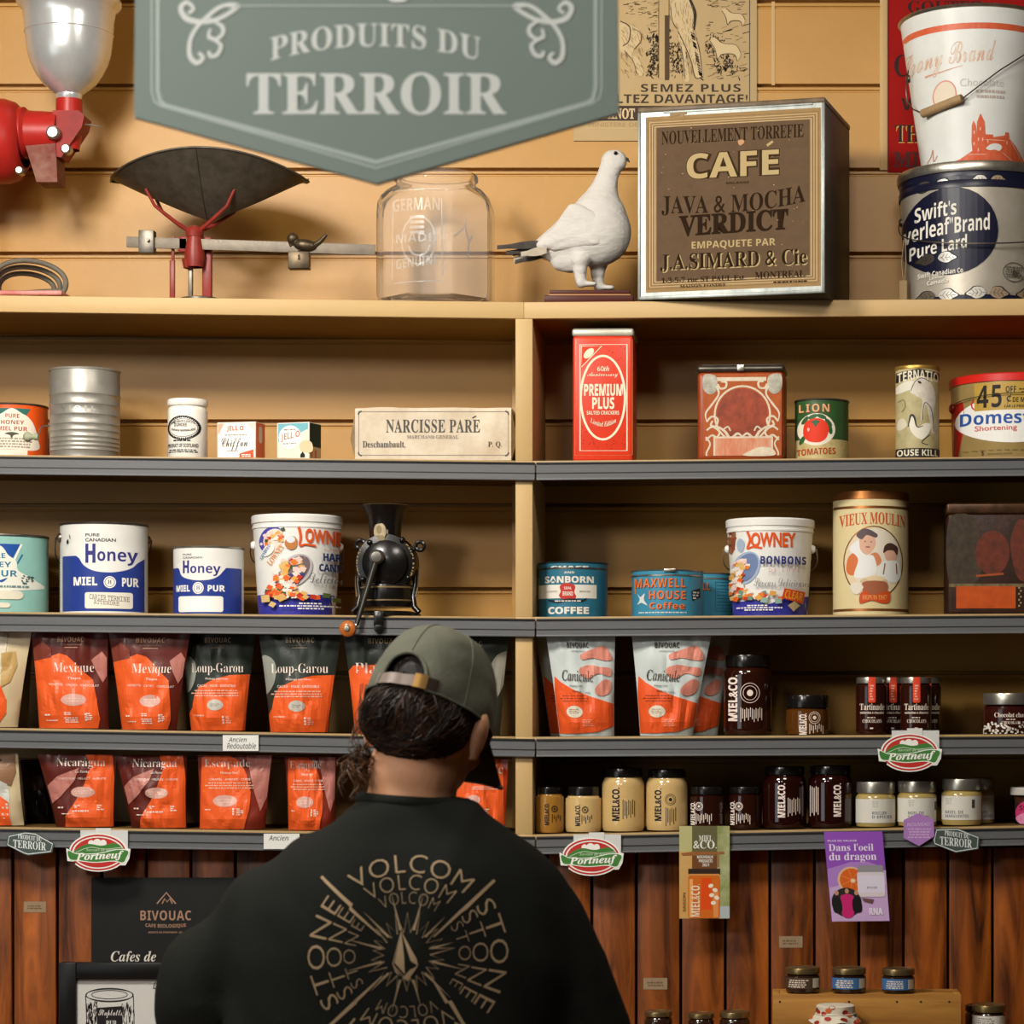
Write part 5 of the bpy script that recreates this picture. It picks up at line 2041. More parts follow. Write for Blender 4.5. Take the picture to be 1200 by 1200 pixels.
ear(c.root, Rf(h * .6), h * 0.66, -1.55, WIRE, 0.008)
ear(c.root, Rf(h * .6), h * 0.66, 1.55, WIRE, 0.008)
bail(c.root, Rf(h * .66), h * 0.64, (-1.6, 1.55), 0.058, WIRE, 0.0012, 0.006)
# string and tag on the bail
b = MB()
p0 = Vector((-(Rf(h * .4) + 0.010) * sin(1.25), -(Rf(h * .4) + 0.010) * cos(1.25), h * 0.46))
STR = mat('#b3a284', 0.8)
b.tube([p0 + Vector((0.0, 0, 0.01)), p0 + Vector((-0.004, -0.002, -0.03)), p0 + Vector((-0.001, -0.003, -0.065))], 0.0006, STR, 6)
b.tube([p0 + Vector((0.002, 0, 0.01)), p0 + Vector((0.004, -0.002, -0.03)), p0 + Vector((0.001, -0.003, -0.065))], 0.0006, STR, 6)
b.box(p0.x - 0.008, p0.x + 0.005, p0.y - 0.004, p0.y - 0.003, 0.001, p0.z - 0.062, mat('#a58d66', 0.7))
b.build('string_tag', c.root)
zlard = c.z0 + h

c = Can('chocolate_pail', 'white chocolate pail with an orange castle print, on top of the lard pail', 'pail', 0, 1053.5, 1230, 3, -0.014, z0=zlard + 0.0003)
R, h = c.R, c.h
rb = (1205 - 1080) / (1232 - 1053.5)
Rf2 = lambda z: c.R * (rb * 0.985 + (0.985 - rb * 0.985) * max(0, min(1, z / c.h)))
PWH = mat('#d9dcd8', 0.35, wear=0.2, wcol='#b5b3a8', scale=22, name='white_printed_tin')
b = MB()
b.lathe([(0, 0.001), (Rf2(0) - 0.002, 0.0), (Rf2(0.002), 0.002), (Rf2(h - 0.003), h - 0.003)], PWH, 96)
b.build('body', c.root)
b = MB()
b.lathe([(R * 0.98, h - 0.006), (R, h - 0.005), (R + 0.002, h - 0.002), (R, h), (R - 0.004, h - 0.001), (R - 0.005, h - 0.02), (0, h - 0.02)], STEEL, 96)
b.build('rim', c.root)
a = c.art()
ORP = mat('#c9542e', 0.4, wear=0.4, wcol='#d98262', scale=60, name='orange_print')
a.rect(1040, 25, 1260, 32, ORP)
a.text('Peony Brand', 'script', 1052, 46, 1160, 82, '#cfa88e', slope=-6)
a.text('Peony Brand', 'script', 1053, 47, 1159, 81, '#d8cdbd', slope=-6, bold=-0.015)
a.line([(1080, 80), (1098, 78), (1122, 73)], [2.5, 1.4, 0.6], '#c99a80')
a.ell(1102, 105, 13.5, 17, '#cf8d7d')
a.ell(1102, 105, 12, 15.5, '#d9cdb8')
a.text('Chocolate', 'plain', 1119, 88, 1170, 97, '#b9bab4')
a.small(1135, 100, 1172, 112, 2, '#b3a49c', 5)
a.poly([(1070, 192), (1095, 187), (1120, 180), (1134, 171), (1133, 160), (1133, 142), (1135, 136), (1138, 142), (1139, 153), (1139, 138), (1143, 128), (1148, 138), (1149, 152), (1158, 152), (1158, 155), (1172, 152), (1173, 148), (1177, 148), (1178, 155), (1186, 162), (1200, 180), (1215, 170), (1250, 150), (1250, 195), (1070, 195)], ORP)
a.blob([(1150, 168), (1156, 163), (1164, 162), (1169, 165), (1166, 170), (1160, 169), (1155, 170)], '#d9dcd8')
for (x, y) in ((1136, 150), (1143, 146), (1141, 158), (1136, 163), (1141, 170), (1152, 160), (1175, 160), (1146, 158)):
    a.rect(x - 0.7, y - 2, x + 0.7, y + 1.5, '#e0b39e', up=False)
for (x0, y0, x1, y1) in ((1149, 158, 1172, 158), (1180, 158, 1199, 183), (1130, 175, 1150, 175), (1170, 172, 1190, 185)):
    a.line([(x0, y0), (x1, y1)], 0.6, '#e3bfae')
a.curve([(1084, 178), (1088, 172), (1090, 165), (1091, 178), (1095, 172)], 0.8, '#c98068')
a.text('CIE LIMITED, QUEBEC', 'sans', 1120, 184.5, 1178, 189, '#e0c2b0')
c.lay(a, R=Rf2)
for th in (-1.45, 1.5):
    ear(c.root, Rf2(h * .62), h * 0.62, th, WIRE, 0.007)
zz2 = lambda y: (c.by - y) * c.kz
xx2 = lambda x: (x - c.cx) * c.kx
b = MB()
yf = lambda x, z: -sqrt(max(0.0, (Rf2(z) + 0.012) ** 2 - min(x * x, (Rf2(z) + 0.0119) ** 2)))
pts = []
for (x, y) in ((1061, 68), (1058.5, 85), (1060, 102), (1067, 114), (1074, 120)):
    q = xx2(x)
    pts.append(Vector((q, min(yf(q, zz2(y)), -0.03), zz2(y))))
b.tube(pts, 0.0013, WIRE, 8)
pts = []
for (x, y) in ((1120, 113.5), (1140, 99), (1165, 80), (1200, 55), (1228, 40)):
    q = xx2(x)
    pts.append(Vector((q, yf(q, zz2(y)), zz2(y))))
b.tube(pts, 0.0013, WIRE, 8)
b.build('bail_handle', c.root)
b = MB()
pa = Vector((xx2(1076), yf(xx2(1076), zz2(123)) - 0.001, zz2(123)))
pb_ = Vector((xx2(1121), yf(xx2(1121), zz2(112)) - 0.001, zz2(112)))
dv = pb_ - pa
b.tube([pa, pa + dv * 0.02, pa + dv * 0.5, pa + dv * 0.98, pb_], [0.0062, 0.0075, 0.0078, 0.0075, 0.0062], mat('#a58a62', 0.6, wear=0.5, wcol='#7d6242', scale=40), 14)
b.build('wooden_grip', c.root)

# ---- posters on the wall
YP = DEPTH - 0.004
k = sc(YP)
x0, x1, yb, yt = 672, 887, 165, -150
root = thing('farm_poster', 'cream farm poster with black lettering and a sketched farm scene behind the coffee box', 'poster', (PX(780, YP), YP, PZ(165, YP)))
CRM = mat('#bba277', 0.8, spec=0.15, wear=0.25, wcol='#a88c5f', scale=8, name='cream_poster_paper')
b = MB()
b.box((x0 - 780) * k, (x1 - 780) * k, 0, 0.0025, 0, (yb - yt) * k, CRM, 0.0004)
b.build('sheet', root)
a = Art(px_tr(780, 165, k))
PK = '#3a2c1c'
a.rect(687, 149.5, 748, 151, '#bda173')
a.line([(878.5, -140), (878.5, 121)], 0.9, PK)
a.text('SEMEZ PLUS', 'sans', 751, 98.5, 868, 107.8, PK, space=1.1)
a.text('RECOLTEZ DAVANTAGE!', 'sans', 676, 110.5, 876, 121, PK)
a.rect(676, 124, 880, 141.5, PK)
a.text('MINOT', 'serif', 706, 127, 744, 139.5, '#d3b88a', bold=0.02)
a.text('MINISTERE DE', 'plain', 690, 143.5, 748, 148.5, '#a5895c')
rnd = random.Random(12)
SK = '#4a3822'
SK2 = '#8d744c'
for q in range(620):                     # pen hatching of grass, bushes and hills
    y = rnd.uniform(-20, 92)
    x = rnd.uniform(728, 872)
    if 786 < x < 826 and y < 95:
        continue
    if 726 < x < 756 and 20 < y < 92:
        continue
    if 832 < x < 870 and (48 < y < 76 or 12 < y < 32):
        continue
    l_ = rnd.uniform(2, 7) * (1.3 if y > 30 else 1.0)
    d_ = rnd.uniform(-0.5, 0.25)
    a.line([(x, y), (x + l_, y + l_ * d_)], rnd.uniform(0.4, 1.1), SK if rnd.random() < 0.5 else SK2, up=False)
for q in range(520):
    cxq, cyq = rnd.choice(((765, 62), (765, 78), (798, 75), (795, 60), (838, 52), (850, 74), (772, 45)))
    x, y = cxq + rnd.gauss(0, 7), cyq + rnd.gauss(0, 6)
    if 806 < x < 826 or x < 757 and y < 90:
        continue
    a.line([(x, y), (x + rnd.uniform(-2, 2), y + rnd.uniform(1, 4))], rnd.uniform(0.7, 1.5), '#33261a', up=False)
a.rect(772, -30, 784, 92, '#b59b6e')
a.rect(779, 18, 784, 94, '#4a3822')
a.line([(772, -30), (772, 92)], 0.8, SK)
a.line([(784, -30), (784, 92)], 0.8, SK)
TRS = '#c6b085'
a.blob([(786, 8), (792, -2), (802, -5), (808, 2), (814, 18), (812, 32), (800, 36), (792, 30), (786, 20)], TRS)
a.curve([(808, -2), (814, 14), (814, 27), (812, 44)], [2.5, 4, 3, 1], '#2c2016')
a.curve([(786, 8), (788, 24), (794, 34), (806, 35)], 0.9, SK)
a.blob([(794, 34), (812, 34), (818, 55), (822, 75), (824, 90), (816, 92), (810, 72), (803, 58), (808, 92), (802, 94), (800, 70), (797, 52)], TRS)
a.curve([(794, 36), (802, 52), (810, 72), (815, 91), (824, 90)], 1.2, SK)
a.curve([(798, 54), (801, 72), (803, 93)], 0.9, SK)
a.curve([(812, 36), (819, 56), (823, 88)], 0.8, SK)
a.blob([(726, 26), (738, 30), (750, 36), (751, 48), (742, 60), (750, 72), (754, 86), (748, 88), (738, 66), (726, 58)], TRS)
a.curve([(727, 25), (738, 32), (737, 48), (730, 54)], 1.4, SK)
a.curve([(741, 34), (750, 38), (751, 48), (743, 58)], 0.9, SK)
a.curve([(732, 60), (742, 72), (746, 86)], 0.9, SK)
for q in range(90):
    x, y = rnd.uniform(727, 752), rnd.uniform(28, 86)
    a.line([(x, y), (x + rnd.uniform(1, 4), y + rnd.uniform(2, 6))], 0.45, SK2, up=False)
for q in range(120):
    y = rnd.uniform(0, 88)
    x = rnd.uniform(790 + y * 0.08, 812 + y * 0.1)
    a.line([(x, y), (x + rnd.uniform(-1, 2), y + rnd.uniform(2, 7))], 0.4, SK2, up=False)
for q in range(46):
    y = rnd.uniform(36, 92)
    a.line([(809 + (y - 36) * 0.2, y), (813 + (y - 36) * 0.2, y + 3)], 1.0, SK, up=False)
for (sx, sy, s_) in ((848, 60, 1.0), (858, 22, 0.75)):
    a.blob([(sx - 16 * s_, sy - 12 * s_), (sx - 10 * s_, sy - 16 * s_), (sx - 2 * s_, sy - 9 * s_), (sx + 14 * s_, sy - 7 * s_), (sx + 20 * s_, sy + 2 * s_), (sx + 16 * s_, sy + 12 * s_), (sx + 13 * s_, sy + 4 * s_), (sx - 2 * s_, sy + 4 * s_), (sx - 5 * s_, sy + 12 * s_), (sx - 9 * s_, sy + 2 * s_), (sx - 12 * s_, sy - 4 * s_)], TRS)
    a.curve([(sx - 16 * s_, sy - 12 * s_), (sx - 10 * s_, sy - 2 * s_), (sx - 7 * s_, sy + 10 * s_), (sx - 2 * s_, sy + 4 * s_), (sx + 12 * s_, sy + 4 * s_), (sx + 16 * s_, sy + 12 * s_)], 0.8, SK)
    a.curve([(sx - 10 * s_, sy - 16 * s_), (sx, sy - 9 * s_), (sx + 14 * s_, sy - 7 * s_), (sx + 20 * s_, sy + 2 * s_)], 0.6, SK)
a.build('printed_sheet', root, plane_map(0), )
root = thing('red_poster', 'red poster with black and gold lettering mostly hidden behind the stacked pails', 'poster', (PX(1040, YP), YP, PZ(202, YP)))
b = MB()
b.box(0, 300 * k, 0, 0.003, 0, 420 * k, mat('#941410', 0.8, spec=0.12, wear=0.3, wcol='#780d0c', scale=10, name='red_poster_board'), 0.0004)
b.build('sheet', root)
a = Art(px_tr(1040, 202, k))
PB = '#2a0c0b'
a.text('GOUTEZ', 'serif', 1064, 1, 1150, 15, PB)
a.text('CHOCOLAT', 'serif', 1048, 64, 1200, 90, PB)
a.text('WITH', 'sans', 1056, 115, 1120, 129, PB)
for dx, cc in ((1.2, '#c99a4a'), (0, '#170807')):
    a.text('THE BEST', 'serif', 1049 + dx, 146 + dx, 1150 + dx, 167 + dx, cc)
a.text('MILK', 'serif', 1047, 178, 1110, 196, '#4a0d0d', bold=0.02)
a.line([(1041, -200), (1041, 200)], 1.2, '#3a0c0c')
a.build('printed_sheet', root, plane_map(0))

# ---- hanging sign
YS = -2.2
k = sc(YS)
SX, SB = 441, 215
root = thing('hanging_sign', 'grey green shield-shaped hanging sign with white lettering', 'sign', (PX(SX, YS), YS, PZ(SB, YS)))
fx = lambda x: (x - SX) * k
fz = lambda y: (SB - y) * k
SGN = mat('#8b9a92', 0.5, wear=0.1, wcol='#82918a', scale=8, name='grey_green_sign_face')
out = [(157, 137), (441, 215), (725, 132), (722, -185), (441, -268), (160, -182)]
b = MB()
b.prism([(fx(x), fz(y)) for x, y in out], 0.0, 0.009, SGN)
b.build('board', root)
a = Art(px_tr(SX, SB, k))
SW = mat('#eef3ee', 0.5, name='white_sign_letters')
SL = mat('#c2cec8', 0.5, name='pale_sign_border')


def border(d, wd, m):
    l_, r_ = 160 + d, 723 - d
    pts = [(l_, -170), (l_, 112 - d * 0.25), (l_ + 3, 119), (l_ + 10, 124)]
    pts += [(441, 214 - d * 0.95)]
    pts += [(r_ - 10, 121), (r_ - 3, 116), (r_, 109 - d * 0.25), (r_, -172), (441, -262 + d)]
    a.line(pts, wd, m, closed=True)


border(18, 2.5, SL)
border(25, 5, SL)
a.text('PRODUITS DU', 'serif', 317, 27, 563, 55, SW, arc=17, bold=0.005, space=1.05)
a.text('TERROIR', 'serif', 289, 85, 593, 135, SW, bold=0.006)
for (xa, xb) in ((268, 452), (470, 606)):
    pass
a.line([(270, 7), (608, 7)], 2.0, SL)
for s_ in (-1, 1):
    f = lambda x, y: (441 + s_ * x, y)
    a.curve([f(172, 9), f(168, 15), f(176, 16), f(174, 6), f(162, 8), f(184, 22), f(204, 26), f(222, 22), f(229, 10), f(222, 3), f(214, 10), f(220, 16)][3:], [6, 5, 5, 6, 7, 6, 5, 4, 4], SW)
    a.curve([f(172, 15), f(166, 11), f(172, 6), f(184, 9), f(198, 20), f(210, 32), f(218, 48), f(218, 66), f(210, 74), f(203, 68), f(208, 62)], [4, 4, 4, 5, 5, 5, 5, 6, 6, 5, 4], SW)
    a.curve([f(196, 22), f(188, 26), f(180, 32), f(180, 40), f(188, 46), f(196, 42), f(194, 34)], [3, 4, 5, 5, 4, 4, 3], SW)
    a.curve([f(198, 44), f(188, 48), f(182, 54), f(186, 64), f(194, 66), f(196, 60)], [3, 4, 5, 5, 5, 4], SW)
a.blob([(452, -6), (460, -2), (470, -5), (478, 0), (470, 3), (458, 2)], SW)
a.text('LES', 'serif', 400, -70, 482, -40, SW)
a.build('sign_lettering', root, plane_map(0))
for s_ in (-1, 1):
    b = MB()
    x = s_ * 0.15
    z = fz(-185) + 0.035
    zc = 3.0 - root.location.z
    nl = int((zc - z) / 0.026)
    for i in range(nl + 1):
        zc_ = z + (zc - z) * (i + 0.5) / (nl + 1)
        pts = []
        for q in range(14):
            t = 2 * pi * q / 14
            p = Vector((0.006 * cos(t), 0, 0.0175 * sin(t)))
            if i % 2:
                p = Vector((0, p.x, p.z))
            pts.append(p + Vector((x, 0.0045, zc_)))
        b.tube(pts, 0.0013, WIRE, 6, closed=True)
    b.build('chain', root)

# ================================================================ coffee bags
class BagShape:
    def __init__(s, bl, br, tl, tr, by, ty):
        s.p = (bl, br, tl, tr, by, ty)

    def uv(s, x, y):
        bl, br, tl, tr, by, ty = s.p
        v = (by - y) / (by - ty)
        l, r = bl + (tl - bl) * v, br + (tr - br) * v
        return (2 * (x - l) / (r - l) - 1, v)


NU, NV = 22, 22
BAGW = {}


def bag(label, shape, n, Yf, base, art, ref=None, seed=1, d0=0.062, group=None, rz=0.0, name='coffee_bag', gusset=None, z0=None, crease=1.0):
    bl, br, tl, tr, by, ty = shape.p
    Yc = Yf + d0 / 2
    k = sc(Yf + 0.012)
    X = PX((bl + br) / 2, Yc)
    z0 = shelf_z(n, X)
    H = PZ(ty, Yf + 0.03) - z0
    root = thing(name, label, 'coffee bag', (X, Yc, z0 + 0.0005), rz, group)
    c0, w0 = 0.0, (br - bl) / 2 * k
    c1, w1 = ((tl + tr) / 2 - (bl + br) / 2) * k, (tr - tl) / 2 * k

    def surf(u, v, side=-1, off=0.0):
        d = d0 * (1 - v) ** 0.75 * (0.55 + 0.45 * min(1, v * 6 + 0.25)) + 0.0025
        au = min(1.0, abs(u))
        bul = (1 - au ** 2.6) ** 0.8
        hw = (w0 + (w1 - w0) * v) * (1 - 0.02 * sin(pi * v))
        x = c0 + (c1 - c0) * v + u * hw
        wr = 0.0
        if side < 0:
            e = (1 - au ** 4) * min(1, v * 8 + 0.1) * crease
            q = noise.noise((u * 1.6 + seed * 3.1, v * 2.3 - seed, seed * 1.7))
            q2 = 1 - abs(noise.noise((u * 2.6 + v * 2.2 + seed, v * 2.6 - u * 1.5, seed * 2.3))) * 2.2
            wr = (q * 0.006 + q2 * 0.0042 + noise.noise((u * 6 + seed, v * 7, 2.0)) * 0.0006) * e
        y = side * (d / 2 * bul + 0.0006) + (wr if side < 0 else 0) + off * side
        y -= 0.024 * v
        return Vector((x, y, v * H))

    b = MB()
    V = []
    for j in range(NV + 1):
        v = j / NV
        row = [b.bm.verts.new(surf(-1 + 2 * i / NU, v)) for i in range(NU + 1)]
        row += [b.bm.verts.new(surf(1 - 2 * i / NU, v, 1)) for i in range(NU + 1)]
        V.append(row)
    nn = len(V[0])
    for j in range(NV):
        for i in range(nn):
            b.face([V[j][i], V[j][(i + 1) % nn], V[j + 1][(i + 1) % nn], V[j + 1][i]], base, True)
    b.face(V[0], base)
    b.face(V[-1][::-1], base)
    P = [[surf(-1 + 2 * i / NU, j / NV) for i in range(NU + 1)] for j in range(NV + 1)]

    def on_pouch(u, v, o):
        fi = max(0.0, min(NU - 1e-6, (u + 1) / 2 * NU))
        fj = max(0.0, min(NV - 1e-6, v * NV))
        i, j = int(fi), int(fj)
        s_, t_ = fi - i, fj - j
        p = (P[j][i] * (1 - s_) + P[j][i + 1] * s_) * (1 - t_) + (P[j + 1][i] * (1 - s_) + P[j + 1][i + 1] * s_) * t_
        return p + Vector((0, -o, 0))

    b.build('pouch', root)
    ref = ref or shape
    a = Art(lambda x, y: ref.uv(x, y), base=0.0017)
    art(a)
    a.build('printed_front', root, on_pouch, [-1 + 2 * i / NU for i in range(1, NU)], [j / NV for j in range(1, NV)], clip=(-0.985, 0.985), clipz=(0.004, 0.995))
    return root


def pl(h, r=0.46):
    return mat(h, r, name='pouch_film_' + h[1:], coat=0.08)


ORG2, MAR, DGR, PNK = pl('#ea6028'), pl('#5d2118'), pl('#2c332c'), pl('#b9786c')
WHT2, CRE = pl('#c6d0cc'), pl('#cdbb95')
COPR, LTX = '#d0997a', '#ecdcd0'
SIDE = pl('#8f4a3c')

MEX = BagShape(46, 128, 41, 131, 853.5, 741)


def art_mexique(a):
    a.poly([(30, 856), (42, 775), (47, 774), (66, 769), (74, 766), (84, 769), (104, 788), (114, 797), (118, 820), (121, 842), (117, 856)], ORG2)
    a.poly([(112, 774), (124, 764), (130, 772), (130, 790), (125, 800), (117, 786)], PNK)
    a.poly([(40, 762), (56, 752), (65, 762), (65, 771), (44, 775)], pl('#7d3a2c'))
    a.text('BIVOUAC', 'sans', 72, 747, 104, 753, COPR, space=1.1)
    a.text('CAFE BIOLOGIQUE', 'plain', 76, 755.5, 101, 757, COPR)
    a.line([(80, 759.5), (97, 759.5)], 0.7, COPR)
    a.text('Mexique', 'serif', 68, 777, 115, 791, LTX, bold=-0.013)
    a.text('Tlapa', 'plain', 84, 793.5, 100, 797, LTX)
    a.text('NOISETTE · CACAO · CHOCOLAT', 'plain', 62, 801.5, 121, 804, LTX, slope=2)
    a.ell(92, 820, 14.5, 7, pl('#d9a89a'))
    a.small(82, 817, 102, 823, 2, '#e2c0b4', 3)
    for (x0, y0, x1, y1) in ((57, 836, 67, 839), (80, 834, 92, 838), (80, 840, 97, 847), (106, 835, 114, 844), (58, 843, 75, 845)):
        a.small(x0, y0, x1, y1, max(1, int((y1 - y0) / 2)), LTX, int(x0))
    for q in range(3):
        a.rect(105, 835.5 + q * 3.4, 107, 837.8 + q * 3.4, LTX, up=False)


bag('maroon and orange coffee pouch at the left of the matching pair on the shelf', MEX, 3, 0.016, MAR, art_mexique, seed=1, group='maroon coffee pouches on the upper bag shelf')
bag('maroon and orange coffee pouch beside the dark green pouches', BagShape(143, 207, 131, 227, 854.5, 742), 3, 0.014, MAR, art_mexique, MEX, seed=5, group='maroon coffee pouches on the upper bag shelf')

LOUP = BagShape(317, 385, 306, 403, 857.5, 743)


def art_loup(a, word=('Loup-Garou', 320, 388)):
    a.poly([(300, 860), (321, 830), (324, 815), (330, 806), (350, 797), (370, 792), (398, 791), (396, 860)], ORG2)
    a.blob([(308, 772), (318, 770), (326, 780), (324, 800), (314, 813), (306, 808)], pl('#8f9389'))
    a.poly([(398, 790), (404, 790), (388, 862), (381, 862)], pl('#b8431c'))
    a.text('BIVOUAC', 'sans', 338, 748, 372, 754, '#c0ab8a', space=1.1)
    a.text('CAFE BIOLOGIQUE', 'plain', 342, 756.5, 368, 758, '#8f7f66')
    a.line([(346, 760), (364, 760)], 0.7, '#8f7f66')
    a.text(word[0], 'serif', word[1], 778, word[2], 792, LTX, bold=-0.013)
    a.text('Melange espresso', 'plain', 339, 795, 368, 798, LTX)
    a.text('CACAO · FIGUE · GRENOBLE', 'plain', 328, 803, 378, 806, LTX)
    for q in range(3):
        a.small(319, 809 + q * 3, 382, 811.5 + q * 3, 1, '#e6b39c', q)
    a.ell(352, 827, 10, 6.5, pl('#bdb8ac'))
    a.small(345, 825, 359, 829, 2, '#8f8a80', 2)
    for q in range(3):
        a.rect(360.5, 840 + q * 3.4, 362.5, 842.3 + q * 3.4, LTX, up=False)
    a.small(364, 840, 372, 849, 4, '#e6b39c', 5)
    a.small(323, 838, 338, 841, 1, '#e6b39c', 7)


bag('dark green and orange coffee pouch partly behind the maroon pouch', BagShape(224, 288, 214, 303, 856, 743), 3, 0.045, DGR, art_loup, LOUP, seed=9, group='dark green coffee pouches on the upper bag shelf')
bag('dark green and orange coffee pouch with a grey oval at its left edge', LOUP, 3, 0.016, DGR, art_loup, seed=12, group='dark green coffee pouches on the upper bag shelf')
PLA = BagShape(416, 482, 405, 497, 858.5, 744)


def art_pla(a):
    a.poly([(400, 862), (408, 788), (416, 780), (445, 779), (492, 782), (490, 862)], ORG2)
    a.text('Plac', 'serif', 418, 777, 452, 789, LTX, bold=-0.013)
    a.text('BIVOUAC', 'sans', 434, 749, 468, 755, '#c0ab8a', space=1.1)
    a.ell(448, 826, 10, 6, pl('#bdb8ac'))


bag('dark and orange coffee pouch mostly hidden behind the person at the left', PLA, 3, 0.02, DGR, art_pla, seed=14)
PLC = BagShape(520, 586, 508, 599, 860.5, 744)


def art_plc(a):
    a.poly([(505, 864), (515, 800), (560, 808), (575, 812), (584, 818), (578, 864)], ORG2)
    a.blob([(583, 770), (594, 764), (599, 766), (596, 790), (584, 818), (577, 808), (574, 790)], pl('#8a877c'))
    a.text('BIVOUAC', 'sans', 533, 752, 567, 758, '#c0ab8a', space=1.1)
    a.text('Plac', 'serif', 545, 780, 579, 793, LTX, bold=-0.013)


bag('dark green coffee pouch with a grey oval standing against the centre post', PLC, 3, 0.026, DGR, art_plc, seed=17)
CR1 = BagShape(-60, 21, -58, 42, 852.5, 742)


def art_cream(a):
    a.poly([(-60, 742), (14, 742), (13, 775), (3, 798), (-60, 790)], pl('#d2c9b2'))
    a.poly([(8, 766), (24, 764), (26, 780), (18, 800), (8, 806)], pl('#b9975a'))
    a.poly([(-60, 790), (-5, 790), (8, 805), (13, 820), (12, 836), (-2, 856), (-60, 856)], ORG2)
    a.text('BIVOUAC', 'sans', -28, 743.5, 6, 748, '#5a4a34')
    a.text('Soleil', 'serif', -38, 773, 2, 784, '#8a8474')


bag('cream and orange coffee pouch at the left end, in front of its twin', CR1, 3, 0.014, CRE, art_cream, seed=21)
bag('cream coffee pouch showing only its edge behind the front cream pouch', BagShape(-40, 33, -40, 44, 853, 745), 3, 0.088, pl('#a3906c'), art_cream, CR1, seed=22)

NIC = BagShape(66, 134, 48, 141, 971, 884)


def art_nic(a, t='Nicaragua'):
    a.poly([(104, 882), (118, 880), (136, 880), (137, 890), (139, 972), (80, 972), (82, 958), (95, 938), (104, 920), (112, 898)], ORG2)
    a.poly([(58, 922), (72, 910), (85, 905), (99, 900), (92, 916), (76, 934), (64, 943)], PNK)
    a.text(t, 'serif', 71, 888.5, 128, 901, LTX, bold=-0.013)
    a.text('Las Flores', 'plain', 94, 903, 110, 906, LTX)
    a.text('CHOCOLAT · MELASSE · AGRUME', 'plain', 74, 911.5, 129, 914, LTX)
    a.ell(102.5, 929, 14.5, 6.5, pl('#d3a596'))
    a.small(92, 926.5, 112, 931.5, 2, '#e2c0b4', 3)
    for (x0, y0, x1, y1) in ((72, 946, 80, 949), (92, 944, 100, 948), (90, 950, 112, 953), (118, 944, 126, 951), (76, 954, 88, 956)):
        a.small(x0, y0, x1, y1, max(1, int((y1 - y0) / 2)), LTX, int(x0))


bag('maroon and orange coffee pouch on the lower shelf, the left one of two alike', NIC, 4, 0.014, MAR, art_nic, seed=31, group='maroon coffee pouches on the lower bag shelf')
bag('maroon and orange coffee pouch on the lower shelf, next to the bright orange pouch', BagShape(154, 219, 139, 223, 972, 885), 4, 0.014, MAR, art_nic, NIC, seed=37, group='maroon coffee pouches on the lower bag shelf')
ESC = BagShape(234, 311, 235, 323, 973.5, 885)


def art_esc(a, t='Escapade'):
    a.poly([(234, 980), (236, 940), (240, 888), (250, 883), (270, 884), (285, 892), (293, 908), (298, 930), (296, 950), (288, 976)], ORG2)
    a.poly([(292, 884), (322, 884), (318, 930), (308, 952), (302, 930), (297, 906)], PNK)
    a.text(t, 'serif', 243, 890, 297, 901.5, LTX, bold=-0.013)
    a.text('Melange filtre', 'plain', 263, 904.5, 283, 908, LTX)
    a.text('CARAMEL · AMANDE · CERISE', 'plain', 248, 912.5, 298, 915, LTX)
    for q in range(3):
        a.small(242, 917 + q * 3, 302, 919.4 + q * 3, 1, '#eab9a0', q)
    a.ell(267.5, 939.5, 14.5, 7, pl('#d9a89a'))
    a.small(257, 936.5, 278, 942.5, 2, '#e2c0b4', 3)
    for q in range(3):
        a.rect(277, 948 + q * 3, 279, 950.3 + q * 3, LTX, up=False)
    a.small(281, 948, 290, 957, 4, LTX, 5)
    a.small(242, 949, 252, 951, 1, LTX, 6)


bag('bright orange coffee pouch with pink corner, left of the person', ESC, 4, 0.014, pl('#7d2a1c'), art_esc, seed=41)
bag('narrow orange coffee pouch just left of the neck of the person', BagShape(338, 393, 337, 397, 974, 887), 4, 0.02, pl('#7d2a1c'), art_esc, ESC, seed=44)
PAC = BagShape(533, 592, 530, 598, 977, 890)


def art_pal(a):
    a.poly([(520, 982), (524, 886), (586, 890), (592, 900), (592, 982)], ORG2)
    a.poly([(590, 884), (598, 890), (598, 905), (588, 895)], PNK)
    a.text('Palc', 'serif', 563, 896, 592, 907, LTX, bold=-0.013)
    a.text('AMANDE · PRUNE', 'plain', 558, 917, 588, 919, LTX)
    a.line([(555, 922.5), (590, 922.5)], 0.6, LTX)
    a.line([(555, 925), (590, 925)], 0.6, LTX)
    a.ell(557, 938, 8, 6, pl('#d9a89a'))
    a.ell(553, 953, 7, 5, INK)
    a.ring(553, 953, 5, 3.5, 0.6, LTX)
    for q in range(3):
        a.rect(562, 948 + q * 3.2, 564, 950.3 + q * 3.2, LTX, up=False)
    a.small(566, 948, 576, 957, 4, LTX, 5)


bag('bright orange coffee pouch between the person and the centre post', PAC, 4, 0.02, pl('#c23a18'), art_pal, seed=47)
CR2 = BagShape(-62, 28.5, -70, 26, 970, 883)


def art_cream2(a):
    a.poly([(-60, 905), (5, 905), (14, 920), (17, 935), (17, 975), (-60, 975)], pl('#c9cabf'))
    a.poly([(-60, 884), (22, 884), (24, 905), (18, 922), (5, 915), (-4, 900), (-60, 900)], pl('#8f6a4c'))
    a.poly([(-60, 928), (0, 930), (16, 942), (17, 975), (-60, 975)], ORG2)
    a.text('Ethiopia', 'serif', -40, 887, 8, 896, '#3a2a20')


bag('cream, brown and orange coffee pouch at the left end of the lower bag shelf', CR2, 4, 0.014, CRE, art_cream2, seed=51)
bag('dark plain coffee pouch set back between the cream and maroon pouches', BagShape(30, 66, 28, 70, 968, 890), 4, 0.14, pl('#3a2018'), lambda a: a.rect(32, 927, 64, 975, pl('#191412')), seed=53)

CAN = BagShape(750, 812, 741, 834, 863, 745.5)


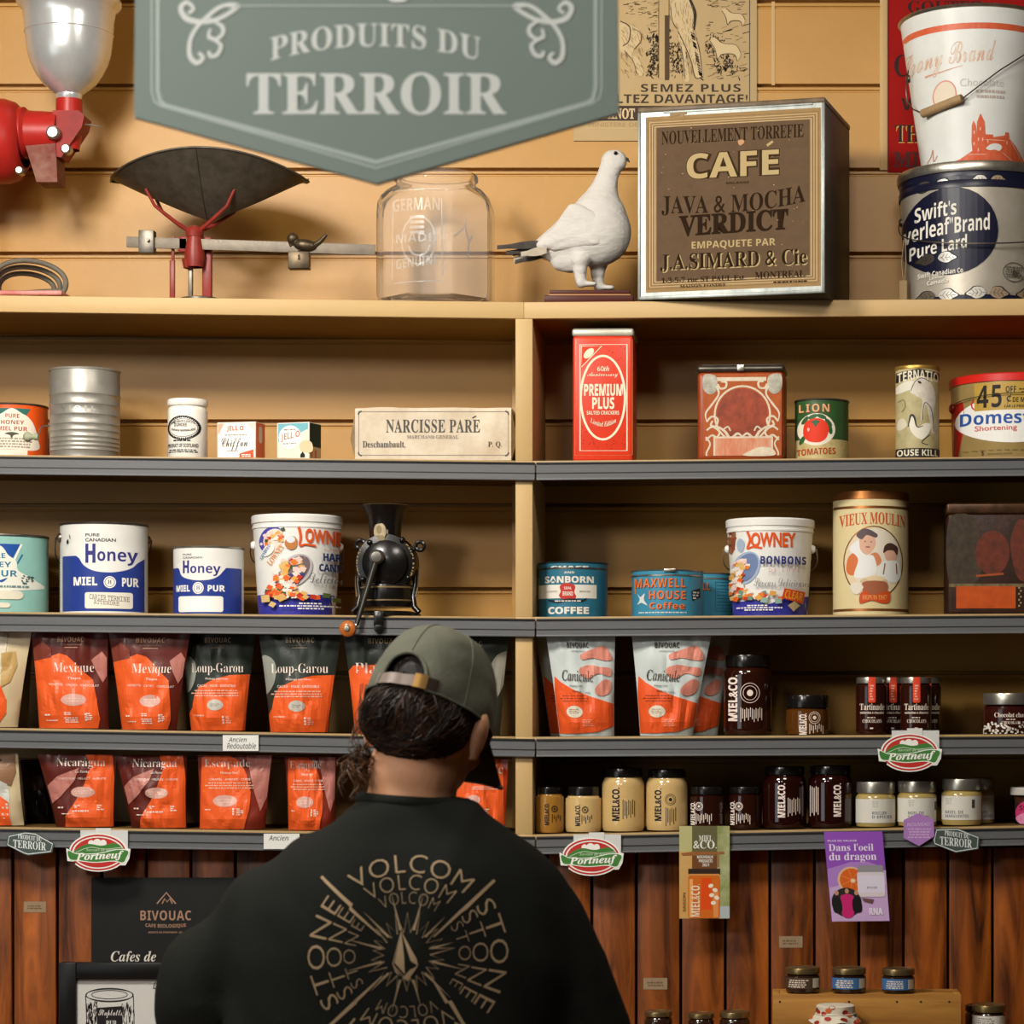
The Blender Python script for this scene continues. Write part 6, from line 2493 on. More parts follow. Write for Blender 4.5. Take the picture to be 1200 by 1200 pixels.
def art_can(a):
    O_ = pl('#e65a26')
    a.poly([(748, 793), (756, 800), (770, 808), (790, 816), (815, 824), (821, 826), (818, 850), (795, 858), (770, 860), (745, 860)], O_)
    P_ = pl('#d98b78')
    a.blob([(785, 768), (800, 762), (818, 758), (826, 772), (818, 775), (800, 772), (787, 774)], P_)
    a.blob([(782, 784), (795, 780), (808, 782), (822, 784), (820, 793), (805, 790), (792, 796), (783, 792)], P_)
    a.blob([(800, 806), (812, 797), (820, 800), (816, 812), (806, 816), (799, 813)], P_)
    T2 = '#4a4640'
    a.poly([(783, 746), (786, 742), (789, 746)], T2)
    a.text('BIVOUAC', 'sans', 768, 753.5, 797, 760, T2, space=1.1)
    a.text('CAFE BIOLOGIQUE', 'plain', 773, 763, 791, 765, T2)
    a.text('Canicule', 'ital', 758, 786, 798, 799, T2, slope=2, bold=0.006)
    a.text('Melange d ete', 'plain', 767, 803, 783, 806, T2)
    a.text('FRAMBOISE · CACAO', 'plain', 770, 810.5, 792, 812.5, T2, slope=2)
    for q in range(3):
        a.small(753, 815 + q * 3, 790, 817 + q * 3, 1, '#9a3a20', q)
    a.ell(770.5, 834.5, 10, 7, pl('#d9d2bc'))
    a.small(763, 831, 778, 837, 3, '#a58a70', 2)
    a.small(778, 843, 792, 852, 4, '#ef9a7a', 2)


GC = 'white and orange summer coffee pouches'
bag('white and orange coffee pouch closest to the centre post, front of its pair', BagShape(656, 720, 641, 722, 862, 745.5), 3, 0.012, WHT2, art_can, CAN, seed=61, group=GC)
bag('white and orange coffee pouch peeking out behind the one closest to the post', BagShape(645, 704, 628, 716, 861, 746), 3, 0.082, WHT2, art_can, CAN, seed=63, group=GC)
bag('white and orange coffee pouch with a bright top corner, near the large dark jar', CAN, 3, 0.012, WHT2, art_can, seed=65, group=GC)
bag('white and orange coffee pouch in shade squeezed behind another, touching the large dark jar', BagShape(781, 841, 774, 857, 862, 746), 3, 0.082, WHT2, art_can, CAN, seed=67, group=GC)

# ================================================================ jars
BLID = mat('#14110f', 0.22, coat=0.4, name='black_jar_lid')
SLID = mat('#b3aea2', 0.3, metal=0.85, wear=0.3, scale=60, name='silver_jar_lid')
GLID = mat('#9d875a', 0.3, metal=0.85, wear=0.3, scale=60, name='gold_jar_lid')


def glossy(h, name=None):
    return mat(h, 0.12, coat=0.6, name=name or 'jar_' + h[1:])


def honeymat(h, name):
    """glass with dark amber honey in it"""
    key = ('honey', h)
    if key in _mats:
        return _mats[key]
    m = bpy.data.materials.new(name)
    m.use_nodes = True
    b = m.node_tree.nodes['Principled BSDF']
    b.inputs['Base Color'].default_value = (*lin(h), 1)
    b.inputs['Roughness'].default_value = 0.05
    b.inputs['Transmission Weight'].default_value = 0.35
    b.inputs['Coat Weight'].default_value = 0.5
    _mats[key] = m
    return m


def jar(label, n, x0, x1, ylt, ylb, Yf, body, lid, neck=None, shoulder=0.055, group=None, z0=None, name='jar', cat='jar', lidr=0.93, rz=0.0, foot=None):
    c = Can(name, label, cat, n, x0, x1, ylt, Yf, group, z0, rz)
    R, h = c.R, c.h
    hl = PZ(ylb, Yf) - c.z0
    sh = shoulder * h
    b = MB()
    b.lathe([(0, 0.002), (R * 0.86, 0.001), (R * 0.95, 0.002), (R * 0.995, 0.008), (R, 0.014), (R, hl - sh - 0.006), (R * 0.985, hl - sh), (R * 0.9, hl - 0.003), (R * 0.86, hl - 0.001), (R * 0.86, hl)], body if neck is None else [body] * 5 + [neck] * 4, 64)
    b.build('glass_body', c.root)
    b = MB()
    L_ = R * lidr
    pr = [(L_ * 0.96, hl - 0.0008), (L_, hl), (L_ * 1.004, hl + 0.0015)]
    pr += [(L_ * 1.0, h - 0.002), (L_ * 0.985, h - 0.0006), (L_ * 0.93, h), (L_ * 0.9, h - 0.0008), (0, h - 0.0008)]
    b.lathe(pr, lid, 64)
    b.build('lid', c.root)
    return c


def vtext(a, t, font, x0, x1, y0, y1, m, **kw):
    cx, cy, ww, hh = (x0 + x1) / 2, (y0 + y1) / 2, y1 - y0, x1 - x0
    a.text(t, font, cx - ww / 2, cy - hh / 2, cx + ww / 2, cy + hh / 2, m, rot=-90, **kw)


def miel(c, x0, x1, y0, y1, m, ex=None, ey=None, er=6, tx=None):
    a = c.art()
    vtext(a, 'MIEL&CO.', 'sans', x0, x1, y0, y1, m, bold=0.02)
    if ex:
        a.ring(ex, ey, er, er * 1.05, 0.6, m)
        a.ring(ex, ey, er * 0.72, er * 0.75, 0.5, m)
        a.ell(ex, ey, er * 0.32, er * 0.34, m)
    if tx:
        x, y, xx, yy = tx
        q = x
        i = 0
        while q < xx:
            vt = a.small(q, y, q + 2.0, yy, max(3, int((yy - y) / 2)), m, int(q * 7)) if False else a.rect(q, y + (i * 37 % 5) * 0.6, q + 0.8, yy - (i * 53 % 7), m, up=False)
            q += 2.2
            i += 1
    c.lay(a, 'printed_label')


DAMB = honeymat('#34150a', 'dark_honey_glass')
AMB = honeymat('#6b3f14', 'amber_honey_glass')
DRED = honeymat('#2c0d08', 'red_brown_honey_glass')
CRH, CRH2, CRH3 = glossy('#cbab72'), glossy('#bf9854'), glossy('#9d6f2c')
c = jar('large dark amber honey jar with white sideways lettering, beside the white pouches', 3, 848, 905, 767, 781, 0.02, DAMB, BLID)
miel(c, 853.5, 864.5, 791, 845, LTX, 879, 812, 11, (868, 829, 893, 846))
c = jar('small amber honey jar with black lid, alone between the dark jar and chocolate spreads', 3, 920.5, 971.5, 814.5, 829, 0.02, AMB, BLID, lidr=0.98)
miel(c, 936, 945, 836, 861, LTX, 954, 841, 6.5, (948, 848, 964, 860))

CHOC = glossy('#2e1109', 'chocolate_spread_glass')


def spread(label, x0, x1, Yf, first=True):
    c = jar(label, 3, x0, x1, 793.5, 800.5, Yf, CHOC, SLID, shoulder=0.05, group='chocolate spread jars with silver lids', lidr=0.97)
    m = (x0 + x1) / 2
    a = c.art()
    W_ = '#e4d8c8'
    a.text('Tartinade', 'serif', m - 14, 824.5, m + 14.5, 832, W_)
    a.text('noisettes & chocolat', 'sans', m - 13.5, 833.5, m + 14, 836.5, W_)
    a.small(m - 6, 840, m + 6, 842, 1, W_, 3)
    a.text('CHOCOLATS', 'serif', m - 11, 843, m + 11, 847, W_)
    a.small(m - 3, 852, m + 4, 855, 1, W_, 5)
    st = mat('#d9462a', 0.4)
    a.rrect(m - 4.5, 799, m + 4, 823.5, 2, st)
    a.small(m - 3, 802, m + 3, 821, 6, '#e8a890', 2)
    c.lay(a)
    b = MB()
    R = c.R * 0.975
    b.grid(lambda u, v: Vector((R * sin((u - 0.5) * 0.46), -R * cos((u - 0.5) * 0.46) - 0.0008, c.h * (0.875 + 0.1255 * v))), 6, 3, st)
    b.build('paper_seal', c.root)


spread('silver-lidded chocolate spread jar at the front left of its cluster of four', 1003, 1039.5, 0.014)
spread('silver-lidded chocolate spread jar at the front right of its cluster of four', 1055, 1091.5, 0.014)
spread('silver-lidded chocolate spread jar peeking out between the two front ones', 1029, 1063, 0.085)
spread('silver-lidded chocolate spread jar at the rear right of its cluster of four', 1069.5, 1103, 0.085)

c = jar('hot chocolate jar with silver lid and white flower print at the right end', 3, 1151.5, 1213, 812, 825.5, 0.02, glossy('#35120c'), SLID, lidr=0.985)
a = c.art()
a.text('Chocolat chaud', 'serif', 1163, 835, 1203, 840.5, '#e4d8c8')
a.text('CHOCOLATS', 'serif', 1171, 845, 1193, 848.5, '#e4d8c8')
a.small(1176, 842, 1188, 844, 1, '#e4d8c8', 1)
rnd = random.Random(3)
for q in range(90):
    x = rnd.uniform(1150, 1215)
    y = 860 - rnd.uniform(0, 1) * (8 + 7 * abs(sin((x - 1180) * 0.11)))
    a.ell(x, y, 1.3, 1.3, rnd.choice(('#d9d2c6', '#bdb3a5', '#e6e0d4')), n=7, up=False)
c.lay(a)

# lower shelf, right bay
c = jar('small brownish creamed honey jar touching the centre post', 4, 627.5, 661, 922.5, 931, 0.022, CRH3, BLID, lidr=0.86)
miel(c, 639.5, 645, 941, 967, INK, 651, 948, 3.4, (648, 954, 657, 964))
c = jar('small pale creamed honey jar beside the brownish one', 4, 662.5, 705, 922, 933, 0.02, CRH, BLID, lidr=0.86)
miel(c, 675.5, 681.5, 943, 968, INK, 687, 949, 3.6, (683, 955, 696, 966))
c = jar('large cream honey jar next to the small pale jar, without an emblem', 4, 705.5, 755.5, 900.5, 911, 0.018, CRH, BLID, shoulder=0.09, lidr=0.90, group='large creamed honey jars')
miel(c, 718.5, 727.5, 923, 962, INK, None, None, 0, (731, 937, 745, 960))
c = jar('large cream honey jar with a dark round emblem, beside the small dark jars', 4, 757, 806, 902, 911.5, 0.018, CRH, BLID, shoulder=0.09, lidr=0.90, group='large creamed honey jars')
miel(c, 768, 776, 924, 962, INK, 786.5, 937, 6, (781, 946, 794, 968))
c = jar('small dark honey jar beside the large cream jar, behind the honey flyer', 4, 808.5, 850, 922, 931, 0.022, DAMB, BLID, lidr=0.95, group='small dark honey jars')
miel(c, 809.5, 815, 940, 967, LTX, 819.5, 945, 4.4, (816, 953, 834, 966))
c = jar('small dark honey jar right of the honey flyer, beside the large red-brown jar', 4, 854, 893, 922, 930, 0.026, DAMB, BLID, lidr=0.95, group='small dark honey jars')
miel(c, 856, 861, 939, 967, LTX, 866, 945, 4.4, (863, 953, 880, 966))
c = jar('large red-brown honey jar on the left of its pair', 4, 893.5, 945, 898.5, 908, 0.016, DRED, BLID, shoulder=0.09, lidr=0.92, group='large red-brown honey jars')
miel(c, 911, 920, 918, 958, LTX, None, None, 0, (923, 935, 937, 957))
c = jar('large red-brown honey jar standing next to the white-labelled jars', 4, 947, 999.5, 897.5, 907.5, 0.016, DRED, BLID, shoulder=0.09, lidr=0.92, group='large red-brown honey jars')
miel(c, 976, 985, 918, 957, LTX, None, None, 0, (949, 921, 959, 957))
CRJ = glossy('#ab9558')
CRJ2 = glossy('#8f7c4c')


def white_label(label, x0, x1, y0, Yf, txt, tx0, tx1, ty0, dark=None):
    c = jar(label, 4, x0, x1, y0, y0 + 13, Yf, CRJ, SLID, shoulder=0.08, lidr=0.95, group='white-labelled honey jars with silver lids')
    a = c.art()
    a.rect(x0 - 5, y0 + 20, x1 - 2, y0 + 48, '#d3d0c4')
    for i, t in enumerate(txt):
        a.text(t, 'sans', tx0, ty0 + i * 4.6, tx1 - (0 if i else 6), ty0 + 3.6 + i * 4.6, '#5f6474')
    a.small(tx0, y0 + 22, tx0 + 9, y0 + 30, 4, '#b3b0a6', 3)
    if dark:
        a.rect(dark, y0 + 24, dark + 3.5, y0 + 34, '#3f4044')
    c.lay(a)


white_label('white-labelled honey jar with silver lid beside the red-brown jars', 1002.5, 1050, 916.5, 0.014, ('BOUCLIER', 'D EPICES'), 1021, 1044, 951)
white_label('white-labelled honey jar with silver lid behind the violet hexagon tag', 1051, 1098, 915.5, 0.014, ('MIEL DE', 'SARRASIN'), 1063, 1087, 951, 1094)
white_label('white-labelled honey jar with silver lid, frontmost above the dark hexagon tag', 1103, 1151, 913, 0.014, ('MIEL DE', 'MARGUERITES'), 1107, 1133, 950, 1137)
white_label('white-labelled honey jar with silver lid set back behind the frontmost one', 1123, 1166, 912.5, 0.09, ('MIEL', 'MARITIME'), 1148, 1162, 950)

c = Can('candy_cup', 'clear plastic cup with a frosted lid and pink round sticker at the right end', 'cup', 4, 1184, 1240, 923, 0.03)
R, h = c.R, c.h
b = MB()
PLA_ = thinglass('#efece6', 0.1, 'clear_plastic')
hl = PZ(932, 0.03) - c.z0
b.lathe([(0, 0.001), (R * 0.8, 0.0), (R * 0.82, 0.002), (R * 0.93, hl), (R * 0.91, hl), (R * 0.80, 0.003), (0, 0.003)], PLA_, 64)
b.build('cup', c.root)
b = MB()
b.lathe([(0, 0.0035), (R * 0.79, 0.0035), (R * 0.885, hl * 0.92), (0, hl * 0.92)], mat('#3f1d16', 0.5, wear=0.8, wcol='#7a4a3c', scale=90), 48)
b.build('sweets', c.root)
b = MB()
b.lathe([(R * 0.92, hl - 0.001), (R, hl), (R, h - 0.002), (R * 0.97, h), (R * 0.9, h), (R * 0.88, h - 0.004), (0, h - 0.004)], mat('#b9b4aa', 0.3), 64)
b.build('lid', c.root)
a = c.art()
a.ell(1204, 953, 15, 15, '#c2386e')
a.blob([(1190, 958), (1204, 951), (1220, 955), (1216, 966), (1204, 969), (1194, 966)], '#d98ab0')
a.text('SUCRE', 'sans', 1193, 944, 1216, 950, '#3a1424')
c.lay(a, R=lambda z: R * (0.82 + 0.11 * max(0, min(1, z / hl))) * 1.003)

# ================================================================ tags, flyers and notes on the price rails
YT = -0.0125
CLEAR = bpy.data.materials.new('clear_label_holder')
CLEAR.use_nodes = True
_b = CLEAR.node_tree.nodes['Principled BSDF']
_b.inputs['Base Color'].default_value = (0.75, 0.76, 0.74, 1)
_b.inputs['Roughness'].default_value = 0.3
_b.inputs['Alpha'].default_value = 0.75


def card(name, label, cat, outline, cx, by, m, art, Y=YT, th=0.0011, group=None, parts=None):
    k = sc(Y)
    root = thing(name, label, cat, (PX(cx, Y), Y, PZ(by, Y)), 0, group)
    b = MB()
    b.prism([((x - cx) * k, (by - y) * k) for x, y in outline], 0.0, th, m)
    b.build('card', root)
    if art:
        a = Art(px_tr(cx, by, k), base=0.0002)
        art(a)
        a.build('printed_face', root, plane_map(0))
    return root


def portneuf(cx, cy, label, rot=0.0):
    n = 28
    W_ = mat('#e8e8e0', 0.4)
    out = []
    for q in range(n):
        t = 2 * pi * q / n
        out.append((cx + 34.5 * cos(t), cy - 1 + 22.5 * sin(t)))
    out = [p for p in out if not (p[1] > cy - 6 and p[1] < cy + 13)]
    rgt = [p for p in out if p[0] > cx]
    # wave-ended ribbon sticking out of the oval
    R_ = [(cx + 33, cy - 6), (cx + 38, cy - 5), (cx + 36.5, cy + 6), (cx + 32, cy + 14), (cx + 26, cy + 14)]
    L_ = [(cx - 26, cy + 10), (cx - 36, cy + 9), (cx - 37.5, cy - 6), (cx - 33, cy - 4)]
    top = sorted([p for p in out if p[1] <= cy - 6], key=lambda p: p[0])
    bot = sorted([p for p in out if p[1] >= cy + 13], key=lambda p: -p[0])
    full = top + R_ + bot + L_

    def art(a):
        a.ring(cx, cy - 1, 31.5, 20, 2.0, '#b8302a')
        a.ell(cx, cy - 1, 28.5, 17.5, '#b8302a')
        for dx, r in ((-8, 3.6), (-1, 5), (6, 4)):
            a.ell(cx + dx, cy - 12, r, r, '#e8e8e0', n=14)
        G_ = '#3f7a36'
        a.blob([(cx - 26, cy - 4), (cx - 12, cy - 11), (cx + 4, cy - 9), (cx + 18, cy - 12), (cx + 27, cy - 8), (cx + 29, cy + 4), (cx - 28, cy + 4)], G_)
        a.curve([(cx - 26, cy - 1), (cx - 10, cy - 7), (cx + 8, cy - 5), (cx + 28, cy - 7)], 0.6, '#c9d6c0')
        a.text('Saveurs de saisons', 'ital', cx - 14, cy - 6, cx + 24, cy - 2.6, '#c9d6c0')
        a.blob([(cx - 36, cy - 4), (cx - 24, cy - 0), (cx, cy - 0.5), (cx + 22, cy - 5), (cx + 36, cy - 3.5), (cx + 34, cy + 6), (cx + 30, cy + 12), (cx + 18, cy + 9.5), (cx - 4, cy + 11), (cx - 22, cy + 9), (cx - 34, cy + 7.5)], '#dfe6d8')
        a.blob([(cx - 35, cy - 3), (cx - 24, cy + 1), (cx, cy + 0.5), (cx + 22, cy - 4), (cx + 35, cy - 2.5), (cx + 33, cy + 5), (cx + 29, cy + 10.5), (cx + 18, cy + 8.5), (cx - 4, cy + 10), (cx - 22, cy + 8), (cx - 33, cy + 6.5)], G_)
        a.text('Portneuf', 'bital', cx - 26, cy - 2, cx + 30, cy + 9.5, '#e8e8e0', slope=-3, bold=0.012)

    root = card('region_tag', label, 'tag', full, cx, cy + 20, W_, art, YT - 0.002, group='oval regional produce tags')
    k = sc(YT)
    b = MB()
    b.box(-21 * k, 36 * k - 0.002, 0.0013, 0.0017, 22 * k, 47 * k, CLEAR)
    b.box(-3 * k, 15 * k, 0.0002, 0.0012, 38 * k, 49.5 * k, mat('#d3d5cf', 0.4))
    b.build('clip', root)
    return root


portneuf(115, 1000, 'oval red and green tag under the maroon pouches at the left')
portneuf(693, 1005, 'oval red and green tag under the small pale honey jar')
portneuf(1066, 883, 'oval red and green tag under the chocolate spread jars')


def terroir(pts, cx, by, t1, t2, label, slope):
    def art(a):
        q = [(cx + (x - cx) * 0.93, (by - 14) + (y - (by - 14)) * 0.88) for x, y in pts]
        a.line(q, 1.0, '#d3dad6', closed=True)
        a.text('PRODUIT DU', 'serif', *t1, '#d9e0dc', slope=slope)
        a.text('TERROIR', 'serif', *t2, '#d9e0dc', slope=slope)
    return card('terroir_tag', label, 'tag', pts, cx, by, mat('#47534f', 0.4), art, YT - 0.001, group='dark hexagonal produce tags')


terroir([(7, 990), (9, 979), (29, 974.5), (42, 976), (63.5, 989), (61, 999), (33, 1002.5), (28, 1001)], 35, 1002.5, (21, 979, 49, 984.5), (15.5, 985.5, 54, 995), 'dark hexagonal tag at the left end of the bottom rail', 4)
terroir([(1093, 984), (1096, 971), (1122, 970), (1148, 981), (1147, 995), (1120, 999.5), (1094, 989)], 1120, 999.5, (1107, 975, 1136, 981), (1101.5, 982, 1139, 992), 'dark hexagonal tag beside the violet hexagon', 4)
card('hexagon_tag', 'violet hexagonal tag hanging in front of the white-labelled jars', 'tag', [(1059, 961), (1076, 953), (1094, 960), (1095, 980), (1077, 991.5), (1059, 982)], 1077, 991.5, mat('#a678b8', 0.45), lambda a: (a.text('NOUVEAU', 'sital', 1063, 964, 1090, 968, '#d9bfe0', slope=-1), a.small(1063, 970, 1091, 983, 4, '#c9a8d3', 3)), YT - 0.003)


def note1(a):
    a.text('Ancien', 'sital', 268, 864, 289, 869.5, '#2b2b33')
    a.text('Redoutable', 'sital', 266, 870.5, 300, 877.5, '#2b2b33')


card('shelf_note', 'small white hand-written note on the upper bag shelf rail', 'note', [(261, 861.5), (303, 861.5), (303, 880), (261, 880)], 282, 880, mat('#d9dad4', 0.6), note1, YT)
card('shelf_note', 'small white hand-written note on the bottom rail beside the shoulder', 'note', [(309, 977), (351, 977), (351, 995), (309, 995)], 330, 995, mat('#d9dad4', 0.6), lambda a: a.text('Ancien', 'sital', 315, 979, 338, 985, '#2b2b33'), YT)


def honeyflyer(a):
    a.rect(796, 968, 812, 1076, mat('#c9924c', 0.5, wear=0.5, wcol='#b9b27a', scale=20))
    a.rect(796, 968, 812, 998, '#b3b07a')
    a.rect(838, 968, 855, 1076, mat('#7f8a4c', 0.5, wear=0.7, wcol='#c2bf9a', scale=30))
    a.rect(840, 1062, 855, 1076, '#a9b3b5')
    a.rect(811, 968, 840.5, 1020, mat('#5f5a3a', 0.5))
    a.text('MIEL', 'serif', 819, 979, 835, 985.5, '#dfe2d6')
    a.text('&CO.', 'serif', 812.5, 985, 840, 994.5, '#dfe2d6')
    a.poly([(798, 1000), (812, 998), (849, 998), (849, 1001), (800, 1003)], mat('#8f5a2c', .6))
    a.rect(841, 998, 843, 1016, '#8f6a3c')
    a.rect(811, 1003, 840.5, 1018, mat('#6b3f1c', .6))
    for i, t in enumerate(('NOUVEAUX', 'PRODUITS', '2021')):
        a.text(t, 'sans', (817, 819, 823)[i], 1002.5 + i * 4.6, (836, 835, 831)[i], 1006 + i * 4.6, '#dfe2d6')
    a.rect(806.5, 1018, 844, 1025, mat('#33241a', 0.4))
    a.rect(807, 1024, 843, 1026, '#c98a48')
    a.rrect(806.5, 1026, 843.5, 1076, 3, mat('#c9661c', 0.4))
    a.rect(822, 1029, 834, 1066, mat('#d94a12', 0.4))
    a.rect(808, 1030, 812, 1075, '#e0a45c')
    a.rect(836, 1045, 842, 1075, '#d98a48')
    vtext(a, 'MIEL&CO.', 'sans', 810, 820, 1036, 1074, '#e6d9bf')
    for x, y in ((833, 1038), (838, 1043), (834, 1049), (840, 1052), (836, 1058)):
        a.ell(x, y, 2.4, 3.2, '#e6ddc6', n=8, rot=x * 7)
    vtext(a, 'SAISON', 'plain', 800, 803.5, 1046, 1068, '#6b4a1c')


card('honey_flyer', 'upright honey advertising card hanging from the bottom rail', 'flyer', [(796, 968), (855, 968), (855, 1076.5), (796, 1076.5)], 825, 1076.5, mat('#b9a06a', 0.35), honeyflyer, YT - 0.001)


def dragon(a):
    VI, LV = mat('#8c4fb5', 0.4), mat('#c2a3cf', 0.4)
    a.poly([(970, 974.5), (1038, 974.5), (1038.5, 1040), (972, 1040)], VI)
    a.poly([(972, 1024), (1040, 1020), (1041, 1079.5), (974, 1079.5)], LV)
    a.poly([(972, 1018), (1000, 1010), (1020, 1010), (1036, 1016), (1036, 1030), (990, 1036), (973, 1040)], mat('#a87cc4', 0.4))
    a.text('PLUS DE VALEUR', 'sans', 974, 984, 1008, 986, '#e6dcec')
    a.text("Dans l'oeil", 'serif', 974.5, 988.5, 1027, 997, '#e6dcec')
    a.text('du dragon', 'serif', 974.5, 999, 1030, 1010.5, '#e6dcec')
    a.ell(999, 1031, 16, 15.5, '#d9b48a')
    a.ell(999.5, 1031, 14, 13.5, '#d2601c')
    for q in range(7):
        t = radians(q * 51)
        a.line([(1000, 1031), (1000 + 13 * cos(t), 1031 + 12.5 * sin(t))], 0.7, '#e08a4c')
    a.ell(1001, 1032, 3, 2.5, '#e6c9a0', n=12)
    a.rrect(1007, 1014, 1037, 1023.5, 2, '#8f8a92')
    a.rrect(1006, 1022, 1038, 1051, 3, '#d3c9cf')
    a.rect(1006, 1026, 1038, 1046, '#d9d2e2')
    a.text('BOUCLIER', 'sans', 1017, 1039, 1029, 1041.5, '#5a5a6a')
    a.ell(992, 1057, 17.5, 17, '#2b2622')
    a.blob([(985, 1052), (989, 1048), (997, 1048), (1001, 1053), (999, 1073), (987, 1073)], '#c2246c')
    for (x, m1) in ((981, '#1a1818'), (1004, '#151314')):
        a.blob([(x - 5, 1055), (x, 1050), (x + 5, 1055), (x + 5, 1068), (x - 4, 1068)], m1)
    for x, y in ((981, 1046), (993, 1044), (1004, 1046)):
        a.ell(x, y, 2.4, 3, '#b98a70', n=10)
    a.text('RNA', 'sans', 1018, 1064, 1034, 1072, '#e6dcec', bold=0.03)
    a.poly([(1010, 1052), (1024, 1054), (1022, 1059), (1012, 1056)], '#6b4a4a')


k = sc(YT)
root = thing('dragon_flyer', 'purple advertising card with an orange slice and jar hanging from the bottom rail', 'flyer', (PX(1007, YT), YT - 0.001, PZ(1079.5, YT)))
SHX = lambda x, y: ((x - 1007 + (y - 1079.5) * 0.055 + 1.2) * k, (1079.5 - y + (x - 1007) * 0.01) * k)
b = MB()
b.prism([SHX(*p) for p in ((970, 974.5), (1038.5, 974.5), (1041.5, 1079.5), (973.5, 1079.5))], 0, 0.0011, mat('#8c4fb5', 0.4))
b.build('card', root)
a = Art(SHX, base=0.0002)
dragon(a)
a.build('printed_face', root, plane_map(0))

# worn paper tape left on the planks
TAPE = mat('#9a8468', 0.7, wear=0.5, wcol='#7d6648', scale=60, name='old_paper_tape')
for (x0, x1, y0, y1, lb) in ((28, 54, 1056.5, 1069, 'faded paper tape on the planks at far left'), (754, 782, 1146, 1159.5, 'faded paper tape on the planks near the right shoulder'), (913, 940.5, 1097, 1110.5, 'faded paper tape on the planks above the wooden crate')):
    k = sc(PANEL_Y)
    t = thing('tape_label', lb, 'tape', (PX((x0 + x1) / 2, PANEL_Y), PANEL_Y - 0.0006, PZ(y1, PANEL_Y)), 0)
    b = MB()
    b.box(-(x1 - x0) / 2 * k, (x1 - x0) / 2 * k, 0, 0.0005, 0, (y1 - y0) * k, TAPE)
    b.build('strip', t)
    a = Art(px_tr((x0 + x1) / 2, y1, k), base=0.0001)
    a.small(x0 + 4, y0 + 4, x1 - 4, y1 - 3, 2, '#6d583e', int(x0))
    a.build('worn_print', t, plane_map(0))

# ================================================================ posters and picture below
Y = PANEL_Y - 0.0035
k = sc(Y)
root = thing('cafe_poster', 'black coffee roaster poster fixed to the planks behind the person', 'poster', (PX(193, Y), Y, PZ(1205, Y)))
b = MB()
b.box(-86 * k, 86 * k, 0, 0.0025, 0, 176.5 * k, mat('#10110f', 0.55, wear=0.15, wcol='#2a2a26', scale=10))
b.build('sheet', root)
a = Art(px_tr(193, 1205, k))
BC = '#a07c66'
a.line([(184, 1059), (195, 1046), (206, 1059)], 1.7, BC)
a.line([(190, 1059), (193, 1053), (196, 1057), (199, 1053), (202, 1059)], 1.4, BC)
a.text('BIVOUAC', 'sans', 164.5, 1067, 224, 1078.5, BC, space=1.08)
a.text('CAFE BIOLOGIQUE', 'sans', 170.5, 1083, 218, 1088, BC, arc=-1.0)
a.text('MONTS DE PORTNEUF, QC', 'sans', 174, 1091.5, 214, 1094, BC)
a.text('Cafes de', 'bital', 130, 1114.5, 183, 1130, '#d9d2c4')
a.text('specialite', 'bital', 130, 1136, 200, 1152, '#d9d2c4')
a.build('printed_sheet', root, plane_map(0))

Y = -0.055
k = sc(Y)
root = thing('framed_drawing', 'black framed ink drawing of a soup tin standing below the black poster', 'picture', (PX(160, Y), Y, CZ + 0.0006))
by = VY - (CZ - EZ) / k
hh = (by - 1128.5) * k
b = MB()
FRM = mat('#0f0e0d', 0.35)
w2 = 91 * k
fw = 20 * k
b.box(-w2, -w2 + fw, 0, 0.018, 0.0005, hh, FRM, 0.0015)
b.box(w2 - fw, w2, 0, 0.018, 0, hh, FRM, 0.0015)
b.box(-w2 + fw, w2 - fw, 0, 0.018, hh - fw, hh, FRM, 0.0015)
b.box(-w2 + fw, w2 - fw, 0, 0.018, 0.0005, fw * 0.6, FRM, 0.0015)
b.build('frame', root)
b = MB()
b.box(-w2 + fw * 0.9, w2 - fw * 0.9, 0.008, 0.014, fw * 0.5, hh - fw * 0.9, mat('#c9c8c2', 0.5))
b.build('drawing_paper', root)
a = Art(px_tr(160, by, k))
for q in range(2):
    a.ring(127, 1167, 28 - q * 0.8, 7 + q, 0.8, INK)
a.ring(127, 1166.5, 21, 5, 0.7, INK)
rnd = random.Random(6)
a.line([(99, 1168), (102, 1240)], 0.9, INK)
a.line([(155, 1168), (157, 1240)], 0.9, INK)
for q in range(170):
    x = rnd.choice((rnd.uniform(100, 113), rnd.uniform(141, 156)))
    y = rnd.uniform(1174, 1225)
    a.line([(x, y), (x + rnd.uniform(-1.5, 1.5), y + rnd.uniform(3, 9))], rnd.uniform(0.4, 1.1), INK, up=False)
a.poly([(112, 1182), (142, 1180), (143, 1235), (113, 1235)], INK)
a.text('Staplatts', 'script', 114, 1184, 142, 1194, '#d9d8d2')
a.text('RUB', 'serif', 123, 1197, 135, 1204, '#d9d8d2')
a.text('La Soupe', 'sital', 178, 1152, 222, 1162, '#33332f')
a.build('ink_drawing', root, plane_map(0.0079), clipz=(fw * 0.62, hh))

